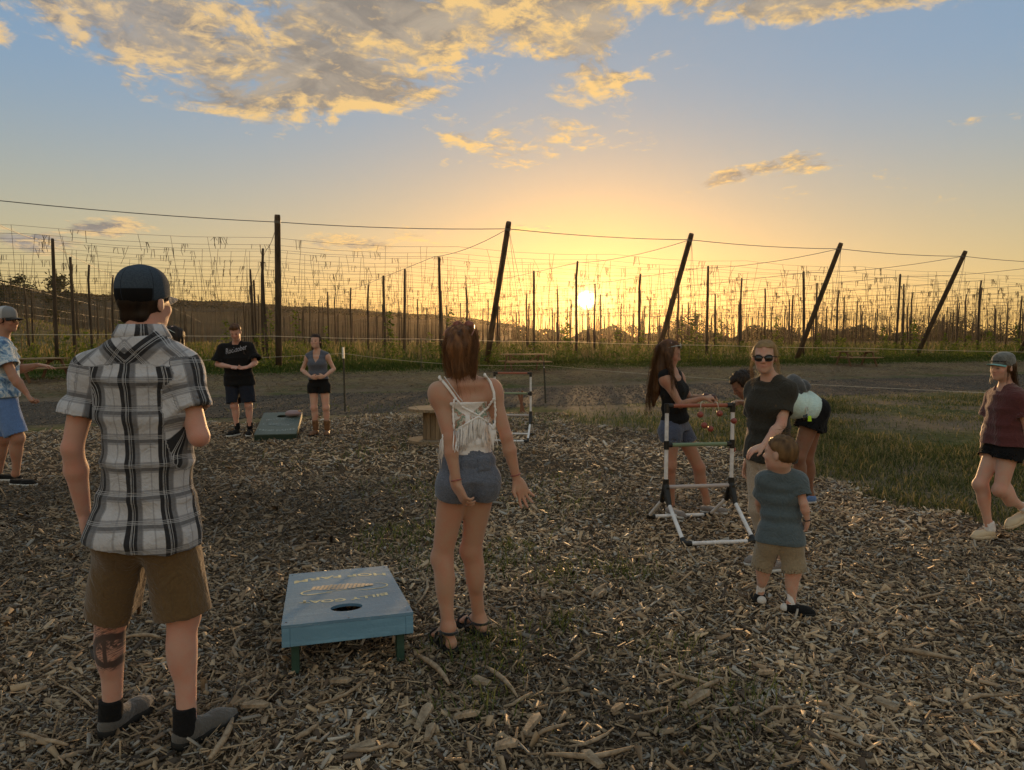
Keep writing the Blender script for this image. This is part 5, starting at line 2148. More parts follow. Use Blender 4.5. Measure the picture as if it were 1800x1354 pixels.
M_leather = material('brown_leather', rough=0.5, spec=0.4, fn=lambda nt: nt.ramp(obj_noise(nt, 20, 4), [(0.3, (0.10, 0.045, 0.02)), (0.7, (0.20, 0.095, 0.045))]))
M_clog = material('cream_foam', (0.52, 0.42, 0.29), 0.7, 0.25)
M_taupe = cloth('taupe_knit', (0.20, 0.175, 0.165))
M_frame_black = material('black_frame', (0.012, 0.011, 0.010), 0.25, 0.5)
M_lens_dark = material('smoked_lens', (0.018, 0.014, 0.010), 0.08, 0.6)
M_lens_pale = material('mirrored_lens', (0.55, 0.60, 0.55), 0.15, 0.6, metallic=0.6)
M_lens_pink = material('rose_lens', (0.30, 0.15, 0.12), 0.15, 0.5, translucent=(0.35, (0.5, 0.22, 0.14)))
M_capblue = cloth('slate_cap_cotton', (0.048, 0.064, 0.088))
M_capdark = cloth('dark_cap_mesh', (0.016, 0.016, 0.018))
M_capgrey = cloth('grey_cap_cotton', (0.30, 0.31, 0.32))
M_capolive = cloth('camouflage_cap', (0.13, 0.13, 0.12), 0.5, scale=25)
M_teal_brim = cloth('teal_brim', (0.16, 0.36, 0.36))
M_pack = cloth('grey_pack_nylon', (0.085, 0.085, 0.09))
M_strap = cloth('dark_webbing', (0.020, 0.020, 0.022))
M_alu = material('aluminium', (0.55, 0.56, 0.58), 0.3, 0.5, metallic=0.9)
M_lime = material('lime_plastic', (0.45, 0.75, 0.03), 0.4, 0.4)
M_print = material('faded_print', (0.30, 0.30, 0.34), 0.9, 0.1)
H_dark = hair_mat('dark_hair', (0.008, 0.005, 0.004), (0.045, 0.026, 0.016))
H_brown = hair_mat('brown_hair', (0.018, 0.010, 0.006), (0.19, 0.085, 0.032))
H_auburn = hair_mat('auburn_hair', (0.034, 0.016, 0.009), (0.34, 0.15, 0.055))
H_blond = hair_mat('blond_hair', (0.20, 0.130, 0.060), (0.52, 0.37, 0.18))
H_sandy = hair_mat('sandy_hair', (0.075, 0.042, 0.020), (0.26, 0.15, 0.065))


def cap_fn(nt):
    x = attr_fac(nt, 'cx')
    z = attr_fac(nt, 'cz')
    y = attr_fac(nt, 'cy')
    ang = nt.m('ARCTAN2', x, y)
    seam = nt.m('ABSOLUTE', nt.m('SUBTRACT', nt.m('FRACT', nt.m('ADD', nt.m('DIVIDE', ang, 1.0472), 0.5)), 0.5))
    c = nt.ramp(obj_noise(nt, 200, 3), [(0.3, (0.034, 0.048, 0.068)), (0.7, (0.062, 0.082, 0.110))])
    low = nt.m('MULTIPLY', nt.smooth(nt.m('SUBTRACT', 0.052, z), 0.0, 0.006), nt.m('SUBTRACT', 1.0, nt.smooth(y, -0.055, -0.045)))
    c = nt.mix(low, c, (0.010, 0.010, 0.011))
    return nt.mix(nt.m('SUBTRACT', 1.0, nt.smooth(seam, 0.008, 0.016)), c, (0.020, 0.028, 0.040))


M_cap1 = material('slate_cap_panels', rough=0.95, spec=0.1, fn=cap_fn, bump=(300, 0.2))


def truck_fn(nt):
    y = attr_fac(nt, 'cy')
    c = nt.ramp(obj_noise(nt, 260, 2), [(0.4, (0.30, 0.31, 0.33)), (0.6, (0.46, 0.47, 0.49))])
    return nt.mix(nt.smooth(y, 0.0, 0.012), c, (0.20, 0.21, 0.225))


M_cap2 = material('trucker_cap', rough=0.9, spec=0.1, fn=truck_fn)

# ---- 1 the man in the plaid shirt (nearest, seen from behind)
p = Person('man in black and white plaid shirt, brown shorts and blue cap, seen from behind', G(255, 1305), 0.0058, 1.03, (0.10, 1, 0), {
    'head': (255, 531, 2.80), 'neck': (252, 596, 2.76), 'sh_a': (158, 655, 2.76), 'sh_b': (316, 652, 2.80),
    'el_a': (127, 788, 2.72), 'wr_a': (148, 905, 2.80), 'el_b': (350, 768, 2.74), 'wr_b': (326, 735, 2.98),
    'hip_a': (220, 938, 2.77), 'hip_b': (298, 935, 2.80), 'kn_a': (196, 1082, 2.82), 'kn_b': (322, 1082, 2.78),
    'an_a': (198, 1252, 2.83), 'an_b': (329, 1268, 2.745)}, 'pink', hf=(0.24, 0.97, 0.04), k=0.957)
fa = V3(W(182, 1150, 2.62))
p.body({'a': (0.22, 0.97, 0), 'b': (0.52, 0.85, 0)}, {'a': ((0.12, 0.10, -0.98), (1, 0.2, 0), -1, 0.45), 'b': ((-0.35, 0.5, 0.6), (-1, 0, 0), 1, 0.6)},
       (0.03, 0.02, 0.012), mat=tattoo_mat, tattoo=('a', fa, (1, -0.1, 0)))


def plaid_attr(pp):
    def fn(v):
        rel = v - pp.pel
        lx = rel @ pp.lat
        dep = rel @ pp.fr
        ang = np.arctan2(lx, -dep + 0.02)
        pu = ang * 0.165 + 0.062
        pv = v[:, 2].copy()
        # yoke: cloth cut on the bias
        top = pp.neck[2] - 0.085 - 0.02 * np.abs(lx) / 0.2
        yoke = (v[:, 2] > top)
        pu = np.where(yoke, (np.abs(lx) * 0.72 - (v[:, 2] - top) * 0.72) + 0.062, pu)
        pv = np.where(yoke, (np.abs(lx) * 0.7 + (v[:, 2] - top) * 0.7), pv)
        for q in 'ab':
            S, E = pp.J['sh_' + q], pp.J['el_' + q]
            ax = nrm(E - S)
            r = v - S
            t = r @ ax
            out = r @ (pp.lat * (1 if q == 'b' else -1))
            side = nrm(np.cross(ax, pp.fr))
            dist = np.linalg.norm(r - t[:, None] * ax, axis=1)
            sl = (out > -0.030) & (t > -0.02) & (dist < 0.11)
            dp = r @ nrm(np.cross(side, ax))
            a2 = np.arctan2(r @ side, dp)
            pu = np.where(sl, a2 * 0.075 + 0.06, pu)
            pv = np.where(sl, t + 0.05, pv)
        return {'pu': pu + 1.40, 'pv': pv}
    return fn


p.shirt('shirt', plaid_mat, 0.022, -0.06, 0.60, (0.068, 0.076), 1.0, 0.03, 3, 0.0085, plaid_attr(p), loose=0.0, slope=-0.12, hem_curve=0.010, straight=0.85)
# collar: a folded band round the neck
mb = MB()
ring_in, n = [], 30
for i in range(n):
    a = 2 * math.pi * i / n
    dx_, dy_ = math.cos(a), math.sin(a)
    c = V3(p.neck)
    for (rr, zz_) in ((0.066, 0.044), (0.072, 0.046), (0.092, 0.004), (0.086, -0.004)):
        q = c + p.lat * dx_ * rr * 1.05 + p.fr * (dy_ * rr * 0.98 - 0.004) + np.array([0, 0, zz_ - 0.030 * (dy_ > 0) * dy_ + 0.008])
        ring_in.append(q)
fs = []
for i in range(n):
    for k in range(3):
        fs.append((i * 4 + k, i * 4 + k + 1, ((i + 1) % n) * 4 + k + 1, ((i + 1) % n) * 4 + k))
mb.add(ring_in, fs)
co = p.bits('collar', mb, plaid_mat)
me = co.data
for nm, fnv in (('pu', lambda i, k: i / n * 0.56 + 0.02), ('pv', lambda i, k: 0.068 + k * 0.012)):
    at = me.attributes.new(nm, 'FLOAT', 'POINT')
    at.data.foreach_set('value', [fnv(i, k) for i in range(n) for k in range(4)])
p.shorts('shorts', M_brown_short, 0.985, 0.012, 0.026, 0.2, 7, 0.005, leg_r=0.094)
for q in 'ab':
    p.sock(q, M_black, 0.140)
    p.shoe(q, M_grey_shoe, M_dark_sole, 0.280, 0.092, 0.98, sole_h=0.036)
p.hair('hair', H_dark, [('e', (0, -0.016, 0.012), (0.0785, 0.095, 0.085)), ('c', (-0.028, -0.060, -0.055), (0.028, -0.060, -0.055), 0.028, 0.028)],
       cutf=lambda x, y, z: np.maximum(np.maximum(-0.088 - z, y - 0.030 - 0.3 * z), z - 0.05), rough=0.0014, fuzz=900, fuzz_len=0.010)
p.cap_hat(M_cap1, M_capblue, lift=-0.004)
P1 = p

# ---- 2 the man in the palm print shirt at the left edge
p = Person('man in blue palm print shirt and shorts at the left edge, arm stretched out', G(20, 850), 0.0088, 1.05, (1, 0.05, 0), {
    'head': (13, 563, 7.55), 'neck': (3, 596, 7.55), 'sh_a': (0, 613, 7.38), 'sh_b': (4, 611, 7.75),
    'el_a': (24, 664, 7.33), 'wr_a': (47, 692, 7.35), 'el_b': (30, 651, 7.85), 'wr_b': (67, 642, 7.85),
    'hip_a': (8, 708, 7.44), 'hip_b': (8, 708, 7.66), 'kn_a': (31, 770, 7.45), 'kn_b': (6, 772, 7.68),
    'an_a': (28, 833, 7.50), 'an_b': (-2, 828, 7.75)}, 'tan', hf=(1, -0.05, -0.03), girth=1.14, k=0.99)
p.body({'a': (0.98, -0.15, 0), 'b': (0.98, 0.05, 0)}, {'a': ((0.45, 0, -0.85), (0.8, 0.3, 0), -1, 0.75), 'b': ((0.97, 0, -0.12), (0, 0, -1), 1, 0.15)})
p.shirt('shirt', hawaii_mat, 0.022, 0.10, 0.62, (0.078, 0.086), 1.0, 0.04, 13, 0.006, loose=0.02)
p.shorts('shorts', M_blue_short, 0.90, 0.014, 0.012, 0.2, 17, 0.007, leg_r=0.090)
for q in 'ab':
    p.shoe(q, M_black_shoe, M_white_sole, 0.285, 0.060, 1.05)
p.hair('hair', H_dark, [('e', (0, -0.018, 0.018), (0.078, 0.096, 0.086))], cutf=lambda x, y, z: np.maximum(np.maximum(-0.05 - z, y - 0.02), z - 0.06), rough=0.0008)
p.cap_hat(M_cap2, M_capdark, lift=0.0, brim_len=0.085)
mb = MB()
for sx in (-1, 1):
    mb.tube([p.H(sx * 0.060, 0.085, -0.002), p.H(sx * 0.078, 0.03, 0.004), p.H(sx * 0.082, -0.02, 0.0)], 0.004, 6)
    mb.tube([p.H(sx * (0.033 + 0.022 * math.cos(t)), 0.098, -0.003 + 0.016 * math.sin(t)) for t in np.linspace(0, 6.283, 13)], 0.003, 5)
p.bits('eyeglasses', mb, M_frame_black)

# ---- 3 the girl half hidden behind the plaid shirt
p = Person('dark haired girl with glasses pushed up, mostly hidden behind the plaid shirted man', G(300, 893), 0.0105, 0.93, (-0.85, -0.3, 0), {
    'head': (301, 594, 6.5), 'neck': (306, 622, 6.5), 'sh_a': (283, 640, 6.42), 'sh_b': (328, 640, 6.58),
    'el_a': (280, 692, 6.36), 'wr_a': (278, 738, 6.34), 'el_b': (332, 692, 6.64), 'wr_b': (330, 738, 6.62),
    'hip_a': (292, 745, 6.44), 'hip_b': (318, 745, 6.56), 'kn_a': (292, 812, 6.44), 'kn_b': (318, 812, 6.56),
    'an_a': (294, 876, 6.46), 'an_b': (318, 873, 6.58)}, 'fair', hf=(-0.93, -0.36, 0.0), female=True)
p.body({'a': (-0.9, -0.3, 0), 'b': (-0.9, -0.2, 0)}, {'a': ((0, 0, -1), (0.3, 1, 0), 1), 'b': ((0, 0, -1), (0.3, -1, 0), -1)}, (0.02, 0.012, 0.008))
p.shirt('shirt', M_charcoal, 0.014, 0.02, 0.6, (0.062, 0.066), 0.95, 0.05, 23)
p.shorts('shorts', M_denim, 0.5, 0.012, 0.014, 0.2, 27)
for q in 'ab':
    p.shoe(q, M_black_shoe, M_white_sole, 0.25, 0.065)
p.hair('hair', H_dark, [('e', (0, -0.018, 0.030), (0.086, 0.102, 0.090)), ('c', (-0.05, -0.05, 0.0), (-0.055, -0.05, -0.16), 0.045, 0.035), ('c', (0.05, -0.05, 0.0), (0.055, -0.05, -0.16), 0.045, 0.035), ('c', (0, -0.07, 0.0), (0, -0.075, -0.20), 0.05, 0.04)],
       strands=[([p.H(0.05, -0.03, 0.06), p.H(0.088, -0.03, -0.05), p.H(0.075, -0.05, -0.19)], 60, 0.012, 0.0016)],
       cutf=lambda x, y, z: np.maximum(np.minimum(y - 0.055, np.maximum(y - 0.015, -(z - 0.045))), np.minimum(y - 0.015 + 0.0 * x, 0.055 - z)), rough=0.003)
p.glasses_up(M_lens_pale, M_lens_pale, 0.098, 0.052)

# ---- 4 the man in the black T-shirt
p = Person('man in oversized black T-shirt with lettering, looking down beside the green board', G(424, 763), 0.0086, 1.03, (0.10, -1, 0), {
    'head': (414, 584, 11.32), 'neck': (416, 603, 11.45), 'sh_a': (392, 614, 11.45), 'sh_b': (438, 612, 11.47),
    'el_a': (382, 641, 11.40), 'wr_a': (407, 645, 11.20), 'el_b': (449, 638, 11.42), 'wr_b': (437, 645, 11.21),
    'hip_a': (409, 674, 11.45), 'hip_b': (432, 674, 11.45), 'kn_a': (412, 714, 11.40), 'kn_b': (437, 713, 11.42),
    'an_a': (416, 749, 11.42), 'an_b': (439, 748, 11.44)}, 'pink', hf=(0.12, -0.90, -0.42), hu=(0, -0.4, 0.9), k=0.992)
p.body({'a': (-0.35, -0.93, 0), 'b': (0.25, -0.97, 0)}, {'a': ((0.9, -0.3, -0.15), (0, -0.6, 1), 1, 0.3), 'b': ((-0.9, -0.3, -0.2), (0, -0.6, 1), -1, 0.3)}, (0.05, 0.03, 0.02))
p.shirt('shirt', M_black, 0.026, -0.06, 0.86, (0.088, 0.112), 1.0, 0.035, 33, 0.007, loose=0.025)
shirt4 = p
p.shorts('shorts', M_navy, 0.88, 0.022, 0.03, 0.2, 37, leg_r=0.096)
for q in 'ab':
    p.sock(q, M_black, 0.13)
    p.shoe(q, M_black_shoe, M_white_sole, 0.28, 0.085, 1.02)
p.hair('hair', H_brown, [('e', (0, -0.012, 0.052), (0.082, 0.100, 0.080)), ('e', (0, 0.045, 0.090), (0.058, 0.042, 0.034))],
       cutf=lambda x, y, z: np.maximum(np.maximum(0.066 - z - 0.0 * x, -0.2 - y) - 10 * (y < 0.02) * 0.012, np.where(y < 0.02, -0.035 - z, -1.0)), rough=0.003, fuzz_len=0.014)

# ---- 5 the woman in the vest
p = Person('smiling woman in grey denim vest and black shorts behind the green board', G(565, 763), 0.0078, 0.925, (-0.05, -1, 0), {
    'head': (555, 600, 11.40), 'neck': (558, 617, 11.45), 'sh_a': (542, 627, 11.45), 'sh_b': (574, 625, 11.45),
    'el_a': (531, 651, 11.47), 'wr_a': (547, 663, 11.26), 'el_b': (587, 649, 11.47), 'wr_b': (570, 662, 11.26),
    'hip_a': (551, 679, 11.45), 'hip_b': (570, 679, 11.45), 'kn_a': (552, 717, 11.42), 'kn_b': (573, 717, 11.42),
    'an_a': (555, 752, 11.45), 'an_b': (575, 752, 11.47)}, 'fair', hf=(-0.12, -0.98, 0.02), female=True, head_s=1.03, k=0.992)
p.body({'a': (-0.3, -0.95, 0), 'b': (0.2, -0.98, 0)}, {'a': ((0.85, -0.35, -0.1), (0.1, 1, 0.2), 1, 0.5), 'b': ((-0.85, -0.35, -0.1), (0.1, 1, 0.2), -1, 0.5)}, (0.02, 0.012, 0.008), lipcol=(0.5, 0.36, 0.33))
p.shirt('vest', M_vest, 0.013, 0.20, 0.0, neck_cut=0.95, collar=0.05, vneck=0.12, seed=43, fold=0.004)
p.shorts('shorts', M_black, 0.34, 0.012, 0.010, 0.26, 47)
for q in 'ab':
    F = Field(p.J['an_' + q] - 0.1, p.J['an_' + q] + np.array([0.1, 0.1, 0.3]), 0.008)
    A = p.J['an_' + q]
    F.cap(A - np.array([0, 0, 0.02]), A + nrm(p.J['kn_' + q] - A) * 0.13, 0.046, 0.054, 0.01, flat=True)
    ob = p.shoe(q, M_leather, M_dark_sole, 0.25, 0.085, 1.0, name='boot')
    p.finish('boot_shaft', F, M_leather, 0.002, 30, 2, 1.0, parent=ob)
p.hair('hair', H_dark, [('e', (0, -0.016, 0.038), (0.084, 0.101, 0.088)), ('c', (0.03, -0.08, -0.02), (0.075, -0.07, -0.14), 0.03, 0.02), ('c', (-0.05, -0.07, -0.02), (-0.075, -0.05, -0.11), 0.024, 0.012)],
       strands=[([p.H(0.06, -0.05, -0.03), p.H(0.085, -0.06, -0.10), p.H(0.10, -0.05, -0.16)], 24, 0.010, 0.0022)],
       cutf=lambda x, y, z: np.minimum(np.maximum(y - 0.030, -1), np.maximum(0.066 - z, -1)) if False else np.where(z > 0.062, -1.0, y - 0.022), rough=0.003)

# ---- 6 the woman in the crochet top
p = Person('woman in white fringed crochet top and denim shorts, seen from behind in the middle', G(822, 1128), 0.0056, 0.955, (-0.12, 0.99, 0), {
    'head': (813, 612, 3.66), 'neck': (816, 668, 3.62), 'sh_a': (770, 690, 3.57), 'sh_b': (864, 684, 3.64),
    'el_a': (789, 771, 3.50), 'wr_a': (803, 851, 3.46), 'el_b': (890, 768, 3.58), 'wr_b': (908, 842, 3.58),
    'hip_a': (799, 846, 3.60), 'hip_b': (847, 843, 3.64), 'kn_a': (777, 982, 3.60), 'kn_b': (828, 968, 3.68),
    'an_a': (788, 1104, 3.545), 'an_b': (842, 1088, 3.745)}, 'warm', hf=(0.25, 0.96, -0.02), female=True, k=0.974)
p.body({'a': (-0.52, 0.85, 0), 'b': (-0.66, 0.75, 0)}, {'a': ((0.40, -0.12, -0.90), (0.75, 0.6, 0.25), -1, 0.42), 'b': ((0.42, -0.10, -0.90), (0.3, -0.95, 0.1), 1, 0.20, 0.35)}, (0.02, 0.012, 0.008), barefoot='ab')
s = p.s
# the top: white bandeau and crochet panels as one garment, cut to its outline
F = Field(p.lo, p.hi, p.vox)
st = p.stations(0.007)
F.loft(st, 0.05)
for sx in (-1, 1):
    c = p.pel + (p.neck - p.pel) * 0.66 + p.lat * sx * 0.068 * s + p.fr * 0.085 * s
    F.ell(c, (0.064 * s,) * 3, k=0.05)
zt = float(W(820, 706, 3.46).z)
zb_ = float(W(820, 800, 3.46).z)
F.cut(lambda x, y, z: np.maximum(z - zt - 0.0 * x, zb_ - z + 0 * x))
cc = V3(W(822, 745, 3.506))


def cro_attr(v):
    rel = v - p.pel
    lx = rel @ p.lat
    back = (rel @ p.fr) < 0.02
    vx = lx - float((cc - p.pel) @ p.lat)
    z = v[:, 2]
    zv = float(W(822, 733, 3.43).z) + np.abs(vx + 0.012) * 0.75      # upper edge of the panels: a V
    m = (z < zv) & (z > zv - 0.10) & (np.abs(vx + 0.012) > 0.012)
    m = np.where(back, m, z < zt - 0.02)
    return {'cro': m.astype(float), 'pu': lx + 1.0, 'pv': z + np.abs(lx) * 0.4}


p.finish('crochet_top', F, crochet_mat, 0.0015, 60, 3, 1.0, cro_attr)


def on(u, v, off=0.008):
    q = p.surf(u, v, off=off)
    return q if q is not None else V3(W(u, v, 3.46))


def draped(pts, steps=6, off=0.010):
    out = []
    for (a, b) in zip(pts[:-1], pts[1:]):
        for i in range(steps):
            t = i / steps
            out.append(on(a[0] + (b[0] - a[0]) * t, a[1] + (b[1] - a[1]) * t, off))
    out.append(on(*pts[-1], off))
    return out


for nm, pts in (('strap', [(772, 664), (783, 676), (798, 696), (802, 702)]), ('strap', [(852, 660), (862, 672), (868, 690), (869, 702)])):
    mb = MB()
    d = draped(pts, 6, 0.006)
    # carry the strap over the shoulder to the front
    over = [d[0] + np.array([0, 0.025, 0.004]), d[0] + np.array([0, 0.06, -0.004]), d[0] + np.array([0, 0.10, -0.04]), d[0] + np.array([0.01 if pts[0][0] < 820 else -0.01, 0.13, -0.10])]
    mb.tube(over[::-1] + d, 0.0068, 6)
    p.bits(nm, mb, white_yarn)
mb = MB()
for pts in ([(800, 700), (815, 717), (841, 731), (858, 716), (869, 700)], [(800, 757), (820, 745), (841, 733), (858, 742), (868, 755)], [(799, 702), (796, 720), (798, 756)], [(869, 700), (871, 722), (869, 755)]):
    d = draped(pts, 9, 0.009)
    mb.tube([q + nrm(rng.normal(size=3)) * 0.0012 for q in d], [0.0055 + 0.0018 * math.sin(i * 2.4) for i in range(len(d))], 6)
p.bits('crochet_edging', mb, white_yarn)
mb = MB()
Rf = random.Random(3)
for i in range(78):
    t = i / 77
    if t < 0.5:
        u0, v0 = 799 + (841 - 799) * t * 2, 757 + (734 - 757) * t * 2
    else:
        u0, v0 = 841 + (869 - 841) * (t - 0.5) * 2, 734 + (755 - 734) * (t - 0.5) * 2
    u0 += Rf.uniform(-1.5, 1.5)
    ln = Rf.uniform(28, 46) - 6 * abs(t - 0.5)
    du = Rf.gauss(0, 2.4)
    pl = [on(u0, v0, 0.010), on(u0 + du * 0.4, v0 + ln * 0.4, 0.016), on(u0 + du * 0.8, v0 + ln * 0.75, 0.018), on(u0 + du * 1.1 + Rf.gauss(0, 1), v0 + ln, 0.016)]
    mb.tube(pl, [0.0026, 0.0024, 0.0024, 0.0018], 5)
for i in range(16):      # fringe at her left side
    q = on(774 + Rf.uniform(0, 5), 762 + Rf.uniform(0, 30), 0.006)
    e = q + np.array([Rf.uniform(-0.02, 0.01), -0.004, -Rf.uniform(0.06, 0.11)])
    mb.tube([q, (q + e) / 2 + np.array([Rf.gauss(0, 0.004), 0, 0]), e], [0.0026, 0.0024, 0.0018], 5)
p.bits('fringe', mb, white_yarn)['kind'] = 'stuff'
mb = MB()
mb.tube(draped([(781, 662), (795, 682), (808, 700), (813, 706)], 5, 0.004), 0.0022, 5)
p.bits('thin_strap', mb, M_white_cloth)
so = p.shorts('shorts', M_denim_light, 0.21, 0.008, 0.004, 0.33, 57, 0.0045, leg_r=0.088)
mb = MB()
for q in 'ab':
    Hp, K = p.J['hip_' + q], p.J['kn_' + q]
    e = Hp + (K - Hp) * 0.21
    ax = nrm(K - Hp)
    a_ = nrm(np.cross(ax, [0, 1, 0]))
    b_ = np.cross(ax, a_)
    rr_ = (0.088 * (1 - 0.34 * 0.21) + 0.012) * p.s
    for i in range(70):
        t = Rf.uniform(0, 6.283)
        q0 = e + (a_ * math.cos(t) + b_ * math.sin(t)) * (rr_ - 0.001) - ax * 0.004
        mb.tube([q0, q0 + ax * Rf.uniform(0.006, 0.020) + np.array([Rf.gauss(0, 0.004), Rf.gauss(0, 0.004), 0])], [0.0009, 0.0005], 3)
p.bits('frayed_hem', mb, white_yarn, so)['kind'] = 'stuff'


def cloth_patch(pp, F_, quad, mat, name, parent, off=0.004, n=9, edge=True):
    """a sewn-on patch laid over a garment between four photo pixels"""
    P_, (c0_, c1_, c2_, c3_) = [], quad
    for j in range(n):
        for i in range(n):
            s_, t_ = i / (n - 1), j / (n - 1)
            u_ = (c0_[0] * (1 - s_) + c1_[0] * s_) * (1 - t_) + (c3_[0] * (1 - s_) + c2_[0] * s_) * t_
            v_ = (c0_[1] * (1 - s_) + c1_[1] * s_) * (1 - t_) + (c3_[1] * (1 - s_) + c2_[1] * s_) * t_
            o_ = off if 0 < i < n - 1 and 0 < j < n - 1 else off * 0.2
            q_ = pp.surf(u_, v_, F_, off=o_)
            P_.append(q_ if q_ is not None else P_[-1] if P_ else pp.pel)
    m_ = MB()
    m_.add(P_, [(j * n + i, (j + 1) * n + i, (j + 1) * n + i + 1, j * n + i + 1) for j in range(n - 1) for i in range(n - 1)])
    return pp.bits(name, m_, mat, parent)


for quad in ([(784, 802), (810, 803), (808, 830), (786, 828)], [(838, 802), (864, 799), (862, 826), (840, 829)]):
    cloth_patch(p, p.shorts_field, quad, M_denim_light, 'back_pocket', so, 0.010)
# hair: half up, the rest falling to the shoulder blades
hd = [('e', (0, -0.016, 0.036), (0.085, 0.103, 0.090)), ('c', (0, -0.078, -0.005), (0.012, -0.082, -0.12), 0.058, 0.040), ('c', (0.012, -0.082, -0.12), (0.030, -0.070, -0.262), 0.039, 0.008),
      ('c', (0.054, -0.03, 0.0), (0.056, -0.050, -0.085), 0.033, 0.015), ('c', (-0.054, -0.03, 0.0), (-0.046, -0.050, -0.060), 0.032, 0.012), ('e', (0.004, -0.112, 0.004), (0.020, 0.018, 0.026))]
st_ = []
for (x0, n_) in ((0.085, 130), (0.04, 60), (0.0, 50), (-0.05, 40), (-0.082, 60)):
    yb = -0.05 - 0.05 * (1 - abs(x0) / 0.085)
    st_.append(([p.H(x0 * 0.75, yb * 0.7, 0.09), p.H(x0 * 1.04, yb, 0.0), p.H(x0 * 0.98 + 0.004, yb - 0.012, -0.08), p.H(x0 * 0.68 + 0.014, yb - 0.016, -0.165), p.H(x0 * 0.50 + 0.034, yb + 0.0, -0.280)], n_ * 2, 0.0095, 0.0010))
p.hair('hair', H_auburn, hd, st_, cutf=lambda x, y, z: np.where(z > 0.07, -1.0, y - 0.03), rough=0.0050, freq=80, fuzz=900, fuzz_len=0.05, fuzz_r=0.0007)
sg = p.glasses_up(material('rose_frame', (0.32, 0.14, 0.10), 0.3, 0.5), M_lens_pink, 0.122, 0.012, 0.2)
# bracelets and sandals
for q, off in (('a', 0.018), ('b', 0.022)):
    ax = nrm(p.J['wr_' + q] - p.J['el_' + q])
    c = p.J['wr_' + q] - ax * off
    a_ = nrm(np.cross(ax, [0, 1, 0]))
    b_ = np.cross(ax, a_)
    mb = MB()
    mb.tube([c + (a_ * math.cos(t) + b_ * math.sin(t)) * 0.0245 for t in np.linspace(0, 6.283, 19)], 0.0028, 6)
    p.bits('bracelet', mb, material('coral_cord', (0.28, 0.10, 0.09), 0.8, 0.2))
for q in 'ab':
    A, d = p.J['an_' + q], p.feet_dir[q]
    sd = nrm(np.cross(d, [0, 0, 1]))
    F = Field(A - np.array([0.2, 0.2, 0.13]), A + np.array([0.2, 0.25, 0.06]), 0.005)
    h = A - d * 0.060
    P_ = lambda t, o=0.0: np.array([h[0], h[1], 0.012]) + d * 0.25 * t + sd * o
    F.cap(P_(0.08), P_(0.45), 0.037, 0.037, 0.02)
    F.cap(P_(0.45), P_(0.70, 0.004), 0.039, 0.047, 0.02)
    F.cap(P_(0.68, 0.004), P_(0.93), 0.047, 0.032, 0.02)
    F.cut(lambda x, y, z: np.maximum(-z + 0.0 * x, z - 0.024 + 0 * x))
    ob = p.finish('sandal', F, M_dark_sole, 0.0, 20, 1, 1.0)
    mb = MB()

    def strap(pts, r=0.0055):
        mb.tube(pts, r, 6)
    ankle = [A + np.array([0, 0, -0.012]) + (d * math.cos(t) * 0.046 + sd * math.sin(t) * 0.040) - d * 0.010 for t in np.linspace(0, 6.283, 21)]
    mb.tube(ankle, 0.0075, 6)
    for tt, hh in ((0.78, 0.052), (0.52, 0.078)):
        mb.tube([P_(tt, 0.040) + np.array([0, 0, 0.008]), P_(tt, 0.034) + np.array([0, 0, hh * 0.68]), P_(tt, 0.0) + np.array([0, 0, hh]), P_(tt, -0.034) + np.array([0, 0, hh * 0.68]), P_(tt, -0.040) + np.array([0, 0, 0.008])], 0.0075, 6)
    for o in (0.036, -0.036):
        mb.tube([P_(0.25, o) + np.array([0, 0, 0.006]), A + sd * o * 1.1 + np.array([0, 0, -0.014]), P_(0.55, o) + np.array([0, 0, 0.010])], 0.006, 6)
        mb.tube([A + sd * o * 1.1 + np.array([0, 0, -0.014]), P_(0.52, o * 0.6) + np.array([0, 0, 0.066])], 0.005, 6)
    p.bits('sandal_straps', mb, M_strap, ob)
P6 = p

# ---- 7 the long haired girl at the toss game
p = Person('long haired girl in dark top holding a bola over the near toss game', G(1205, 903), 0.0082, 0.91, (0.85, -0.25, 0), {
    'head': (1178, 621, 6.20), 'neck': (1176, 648, 6.22), 'sh_a': (1168, 665, 6.12), 'sh_b': (1192, 662, 6.36),
    'el_a': (1196, 712, 6.06), 'wr_a': (1236, 700, 5.98), 'el_b': (1213, 702, 6.34), 'wr_b': (1240, 697, 6.16),
    'hip_a': (1181, 757, 6.16), 'hip_b': (1197, 756, 6.32), 'kn_a': (1178, 818, 6.14), 'kn_b': (1228, 822, 6.30),
    'an_a': (1180, 885, 6.26), 'an_b': (1243, 882, 6.34)}, 'tan', hf=(0.92, -0.22, -0.32), hu=(0.3, 0, 0.95), female=True, k=0.985)
p.body({'a': (0.5, -0.86, 0), 'b': (0.93, -0.36, 0)}, {'a': ((0.95, -0.1, 0.05), (0, 0.4, -1), -1, 0.75), 'b': ((0.9, -0.2, 0.0), (0, -0.4, -1), 1, 0.75)}, (0.02, 0.012, 0.008))
p.shirt('tank_top', M_black, 0.011, 0.12, 0.0, neck_cut=0.90, collar=0.05, seed=63, fold=0.004)
so = p.shorts('shorts', M_denim, 0.33, 0.012, 0.014, 0.26, 67)
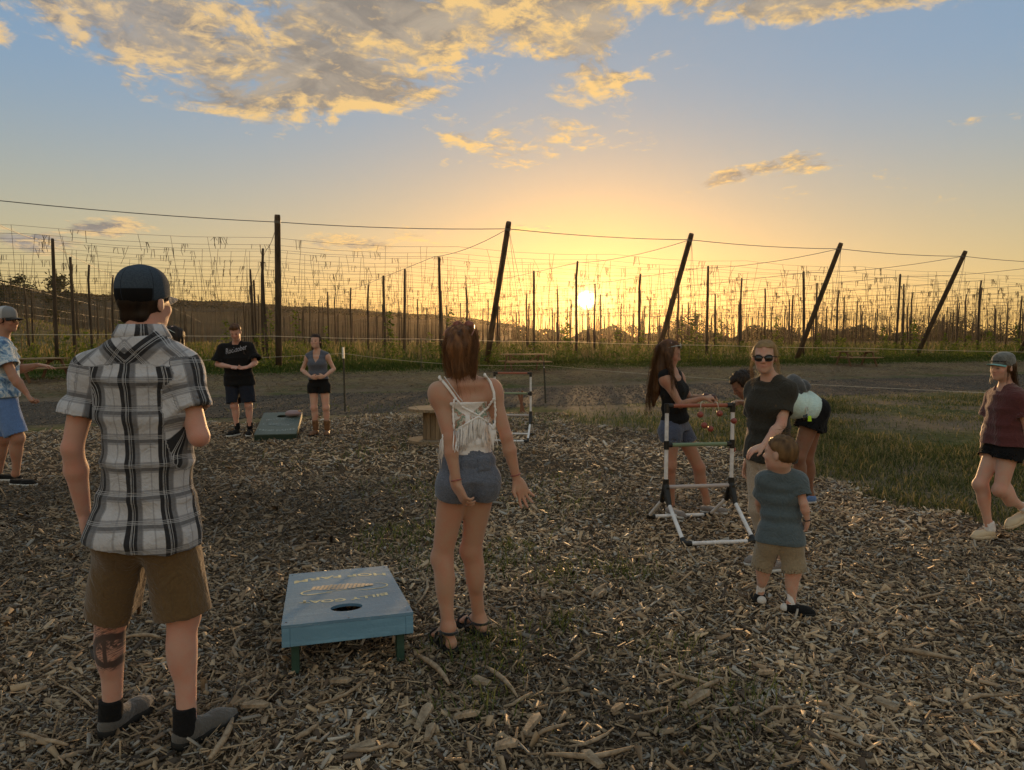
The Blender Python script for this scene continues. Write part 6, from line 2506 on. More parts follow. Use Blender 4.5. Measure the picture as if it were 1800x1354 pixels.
for q in 'ab':
    Hp, K = p.J['hip_' + q], p.J['kn_' + q]
    e0, e1 = Hp + (K - Hp) * 0.27, Hp + (K - Hp) * 0.35
    F = Field(np.minimum(e0, e1) - 0.14, np.maximum(e0, e1) + 0.14, 0.0075)
    F.cap(e0 - (e1 - e0) * 2, e1, 0.104 * p.s, 0.106 * p.s, 0.005, flat=True)
    ax = nrm(e1 - e0)
    F.cut(lambda x, y, z: -((x - e0[0]) * ax[0] + (y - e0[1]) * ax[1] + (z - e0[2]) * ax[2]))
    p.finish('rolled_cuff', F, M_denim_light, 0.002, 20, 1, 1.0, parent=so)
    p.shoe(q, M_taupe, M_white_sole, 0.25, 0.060)
hd = [('e', (0, -0.016, 0.036), (0.086, 0.104, 0.091)), ('w', (0, -0.075, 0.02), (0, -0.090, -0.16), 0.072, 0.074), ('w', (0, -0.090, -0.16), (-0.01, -0.125, -0.34), 0.074, 0.060), ('w', (-0.01, -0.125, -0.34), (-0.01, -0.150, -0.50), 0.058, 0.022),
      ('w', (0.080, -0.01, 0.0), (0.115, 0.02, -0.22), 0.034, 0.034), ('w', (0.115, 0.02, -0.22), (0.12, 0.035, -0.40), 0.034, 0.018), ('w', (-0.070, -0.01, 0.0), (-0.10, 0.0, -0.20), 0.034, 0.028)]
st_ = [([p.U(x0, -0.10, 0.05), p.U(x0 * 1.1, -0.155, -0.12), p.U(x0 * 1.1, -0.180, -0.30), p.U(x0, -0.195, -0.44), p.U(x0 * 0.8, -0.19, -0.56)], 80, 0.014, 0.0013) for x0 in (-0.05, 0.0, 0.05)]
st_ += [([p.U(0.09, -0.02, 0.0), p.U(0.14, 0.02, -0.15), p.U(0.145, 0.03, -0.30), p.U(0.14, 0.04, -0.44)], 60, 0.014, 0.0013)]
p.hair('hair', H_brown, hd, st_, cutf=lambda x, y, z: np.where(z > 0.066, -1.0, y - 0.030), rough=0.005, freq=45, fuzz=800, fuzz_len=0.06)
p.glasses_up(M_lens_pale, M_lens_pale, 0.098, 0.070)
P7 = p

# ---- 8 the woman in sunglasses
p = Person('blond woman in sunglasses and dark T-shirt standing behind the small boy', G(1352, 1000), 0.0068, 0.935, (-0.82, -0.57, 0), {
    'head': (1344, 628, 4.86), 'neck': (1356, 664, 4.90), 'sh_a': (1329, 684, 5.02), 'sh_b': (1384, 688, 4.80),
    'el_a': (1322, 752, 5.08), 'wr_a': (1316, 806, 5.00), 'el_b': (1373, 746, 4.72), 'wr_b': (1342, 784, 4.62),
    'hip_a': (1337, 800, 4.98), 'hip_b': (1364, 802, 4.85), 'kn_a': (1333, 895, 4.94), 'kn_b': (1357, 898, 4.80),
    'an_a': (1350, 963, 4.95), 'an_b': (1372, 975, 4.80)}, 'fair', hf=(-0.40, -0.915, 0.0), female=True, girth=1.09, k=0.975)
p.body({'a': (-0.95, -0.3, 0), 'b': (-0.96, -0.28, 0)}, {'a': ((-0.25, 0, -0.97), (0.5, -0.8, 0), 1, 0.25), 'b': ((-0.9, -0.1, -0.35), (0, 0.2, -1), 1, 0.3)}, (0.14, 0.09, 0.05), lipcol=(0.40, 0.17, 0.14))
p.shirt('shirt', M_charcoal, 0.017, -0.06, 0.66, (0.060, 0.064), 1.01, 0.035, 73, 0.0055, loose=0.006)
p.trousers('trousers', M_beige, 0.014, 0.2, 77)
for q in 'ab':
    p.shoe(q, M_taupe, M_white_sole, 0.255, 0.065, 1.05)
hd = [('e', (0, -0.016, 0.038), (0.085, 0.103, 0.089)), ('c', (0, -0.075, -0.01), (0.0, -0.085, -0.10), 0.055, 0.045), ('c', (0.068, -0.01, 0.02), (0.072, -0.03, -0.03), 0.020, 0.012), ('c', (-0.068, -0.01, 0.02), (-0.072, -0.03, -0.03), 0.020, 0.012)]
st_ = [([p.H(0.07, -0.02, 0.05), p.H(0.092, -0.02, -0.03), p.H(0.10, -0.03, -0.10), p.H(0.085, -0.02, -0.17), p.H(0.075, 0.01, -0.23)], 30, 0.008, 0.0009),
       ([p.H(-0.07, -0.02, 0.05), p.H(-0.092, -0.03, -0.03), p.H(-0.098, -0.05, -0.10), p.H(-0.10, -0.07, -0.15)], 40, 0.009, 0.0009)]
p.hair('hair', H_blond, hd, st_, cutf=lambda x, y, z: np.where(z > 0.066 + np.maximum(0, 0.03 - np.abs(x)) * 0.35, -1.0, y - 0.030 - np.maximum(0, np.abs(x) - 0.058) * 1.2), rough=0.003, fuzz=800, fuzz_len=0.045)
mb = MB()
ml = []
for sx in (-1, 1):
    ring = []
    for t in np.linspace(0, 2 * math.pi, 21)[:-1]:
        cx, cz = math.cos(t), math.sin(t)
        ex, ez = abs(cx) ** 0.75 * np.sign(cx), abs(cz) ** 0.75 * np.sign(cz)
        x = sx * 0.033 + 0.0275 * ex
        z = -0.004 + 0.0205 * ez + (0.004 * sx * ex if ez > 0 else -0.002)
        ring.append(p.H(x, 0.0985 - 0.22 * abs(x) ** 1.3 * 0.6, z))
    mb.tube(ring + [ring[0]], 0.0028, 6)
    mb.tube([p.H(sx * 0.060, 0.088, 0.008), p.H(sx * 0.079, 0.045, 0.008), p.H(sx * 0.086, -0.01, 0.002)], 0.0030, 6)
    ml.append(ring)
mb.tube([p.H(-0.008, 0.0985, 0.003), p.H(0, 0.101, 0.004), p.H(0.008, 0.0985, 0.003)], 0.003, 6)
sg = p.bits('sunglasses', mb, M_frame_black)
for ring in ml:
    m2 = MB()
    n_ = len(ring)
    off = p.hf * 0.0015
    m2.add([q + off for q in ring] + [q - off for q in ring], [tuple(range(n_)), tuple(range(2 * n_ - 1, n_ - 1, -1))] + [(i, i + n_, (i + 1) % n_ + n_, (i + 1) % n_) for i in range(n_)])
    p.bits('lens', m2, M_lens_dark, sg)
P8 = p

# ---- 9 the person bending over the toss game, grey pack on the back
p = Person('person in mint top bending forward, grey waist pack on the back', G(1405, 888), 0.0090, 0.97, (-0.75, 0.0, -0.66), {
    'head': (1304, 676, 6.30), 'neck': (1340, 680, 6.42), 'sh_a': (1346, 694, 6.24), 'sh_b': (1348, 692, 6.62),
    'el_a': (1330, 728, 6.10), 'wr_a': (1312, 707, 5.98), 'el_b': (1326, 726, 6.66), 'wr_b': (1306, 708, 6.30),
    'hip_a': (1431, 724, 6.36), 'hip_b': (1433, 724, 6.58), 'kn_a': (1404, 803, 6.32), 'kn_b': (1418, 806, 6.62),
    'an_a': (1404, 880, 6.45), 'an_b': (1424, 872, 6.72)}, 'brown', hf=(-0.80, -0.1, -0.62), hu=(-0.6, 0, 0.8), female=True, girth=1.10, k=0.985)
p.body({'a': (-0.95, -0.2, 0), 'b': (-0.97, -0.1, 0)}, {'a': ((-0.9, 0, 0.05), (0, 0, -1), -1, 0.4), 'b': ((-0.9, 0, 0.05), (0, 0, -1), 1, 0.4)}, (0.01, 0.007, 0.005))
p.shirt('tank_top', M_mint, 0.034, 0.125, 0.0, neck_cut=0.92, collar=0.02, seed=83, fold=0.006)
p.shorts('shorts', M_black, 0.40, 0.018, 0.026, 0.14, 87)
for q in 'ab':
    p.shoe(q, M_blue_short, M_white_sole, 0.26, 0.075)
p.hair('hair', H_dark, [('e', (0, -0.016, 0.030), (0.090, 0.108, 0.096)), ('e', (0, -0.110, 0.03), (0.045, 0.045, 0.045))], strands=[([p.H(0.02, -0.12, 0.05), p.H(0.03, -0.15, 0.04), p.H(0.03, -0.17, 0.0)], 30, 0.02, 0.0016)],
       cutf=lambda x, y, z: np.where(z > 0.066, -1.0, y - 0.035), rough=0.005, freq=80)
F = Field(p.lo, p.hi, 0.0078)
up = nrm(p.neck - p.pel)
bk = -p.fr
cpk = p.pel + up * 0.33 + bk * 0.150
R3 = np.stack([up, p.lat, bk])
F.ell(cpk, (0.082, 0.12, 0.052), R3, 0.02)
F.ell(cpk + up * 0.03 + bk * 0.02, (0.070, 0.11, 0.052), R3, 0.02)
F.ell(cpk - up * 0.05 + bk * 0.030, (0.045, 0.09, 0.045), R3, 0.02)
pack = p.finish('waist_pack', F, M_pack, 0.006, 26, 9, 1.0)
mb = MB()
stt = p.stations(0.024)
c0, l0, a0, b0 = stt[2]
mid = p.pel + up * 0.25
ringp = [mid + p.lat * math.cos(t) * 0.198 + p.fr * math.sin(t) * 0.150 for t in np.linspace(0, 6.283, 33)]
for o in (-0.012, 0.0, 0.012):
    mb.tube([q + up * o for q in ringp], 0.008, 6)
p.bits('pack_belt', mb, M_strap, pack)
kc = V3(W(1418, 716, 6.04))
mb = MB()
mb.tube([kc + np.array([0.012 * math.cos(t), 0, 0.034 * math.sin(t) - 0.03]) for t in np.linspace(0, 6.283, 17)], 0.0035, 6)
p.bits('carabiner', mb, M_alu, pack)
mb = MB()
mb.box(kc + np.array([-0.012, 0, -0.092]), (0.026, 0.012, 0.05)).box(kc + np.array([0.0, -0.004, -0.085]), (0.012, 0.006, 0.055))
p.bits('keys', mb, M_frame_black, pack)
mb = MB()
mb.box(kc + np.array([0.026, -0.004, -0.098]), (0.034, 0.014, 0.048), taper=0.8)
p.bits('key_fob', mb, M_lime, pack, smooth=False, bevel=0.004)
P9 = p

# ---- 10 the small boy
p = Person('small boy in slate blue T-shirt and khaki shorts, seen from behind', G(1368, 1070), 0.0055, 0.565, (0.18, 0.98, 0), {
    'head': (1371, 797, 4.02), 'neck': (1374, 829, 4.06), 'sh_a': (1345, 845, 4.08), 'sh_b': (1402, 847, 4.02),
    'el_a': (1334, 884, 4.16), 'wr_a': (1343, 916, 4.24), 'el_b': (1413, 886, 3.97), 'wr_b': (1420, 917, 3.98),
    'hip_a': (1355, 950, 4.08), 'hip_b': (1388, 951, 4.04), 'kn_a': (1342, 1000, 4.12), 'kn_b': (1395, 1008, 4.02),
    'an_a': (1336, 1040, 4.17), 'an_b': (1392, 1060, 4.01)}, 'fair', hf=(-0.70, 0.70, 0.02), head_s=1.54, girth=1.04, k=0.978)
p.body({'a': (0.05, 1, 0), 'b': (0.80, -0.25, 0)}, {'a': ((0.3, 0.6, -0.6), (0.6, 0.3, 0.5), -1, 0.6), 'b': ((-0.1, 0.35, -0.9), (-0.9, 0.1, 0.1), 1, 0.6)}, (0.14, 0.09, 0.05))
p.shirt('shirt', M_teal, 0.022, -0.02, 0.66, (0.078, 0.092), 1.0, 0.03, 93, 0.008, loose=0.012)
p.shorts('shorts', M_khaki, 0.95, 0.030, 0.034, 0.2, 97, 0.008, leg_r=0.094)
for q in 'ab':
    p.sock(q, M_white_cloth, 0.185)
    p.shoe(q, M_black_shoe, M_dark_sole, 0.275, 0.100, 1.22, sole_h=0.036)
    # white heel patch
    A, d = p.J['an_' + q], p.feet_dir[q]
    h = A - d * 0.030
    F = Field(h - 0.06, h + 0.06, 0.0045)
    F.ell(np.array([h[0], h[1], 0.030]) - d * 0.006, (0.0265, 0.0265, 0.026), k=0.005)
    F.cut(lambda x, y, z: np.maximum(0.016 - z + 0 * x, (x - h[0]) * d[0] + (y - h[1]) * d[1] - 0.006 + 0 * z))
    p.finish('heel_patch', F, M_white_sole, 0.0, 20, 1, 1.0)
p.hair('hair', H_sandy, [('e', (0, -0.014, 0.040), (0.082, 0.101, 0.086)), ('e', (0, -0.05, 0.0), (0.074, 0.064, 0.07))], cutf=lambda x, y, z: np.maximum(y + 0.018 - 1.3 * np.maximum(0, z), -0.050 - z), fuzz=700, fuzz_len=0.016, rough=0.0022, freq=90,
       strands=[([p.H(0, 0, 0.11), p.H(0.03, -0.06, 0.10), p.H(0.05, -0.10, 0.05)], 50, 0.03, 0.0008)])
mb = MB()
ax = nrm(p.J['wr_b'] - p.J['el_b'])
c = p.J['wr_b'] - ax * 0.012
a_ = nrm(np.cross(ax, [0, 1, 0]))
b_ = np.cross(ax, a_)
mb.tube([c + (a_ * math.cos(t) + b_ * math.sin(t)) * 0.020 for t in np.linspace(0, 6.283, 19)], 0.003, 6)
p.bits('wristband', mb, M_frame_black)
P10 = p

# ---- 11 the girl in the cap walking in from the right
p = Person('girl in maroon T-shirt, black shorts and grey cap walking in at the right edge', G(1745, 945), 0.0074, 0.86, (-0.95, -0.22, 0), {
    'head': (1762, 646, 5.55), 'neck': (1770, 679, 5.56), 'sh_a': (1751, 700, 5.72), 'sh_b': (1788, 702, 5.44),
    'el_a': (1733, 752, 5.78), 'wr_a': (1727, 788, 5.70), 'el_b': (1806, 752, 5.40), 'wr_b': (1812, 800, 5.40),
    'hip_a': (1752, 783, 5.62), 'hip_b': (1776, 785, 5.50), 'kn_a': (1723, 852, 5.58), 'kn_b': (1758, 862, 5.46),
    'an_a': (1738, 924, 5.55), 'an_b': (1798, 893, 5.48)}, 'fair', hf=(-0.97, -0.24, -0.03), female=True, bust=0, k=0.982)
p.body({'a': (-0.96, -0.25, 0), 'b': (-0.97, -0.2, 0)}, {'a': ((-0.1, -0.2, -0.95), (0.5, -0.8, 0), 1, 0.5), 'b': ((0.1, 0, -1), (0, 1, 0), -1, 0.4)}, (0.03, 0.02, 0.012))
p.shirt('shirt', M_maroon, 0.022, 0.02, 0.62, (0.076, 0.092), 1.0, 0.035, 103, 0.0065, loose=0.016)
p.shorts('shorts', M_black, 0.33, 0.016, 0.020, 0.2, 107)
for q in 'ab':
    p.sock(q, M_white_cloth, 0.115)
    p.shoe(q, M_clog, M_clog, 0.240, 0.066, 0.98, tilt=(0.0 if q == 'a' else -0.42), name='clog', sole_h=0.03)
st_ = [([p.H(x0, -0.05, 0.0), p.H(x0 * 1.15, -0.075, -0.09), p.H(x0 * 1.2, -0.095, -0.18), p.H(x0 * 1.2, -0.10, -0.25)], 50, 0.011, 0.0013) for x0 in (-0.06, 0.0, 0.06)]
st_ += [([p.H(x0, 0.02, -0.02), p.H(x0 * 1.08, 0.03, -0.09), p.H(x0 * 1.0, 0.035, -0.16)], 14, 0.006, 0.0011) for x0 in (-0.082, 0.082)]
p.hair('hair', H_brown, [('e', (0, -0.022, 0.010), (0.084, 0.096, 0.085)), ('c', (0, -0.06, -0.03), (0, -0.09, -0.20), 0.062, 0.034)], st_, cutf=lambda x, y, z: np.maximum(y - 0.020, z - 0.05), rough=0.004)
ch = p.cap_hat(M_capolive, M_teal_brim, lift=0.004, brim_len=0.078, brim_drop=0.0, crown=0.92)
mb = MB()
for i in range(9):
    t = -1.0 + i * 0.25
    mb.tube([p.H(0.092 * math.sin(t), 0.108 * math.cos(t) - 0.012, 0.050 + 0.010 * math.cos(t)), p.H(0.092 * math.sin(t + 0.2), 0.108 * math.cos(t + 0.2) - 0.012, 0.050 + 0.010 * math.cos(t + 0.2))], 0.005, 6)
p.bits('goggles_on_cap', mb, M_frame_black, ch)
P11 = p

# ---- lettering on the black T-shirt
me, co = text_mesh('Rocktober', 1.0, 0.012)
wx = co[:, 0].max() - co[:, 0].min()
new = []
for x, y, _ in co:
    u = 415.0 + x / wx * 36.5
    v = 618.5 - x / wx * 8.5 - y * 12.5 * (1.15 - 0.18 * math.cos(x / wx * 3))
    q = shirt4.surf(u, v, shirt4.shirt_field, off=0.010)
    new.append(q if q is not None else V3(W(u, v, 11.2)))
apply_text(me, np.array(new), 'lettering', M_print, shirt4.root, shirt4.base)
mb = MB()
for (u0, v0, u1, v1) in ((427, 617.5, 429.5, 619.5), (429.5, 619.5, 427.5, 622), (428, 620, 431.5, 623.5)):
    a, b = shirt4.surf(u0, v0, shirt4.shirt_field, off=0.008), shirt4.surf(u1, v1, shirt4.shirt_field, off=0.008)
    if a is not None and b is not None:
        mb.tube([a, b], 0.006, 5)
shirt4.bits('small_mark', mb, material('dim_print', (0.06, 0.045, 0.04), 0.9, 0.1))
# ------------------------------------------------------------------ plants and litter
def leaf_mat(name, c0, c1, tr=0.45):
    def fn(nt):
        c = attr_col(nt)
        n = obj_noise(nt, 3.0, 3, 0.6)
        return nt.mix(nt.m('MULTIPLY', n, 0.35), c, nt.mix(1.0, c, (0.7, 0.75, 0.5), 'MULTIPLY'))
    return material(name, c0, 0.8, 0.15, fn, translucent=(tr, None))


M_grass = leaf_mat('grass_blades', (0.06, 0.09, 0.02), None, 0.42)
M_leaf = leaf_mat('hop_leaves', (0.06, 0.10, 0.02), None, 0.5)
M_bine = material('hop_bine', (0.05, 0.06, 0.02), 0.9, 0.1)
M_dist = leaf_mat('far_foliage', (0.03, 0.04, 0.015), None, 0.25)


def blades(P, Hh, Wd, lean, cols, seed):
    """one bent blade (3 triangles) per point; returns verts, faces, colours"""
    r = np.random.default_rng(seed)
    n = len(P)
    a = r.uniform(0, 2 * np.pi, n)
    side = np.stack([np.cos(a), np.sin(a), np.zeros(n)], 1)
    b = r.uniform(0, 2 * np.pi, n)
    ld = np.stack([np.cos(b), np.sin(b), np.zeros(n)], 1) * (lean * Hh)[:, None]
    up = np.array([0, 0, 1.0])
    v0 = P - side * Wd[:, None]
    v1 = P + side * Wd[:, None]
    m = P + ld * 0.35 + up * (Hh * 0.6)[:, None]
    v2 = m - side * (Wd * 0.7)[:, None]
    v3 = m + side * (Wd * 0.7)[:, None]
    v4 = P + ld * 1.0 + up * (Hh * np.clip(1.0 - lean * 0.35, 0.3, 1))[:, None]
    V = np.stack([v0, v1, v2, v3, v4], 1).reshape(-1, 3)
    i = np.arange(n)[:, None] * 5
    Ff = np.concatenate([i + np.array([[0, 1, 3]]), i + np.array([[0, 3, 2]]), i + np.array([[2, 3, 4]])])
    C = np.repeat(cols, 5, 0)
    return V, Ff, C


def patch(x, y, seed, f=0.5):
    return waves(np.stack([x, y, np.zeros_like(x)], 1), f, seed)


def mixcol(n, a, b, r):
    t = r.random(n)[:, None]
    return np.array(a) * (1 - t) + np.array(b) * t


# lawn on the right between the chips and the road
r = np.random.default_rng(21)
n = 330000
y = r.uniform(4.4, 24, n)
y = 4.4 + (24 - 4.4) * r.random(n) ** 1.35
x = r.uniform(-0.05, 0.86, n) * y
wv = x * RV.x + y * RV.y
lim = chip_limit(x, y)
pn = patch(x, y, 4, 0.9) + 0.5 * patch(x, y, 6, 2.7)
dens = np.clip(0.55 + 0.45 * pn, 0.05, 1)
dens = dens * (1 - 0.85 * sstep(wv, 11.8, 14.3)) * np.clip((x - (y - 9) * 0.10 - 1.6) / 2.2, 0.04, 1)
ok = (lim < 0.12 * r.normal(size=n)) & (wv < 14.9) & (r.random(n) < dens)
x, y, pn = x[ok], y[ok], pn[ok]
n = len(x)
P_ = np.stack([x, y, height(x, y) - 0.035], 1)
hh = r.gamma(4.0, 0.022, n) * (0.8 + 0.4 * np.clip(pn, -1, 1)) + 0.02
cols = mixcol(n, (0.050, 0.070, 0.020), (0.125, 0.130, 0.045), r)
dry = r.random(n) < 0.36
cols[dry] = mixcol(dry.sum(), (0.20, 0.16, 0.07), (0.32, 0.26, 0.13), r)
Vv, Ff, Cc = blades(P_, hh, 0.0022 + 0.0004 * y, r.uniform(0.2, 1.1, n), cols, 3)
link('lawn_grass', mesh_np('lawn_grass', Vv, Ff, attrs={'col': Cc}), M_grass, kind='stuff', label='short green grass of the lawn between wood chips and gravel road', category='grass')

# thin grass tufts coming up through the chips
tuft = []
Rt = random.Random(9)
for (u, v, sp_, k) in ((880, 990, 0.14, 130), (905, 965, 0.10, 90), (720, 965, 0.16, 160), (745, 930, 0.15, 120), (690, 940, 0.12, 100), (760, 1000, 0.10, 80), (850, 1165, 0.10, 120), (810, 1140, 0.08, 70), (905, 1130, 0.10, 90), (980, 1100, 0.06, 70), (965, 1020, 0.12, 100), (1060, 1000, 0.14, 90),
                       (790, 880, 0.22, 140), (730, 860, 0.24, 140), (1010, 890, 0.25, 120), (1120, 1010, 0.08, 70), (1310, 1225, 0.10, 80), (1180, 1150, 0.12, 70), (960, 740, 0.7, 260), (1050, 735, 0.8, 300), (1120, 745, 0.6, 220), (700, 780, 0.6, 120), (580, 805, 0.5, 90), (650, 720, 1.0, 200), (1240, 1280, 0.12, 60), (830, 1240, 0.1, 80), (990, 845, 0.3, 100)):
    c = G(u, v)
    for _ in range(k):
        tuft.append((c.x + Rt.gauss(0, sp_ * 1.3), c.y + Rt.gauss(0, sp_)))
tuft = np.array(tuft)
r = np.random.default_rng(8)
n = len(tuft)
cols = mixcol(n, (0.055, 0.085, 0.020), (0.16, 0.17, 0.06), r)
P_ = np.stack([tuft[:, 0], tuft[:, 1], bed_z(tuft[:, 0], tuft[:, 1])], 1)
Vv, Ff, Cc = blades(P_, r.gamma(4, 0.016, n) + 0.02, np.full(n, 0.0022) + 0.0003 * tuft[:, 1], r.uniform(0.3, 1.3, n), cols, 5)
link('grass_tufts', mesh_np('grass_tufts', Vv, Ff, attrs={'col': Cc}), M_grass, kind='stuff', label='thin grass tufts coming up through the wood chips', category='grass')

# weeds along the edge of the yard and the field floor behind them
r = np.random.default_rng(31)
n = 115000
ev = r.uniform(-34, 62, n)
wv = 27.2 + r.gamma(2.2, 1.9, n)
x = wv * RV.x + ev * EV.x
y = wv * RV.y + ev * EV.y
ok = (np.abs(x / y) < 0.80) & (wv < 46)
x, y, wv, ev = x[ok], y[ok], wv[ok], ev[ok]
pn = patch(x, y, 14, 1.1) + 0.6 * patch(x, y, 17, 3.1)
n = len(x)
hmax = (0.09 + 0.17 * sstep(wv, 28.5, 30.5)) * (0.75 + 0.45 * np.clip(pn, -1.2, 1.5))
P_ = np.stack([x, y, height(x, y) - 0.05], 1)
cols = mixcol(n, (0.035, 0.062, 0.012), (0.090, 0.120, 0.026), r)
dry = r.random(n) < 0.07 + 0.25 * (wv > 34)
cols[dry] = mixcol(dry.sum(), (0.16, 0.13, 0.05), (0.30, 0.24, 0.11), r)
Vv, Ff, Cc = blades(P_, np.maximum(0.05, hmax * r.uniform(0.4, 1.25, n)), r.uniform(0.012, 0.035, n), r.uniform(0.1, 0.8, n), cols, 6)
link('yard_weeds', mesh_np('yard_weeds', Vv, Ff, attrs={'col': Cc}), M_grass, kind='stuff', label='tall green weeds growing along the edge of the hop yard', category='weeds')
n = 60000
d = 40 + 150 * r.random(n) ** 1.3
az_ = r.uniform(-0.66, 0.66, n)
x, y = d * np.sin(az_), d * np.cos(az_)
wv = x * RV.x + y * RV.y
rowp = np.abs(((wv - 31.5 - 4.4) / 2.55 + 0.5) % 1.0 - 0.5)
ok = (wv > 38) & ((rowp < 0.20) | (r.random(n) < 0.3))
x, y = x[ok], y[ok]
n = len(x)
cols = mixcol(n, (0.060, 0.080, 0.018), (0.150, 0.150, 0.045), r)
dry = r.random(n) < 0.35
cols[dry] = mixcol(dry.sum(), (0.17, 0.13, 0.055), (0.30, 0.23, 0.11), r)
Vv, Ff, Cc = blades(np.stack([x, y, height(x, y) - 0.05], 1), r.gamma(3, 0.13, n) + 0.08, r.uniform(0.03, 0.08, n), r.uniform(0.1, 0.7, n), cols, 7)
link('field_weeds', mesh_np('field_weeds', Vv, Ff, attrs={'col': Cc}), M_grass, kind='stuff', label='low green and dry growth on the floor of the hop yard', category='weeds')


def quad_leaves(C, size, cols, seed, flat=0.4):
    """leaf-like rhombs at points C"""
    r = np.random.default_rng(seed)
    n = len(C)
    d = r.normal(size=(n, 3))
    d[:, 2] *= flat
    d /= np.linalg.norm(d, axis=1)[:, None]
    e = np.cross(d, r.normal(size=(n, 3)))
    e /= np.linalg.norm(e, axis=1)[:, None]
    s_ = size[:, None]
    V = np.stack([C - d * s_, C + e * s_ * 0.62 - d * s_ * 0.1, C + d * s_, C - e * s_ * 0.62 - d * s_ * 0.1], 1).reshape(-1, 3)
    i = np.arange(n)[:, None] * 4
    return V, np.concatenate([i + np.array([[0, 1, 2, 3]])]), np.repeat(cols, 4, 0)


# young hop plants climbing their strings
hop_spots = []
Rh = random.Random(12)
for k in range(110):
    wv_ = Rh.choice([30.6, 31.2, 33.4, 35.9])
    ev_ = -26 + 84 * (k + Rh.uniform(0.1, 0.9)) / 110
    q = Vector((wv_ * RV.x + ev_ * EV.x, wv_ * RV.y + ev_ * EV.y, 0))
    if in_view(q, 0.03):
        hop_spots.append(q)
def hop_where(u):
    for lim_, t in ((120, 'by the picnic table at the left edge'), (380, 'between the plaid shirt and the black T-shirt'), (520, 'round the tall black pole'), (700, 'behind the woman in the vest'), (900, 'left of the crochet top woman'),
                    (1130, 'under the low sun'), (1330, 'behind the long haired girl'), (1480, 'behind the woman in sunglasses'), (1660, 'by the right hand picnic table')):
        if u < lim_:
            return t
    return 'behind the girl in the cap'
hop_spots.sort(key=lambda q: q.x / q.y)
hop_n = {}
for q in hop_spots:
    q.z = zg(q)
    H_ = Rh.choice([0.7, 0.9, 1.1, 1.4, 1.8, 2.3]) * Rh.uniform(0.85, 1.1)
    u_pix = 900 + FPX * q.x / q.y
    hop_n[hop_where(u_pix)] = hop_n.get(hop_where(u_pix), 0) + 1
    root = empty('hop_plant', q, Rh.uniform(0, 6), label='%s young hop bine from the left %s' % (nth(hop_n[hop_where(u_pix)]), hop_where(u_pix)), category='hop plant', group='hop plants ' + hop_where(u_pix))
    m2 = MB()
    m2.tube([(0.03 * math.sin(i * 1.9), 0.03 * math.cos(i * 1.9), H_ * i / 8) for i in range(9)], [0.012 - 0.001 * i for i in range(9)], 5)
    m2.build('bine', M_bine, root)
    nl = int(60 + 70 * H_)
    rr = np.random.default_rng(Rh.randint(0, 99999))
    t = rr.random(nl) ** 1.6
    sp_ = (0.30 * (1 - t) ** 1.5 + 0.07)
    C = np.stack([rr.normal(size=nl) * sp_, rr.normal(size=nl) * sp_, 0.04 + t * H_], 1)
    cols = mixcol(nl, (0.050, 0.085, 0.014), (0.150, 0.170, 0.030), rr)
    V, Ff, Cc = quad_leaves(C, rr.uniform(0.035, 0.095, nl), cols, Rh.randint(0, 9999))
    link('leaves', mesh_np('leaves', V, Ff, attrs={'col': Cc}), M_leaf, root)

# ---- trees
def tree(loc, h, rx, label, group, seed, leaves=900, col=((0.020, 0.026, 0.010), (0.055, 0.060, 0.020)), trunk=0.3):
    rr = np.random.default_rng(seed)
    root = empty('tree', loc, 0, label=label, category='tree', group=group)
    m2 = MB()
    tr = 0.035 * h
    m2.tube([(0, 0, -0.5), (0.02 * h, 0, trunk * h * 0.6), (0, 0.02 * h, trunk * h), (0.01 * h, 0, h * 0.8)], [tr * 1.2, tr, tr * 0.8, tr * 0.25], 8)
    for i in range(6):
        a = rr.uniform(0, 6.28)
        z0 = rr.uniform(trunk * 0.8, 0.6) * h
        m2.tube([(0, 0, z0), (math.cos(a) * rx * 0.4, math.sin(a) * rx * 0.4, z0 + h * 0.12), (math.cos(a) * rx * 0.75, math.sin(a) * rx * 0.75, z0 + h * 0.2)], [tr * 0.5, tr * 0.3, tr * 0.1], 6)
    m2.build('trunk', pole_mat, root)
    ncl = 16
    cl = []
    for i in range(ncl):
        a = rr.uniform(0, 6.28)
        q = rr.uniform(0, 0.85) ** 0.6
        z = rr.uniform(trunk * 0.9, 0.92) * h
        k = 1 - abs((z / h) - 0.55) * 1.1
        cl.append((math.cos(a) * rx * q * k, math.sin(a) * rx * q * k, z, rr.uniform(0.22, 0.42) * rx))
    cl = np.array(cl)
    idx = rr.integers(0, ncl, leaves)
    C = cl[idx, :3] + rr.normal(size=(leaves, 3)) * cl[idx, 3:4] * np.array([0.62, 0.62, 0.5])
    cols = mixcol(leaves, col[0], col[1], rr)
    V, Ff, Cc = quad_leaves(C, rr.uniform(0.045, 0.10, leaves) * rx, cols, seed + 5, 0.8)
    link('crown', mesh_np('crown', V, Ff, attrs={'col': Cc}), M_dist, root)


def tree_at(u, v_base, v_top, y, rx_px, label, group, seed, **kw):
    b = W(u, v_base, y)
    b.z = zg(b)
    t = W(u, v_top, y)
    tree(b, t.z - b.z, rx_px * y / FPX, label, group, seed, **kw)


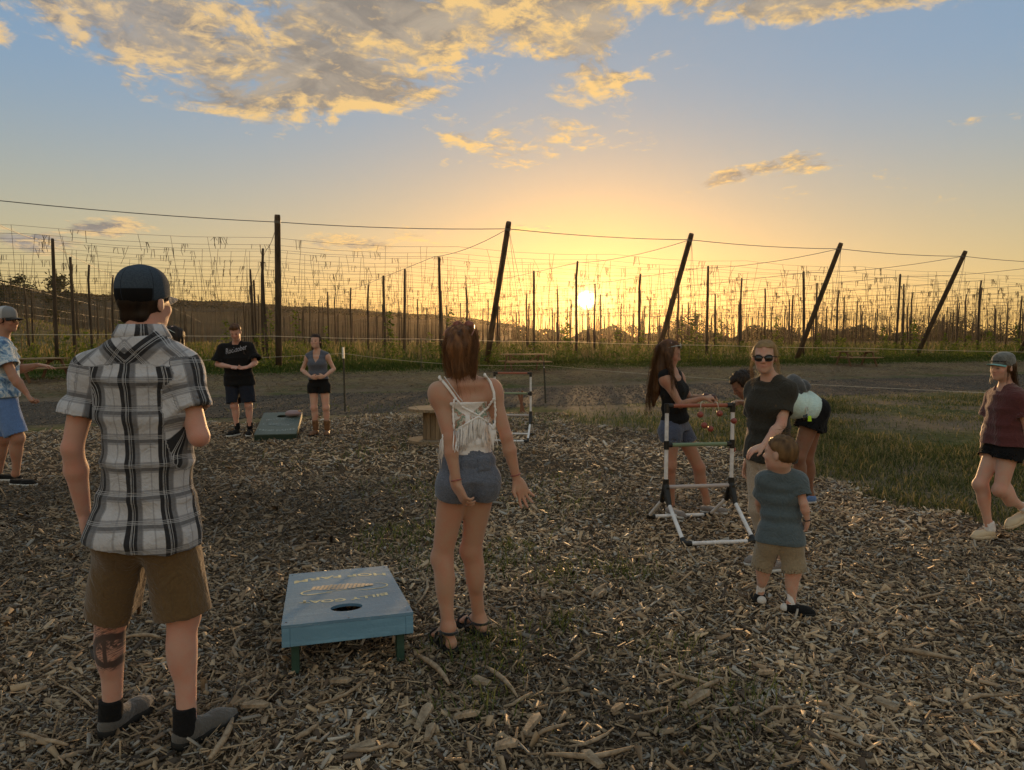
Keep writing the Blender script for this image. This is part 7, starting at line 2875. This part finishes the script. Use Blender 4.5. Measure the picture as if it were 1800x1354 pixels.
# two oaks on the shoulder at the far left
for i, (u, vt, rx, lab) in enumerate(((18, 470, 34, 'dark spreading tree on the shoulder at the far left edge'), (98, 481, 34, 'dark spreading tree on the shoulder behind the palm print man, right of its neighbour'), (-30, 478, 26, 'dark tree cut by the left edge of the picture'))):
    tree_at(u, 520, vt, 205, rx, lab, 'trees on the left shoulder', 40 + i, leaves=1500)
line = [(1190, 552, 300, 20), (1215, 548, 310, 24), (1240, 556, 320, 18), (1085, 572, 330, 16), (1110, 570, 340, 18), (1280, 568, 340, 16), (1330, 572, 350, 20), (1370, 570, 340, 18), (1440, 568, 340, 18), (1480, 574, 350, 20), (1560, 572, 340, 20),
        (1650, 562, 300, 24), (1680, 556, 290, 28), (1710, 563, 300, 22), (1770, 572, 340, 24), (1800, 570, 340, 22), (886, 556, 290, 14), (905, 560, 290, 12), (930, 574, 330, 14), (985, 578, 350, 16), (1040, 578, 350, 16), (1160, 570, 350, 20), (1400, 574, 360, 22), (1520, 576, 360, 22), (1610, 573, 350, 22), (1740, 570, 350, 20)]
line.sort()
tree_n = {}
for i, (u, vt, y_, rx) in enumerate(line):
    side = 'behind the leaning pole above the long haired girl' if 1150 < u < 1260 else ('right of the rightmost leaning pole' if u > 1640 else ('under the low sun' if u < 1130 else 'behind the woman in sunglasses and the bending person'))
    tree_n[side] = tree_n.get(side, 0) + 1
    tree_at(u, 600, vt, y_, rx, '%s horizon tree from the left %s' % (nth(tree_n[side]), side), 'horizon trees ' + side, 60 + i, leaves=420)
# scrub along the ridge reads as one mass
r = np.random.default_rng(77)
n = 9000
az_ = r.uniform(-0.75, 0.01, n)
d = r.uniform(560, 735, n)
x, y = d * np.sin(az_), d * np.cos(az_)
hz_ = height(x, y)
C = np.stack([x, y, hz_ + r.uniform(0.0, 1.1, n)], 1)
cols = mixcol(n, (0.018, 0.020, 0.010), (0.050, 0.045, 0.020), r)
V, Ff, Cc = quad_leaves(C, r.uniform(0.6, 1.6, n), cols, 78, 0.7)
link('ridge_scrub', mesh_np('ridge_scrub', V, Ff, attrs={'col': Cc}), M_dist, kind='stuff', label='dark scrub covering the long ridge at the left', category='scrub')
n = 14000
az_ = r.uniform(0.0, 0.75, n)
d = r.uniform(360, 420, n)
x, y = d * np.sin(az_), d * np.cos(az_)
C = np.stack([x, y, height(x, y) + r.uniform(0.0, 1.0, n) ** 1.4 * (4.5 + 2.5 * np.sin(az_ * 60) + 1.5 * np.sin(az_ * 141))], 1)
cols = mixcol(n, (0.018, 0.022, 0.010), (0.050, 0.050, 0.020), r)
V, Ff, Cc = quad_leaves(C, r.uniform(0.5, 1.5, n), cols, 79, 0.8)
link('far_hedge', mesh_np('far_hedge', V, Ff, attrs={'col': Cc}), M_dist, kind='stuff', label='continuous dark belt of far trees on the right horizon', category='trees')

# ---- wood chips
def chip_fn(nt):
    c = attr_col(nt)
    n = obj_noise(nt, 220, 3, 0.7)
    n2 = obj_noise(nt, 35, 3, 0.7)
    c = nt.mix(nt.m('MULTIPLY', n, 0.45), c, nt.mix(1.0, c, (0.5, 0.45, 0.4), 'MULTIPLY'))
    return nt.mix(nt.m('MULTIPLY', nt.smooth(n2, 0.5, 0.75), 0.3), c, nt.mix(1.0, c, (0.55, 0.5, 0.45), 'MULTIPLY'))


M_chip = material('wood_chip', rough=0.62, spec=0.36, fn=chip_fn)


def chips(x, y, L, Wd, T_, seed, lift, tilt=0.28, far=False):
    r = np.random.default_rng(seed)
    n = len(x)
    a = r.uniform(0, 2 * np.pi, n)
    pit = r.normal(size=n) * tilt
    rol = r.normal(size=n) * tilt * 1.3
    ux = np.stack([np.cos(a) * np.cos(pit), np.sin(a) * np.cos(pit), np.sin(pit)], 1)
    vx = np.stack([-np.sin(a), np.cos(a), np.zeros(n)], 1)
    wx = np.cross(ux, vx)
    v2 = vx * np.cos(rol)[:, None] + wx * np.sin(rol)[:, None]
    w2 = -vx * np.sin(rol)[:, None] + wx * np.cos(rol)[:, None]
    c = np.stack([x, y, bed_z(x, y) + lift], 1)
    pts = []
    tap = r.uniform(0.15, 1.0, (n, 2))
    sk = r.normal(size=(n, 2)) * 0.25
    for e, s_ in ((0, -1), (1, 1)):
        for (b, t) in ((-1, -1), (1, -1), (1, 1), (-1, 1)):
            pts.append(c + ux * (s_ * L / 2 * (1 + 0.18 * b * sk[:, e]))[:, None] + v2 * (b * Wd / 2 * tap[:, e] + sk[:, e] * Wd * 0.5)[:, None] + w2 * (t * T_ / 2 * (0.5 + 0.5 * tap[:, e]))[:, None])
    V = np.stack(pts, 1).reshape(-1, 3)
    i = np.arange(n)[:, None] * 8
    F_ = np.concatenate([i + np.array([q]) for q in (((1, 5, 6, 2), (2, 6, 7, 3), (3, 7, 4, 0)) if far else ((1, 5, 6, 2), (2, 6, 7, 3), (3, 7, 4, 0), (0, 1, 2, 3)))])
    return V, F_


def chip_cols(n, r, x, y):
    base = mixcol(n, (0.36, 0.235, 0.135), (0.72, 0.53, 0.33), r)
    k = r.random(n)
    base[k < 0.22] = mixcol((k < 0.22).sum(), (0.075, 0.050, 0.032), (0.18, 0.12, 0.075), r)
    g = (k > 0.84)
    base[g] = mixcol(g.sum(), (0.32, 0.285, 0.24), (0.60, 0.54, 0.46), r)
    m = np.clip(0.84 + 0.30 * patch(x, y, 24, 1.6) + 0.12 * patch(x, y, 25, 5.0), 0.45, 1.25)
    # shade over the left-hand ground, painted into the chip colours
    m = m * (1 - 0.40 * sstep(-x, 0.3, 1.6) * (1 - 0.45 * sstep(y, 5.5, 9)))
    return np.repeat(np.clip(base * m[:, None], 0.01, 0.8), 8, 0)


allV, allF, allC = [], [], []
off = 0
r = np.random.default_rng(99)
for (y0, y1, num, ls, seed) in ((1.7, 3.4, 50000, 0.82, 1), (3.4, 5.2, 54000, 0.87, 2), (5.2, 8.0, 54000, 1.04, 3), (8.0, 14.8, 52000, 1.42, 4)):
    y = np.sqrt(r.uniform(y0 ** 2, y1 ** 2, num))
    x = r.uniform(-0.80, 0.80, num) * (y + 0.9)
    ok = chip_limit(x, y) > 0.06 * r.normal(size=num)
    x, y = x[ok], y[ok]
    n = len(x)
    L = np.clip(r.gamma(3.2, 0.0115, n), 0.010, 0.15) * ls
    Wd = np.clip(r.gamma(3.4, 0.0036, n), 0.004, 0.032) * ls
    long = r.random(n) < 0.07
    L[long] *= r.uniform(1.6, 3.2, long.sum())
    Wd[long] *= 0.6
    T_ = np.clip(Wd * r.uniform(0.18, 0.6, n), 0.0018, 0.012)
    lift = r.random(n) ** 1.5 * 0.022 + 0.002
    big = r.random(n) < 0.035
    L[big] = r.uniform(0.05, 0.10, big.sum()) * ls
    Wd[big] = r.uniform(0.022, 0.042, big.sum()) * ls
    T_[big] = r.uniform(0.004, 0.009, big.sum())
    lift[big] += 0.010
    V, F_ = chips(x, y, L, Wd, T_, seed, lift, tilt=0.38, far=y0 > 5)
    allV.append(V)
    allF.append(F_ + off)
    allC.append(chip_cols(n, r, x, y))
    off += len(V)
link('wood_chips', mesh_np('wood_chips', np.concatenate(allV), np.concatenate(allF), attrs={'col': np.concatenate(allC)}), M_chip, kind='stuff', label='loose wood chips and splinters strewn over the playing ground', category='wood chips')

# gravel on the road, cut hay on its verge, thatch in the lawn
def litter(name, w0, w1, num, l, wd, t, c0, c1, seed, label, cat, keep=None, tilt=0.25):
    r = np.random.default_rng(seed)
    wv = r.uniform(w0, w1, num)
    ev = r.uniform(-24, 44, num)
    x, y = wv * RV.x + ev * EV.x, wv * RV.y + ev * EV.y
    ok = (np.abs(x / y) < 0.82) & (y > 4)
    if keep is not None:
        ok &= keep(x, y, r)
    x, y = x[ok], y[ok]
    n = len(x)
    V, F_ = chips(x, y, r.uniform(*l, n), r.uniform(*wd, n), r.uniform(*t, n), seed, np.zeros(n), tilt, True)
    zz_ = np.repeat(height(x, y) - 0.03 + 0.012 - bed_z(x, y), 8)
    V[:, 2] += zz_
    m = np.clip(1.0 + 0.3 * patch(x, y, seed + 3, 1.2), 0.5, 1.6)[:, None]
    link(name, mesh_np(name, V, F_, attrs={'col': np.repeat(mixcol(n, c0, c1, r) * m, 8, 0)}), M_chip, kind='stuff', label=label, category=cat)


litter('road_gravel', 15.2, 21.5, 30000, (0.015, 0.055), (0.012, 0.04), (0.006, 0.02), (0.035, 0.029, 0.024), (0.17, 0.14, 0.11), 301, 'loose grey gravel lying on the road', 'gravel')
litter('cut_hay', 22.4, 28.2, 22000, (0.10, 0.35), (0.008, 0.025), (0.004, 0.010), (0.10, 0.072, 0.040), (0.26, 0.19, 0.11), 302, 'dry cut grass lying along the far verge of the road', 'hay')
litter('lawn_thatch', 3.5, 14.9, 26000, (0.05, 0.16), (0.004, 0.010), (0.002, 0.005), (0.13, 0.10, 0.055), (0.34, 0.27, 0.16), 303, 'dead straw thatch between the grass of the lawn', 'thatch', lambda x, y, r: chip_limit(x, y) < -0.05)

# larger sticks and splinters that can be picked out
M_stick = material('bleached_stick', rough=0.85, spec=0.2, fn=lambda nt: nt.ramp(obj_noise(nt, 25, 5, 0.7, (1, 1, 1)), [(0.3, (0.14, 0.10, 0.065)), (0.7, (0.42, 0.32, 0.22))]), bump=(80, 0.5))
Rs = random.Random(17)


def where_px(u, v):
    col_ = 'left of the blue board' if u < 470 else ('in front of the blue board' if u < 740 else ('in the bottom middle' if u < 1100 else ('in the bottom right' if u > 1400 else 'in front of the toss game')))
    return col_


sticks = [((1180, 1195), (1255, 1215), 0.010), ((735, 1165), (790, 1218), 0.014), ((855, 1180), (910, 1235), 0.011), ((960, 1335), (1115, 1322), 0.010), ((1000, 1320), (1080, 1285), 0.007), ((1210, 1240), (1270, 1205), 0.012), ((1115, 1262), (1180, 1250), 0.006), ((370, 1352), (410, 1280), 0.014),
          ((105, 1212), (165, 1255), 0.006), ((215, 1130), (285, 1131), 0.011), ((940, 1305), (1000, 1280), 0.009), ((885, 1250), (935, 1225), 0.008), ((1170, 1000), (1215, 1025), 0.010), ((1480, 1195), (1560, 1225), 0.009), ((1580, 1150), (1680, 1168), 0.012), ((1690, 1250), (1775, 1235), 0.009), ((1450, 1300), (1520, 1330), 0.008),
          ((555, 1250), (640, 1205), 0.008), ((610, 1330), (690, 1318), 0.009), ((730, 1070), (742, 1010), 0.009), ((520, 1310), (560, 1285), 0.010), ((60, 1190), (110, 1165), 0.008), ((30, 1300), (120, 1322), 0.010), ((1330, 1270), (1400, 1250), 0.008), ((1040, 1060), (1065, 1035), 0.013), ((955, 1050), (985, 1062), 0.010), ((1610, 1060), (1660, 1045), 0.008), ((1000, 1170), (1030, 1150), 0.009)]
sticks.sort(key=lambda q: q[0][0] + q[1][0])
st_n = {}
for (a, b, rad) in sticks:
    kk = ('thick' if rad > 0.0095 else 'thin') + ' pale stick %s, %s from the left'
    wh = where_px(*a)
    st_n[(rad > 0.0095, wh)] = st_n.get((rad > 0.0095, wh), 0) + 1
    kk = kk % (wh, nth(st_n[(rad > 0.0095, wh)]))
    pa_, pb_ = G(*a), G(*b)
    c = (pa_ + pb_) / 2
    zb2 = float(bed_z(c.x, c.y)) + 0.026 + rad
    n = 5
    pts = []
    d = pb_ - pa_
    nrm2 = Vector((-d.y, d.x, 0)).normalized()
    bow = Rs.uniform(-0.12, 0.12) * d.length
    for i in range(n):
        t = i / (n - 1)
        q = pa_.lerp(pb_, t) - c + nrm2 * bow * math.sin(t * math.pi)
        pts.append((q.x, q.y, Rs.uniform(-0.004, 0.006)))
    m2 = MB()
    m2.tube(pts, [rad * k * Rs.uniform(0.8, 1.15) for k in (0.55, 0.95, 1.0, 0.85, 0.4)], 7)
    o = m2.build('stick', M_stick, smooth=True, label=kk, category='stick', group='sticks ' + ('thick ' if rad > 0.0095 else 'thin ') + where_px(*a))
    o.location = (c.x, c.y, zb2)
shards = [((745, 1265), 0.20, 0.055, 1.4), ((935, 1280), 0.19, 0.05, 1.2), ((820, 1265), 0.12, 0.06, 0.3), ((640, 1320), 0.13, 0.05, 0.5), ((755, 1295), 0.13, 0.045, 1.5), ((1225, 1235), 0.20, 0.05, 0.7), ((600, 1205), 0.10, 0.05, 0.1), ((450, 1250), 0.12, 0.05, 0.4), ((495, 1130), 0.10, 0.04, 0.2), ((1470, 1270), 0.12, 0.04, 2.6), ((1055, 1048), 0.18, 0.06, 1.2), ((955, 1052), 0.14, 0.04, 1.5), ((1125, 985), 0.15, 0.05, 0.6), ((845, 1205), 0.10, 0.05, 2.9), ((890, 1318), 0.10, 0.07, 0.3), ((1040, 1340), 0.12, 0.05, 2.2), ((1085, 1250), 0.09, 0.04, 0.9), ((1345, 1190), 0.11, 0.04, 0.5), ((1555, 1245), 0.11, 0.05, 2.2), ((330, 1180), 0.10, 0.04, 2.7)]
shards.sort(key=lambda q: q[0][0])
sh_n = {}
for (px_, L_, w_, an) in shards:
    wh = where_px(*px_)
    sh_n[wh] = sh_n.get(wh, 0) + 1
    c = G(*px_)
    m2 = MB()
    m2.add([(-L_ / 2, -w_ * 0.25, -0.006), (L_ * 0.30, -w_ / 2, -0.006), (L_ / 2, 0.0, -0.004), (L_ * 0.2, w_ * 0.42, -0.006), (-L_ * 0.42, w_ * 0.30, -0.006),
            (-L_ * 0.46, -w_ * 0.2, 0.007), (L_ * 0.26, -w_ * 0.42, 0.010), (L_ * 0.44, 0.0, 0.003), (L_ * 0.2, w_ * 0.34, 0.008), (-L_ * 0.38, w_ * 0.22, 0.006)],
           [(4, 3, 2, 1, 0), (5, 6, 7, 8, 9)] + [(i, (i + 1) % 5, 5 + (i + 1) % 5, 5 + i) for i in range(5)])
    o = m2.build('wood_shard', M_stick, label='broad pale wood splinter %s, %s from the left' % (wh, nth(sh_n[wh])), category='wood shard', group='wood shards ' + where_px(*px_))
    o.location = (c.x, c.y, float(bed_z(c.x, c.y)) + 0.034)
    o.rotation_euler = (Rs.uniform(-0.2, 0.2), Rs.uniform(-0.15, 0.15), an)

# ------------------------------------------------------------------ the dusty evening air
hm = bpy.data.materials.new('evening_haze')
hm.use_nodes = True
hm.node_tree.nodes.clear()
pv = hm.node_tree.nodes.new('ShaderNodeVolumePrincipled')
pv.inputs['Color'].default_value = (1.0, 0.82, 0.58, 1)
pv.inputs['Density'].default_value = 0.00007
pv.inputs['Anisotropy'].default_value = 0.80
ho = hm.node_tree.nodes.new('ShaderNodeOutputMaterial')
hm.node_tree.links.new(pv.outputs[0], ho.inputs['Volume'])
MB().box((0, 0, 41.0), (3300, 3300, 86.0)).build('haze', hm, kind='stuff', label='thin golden evening haze filling the air over the field', category='haze')
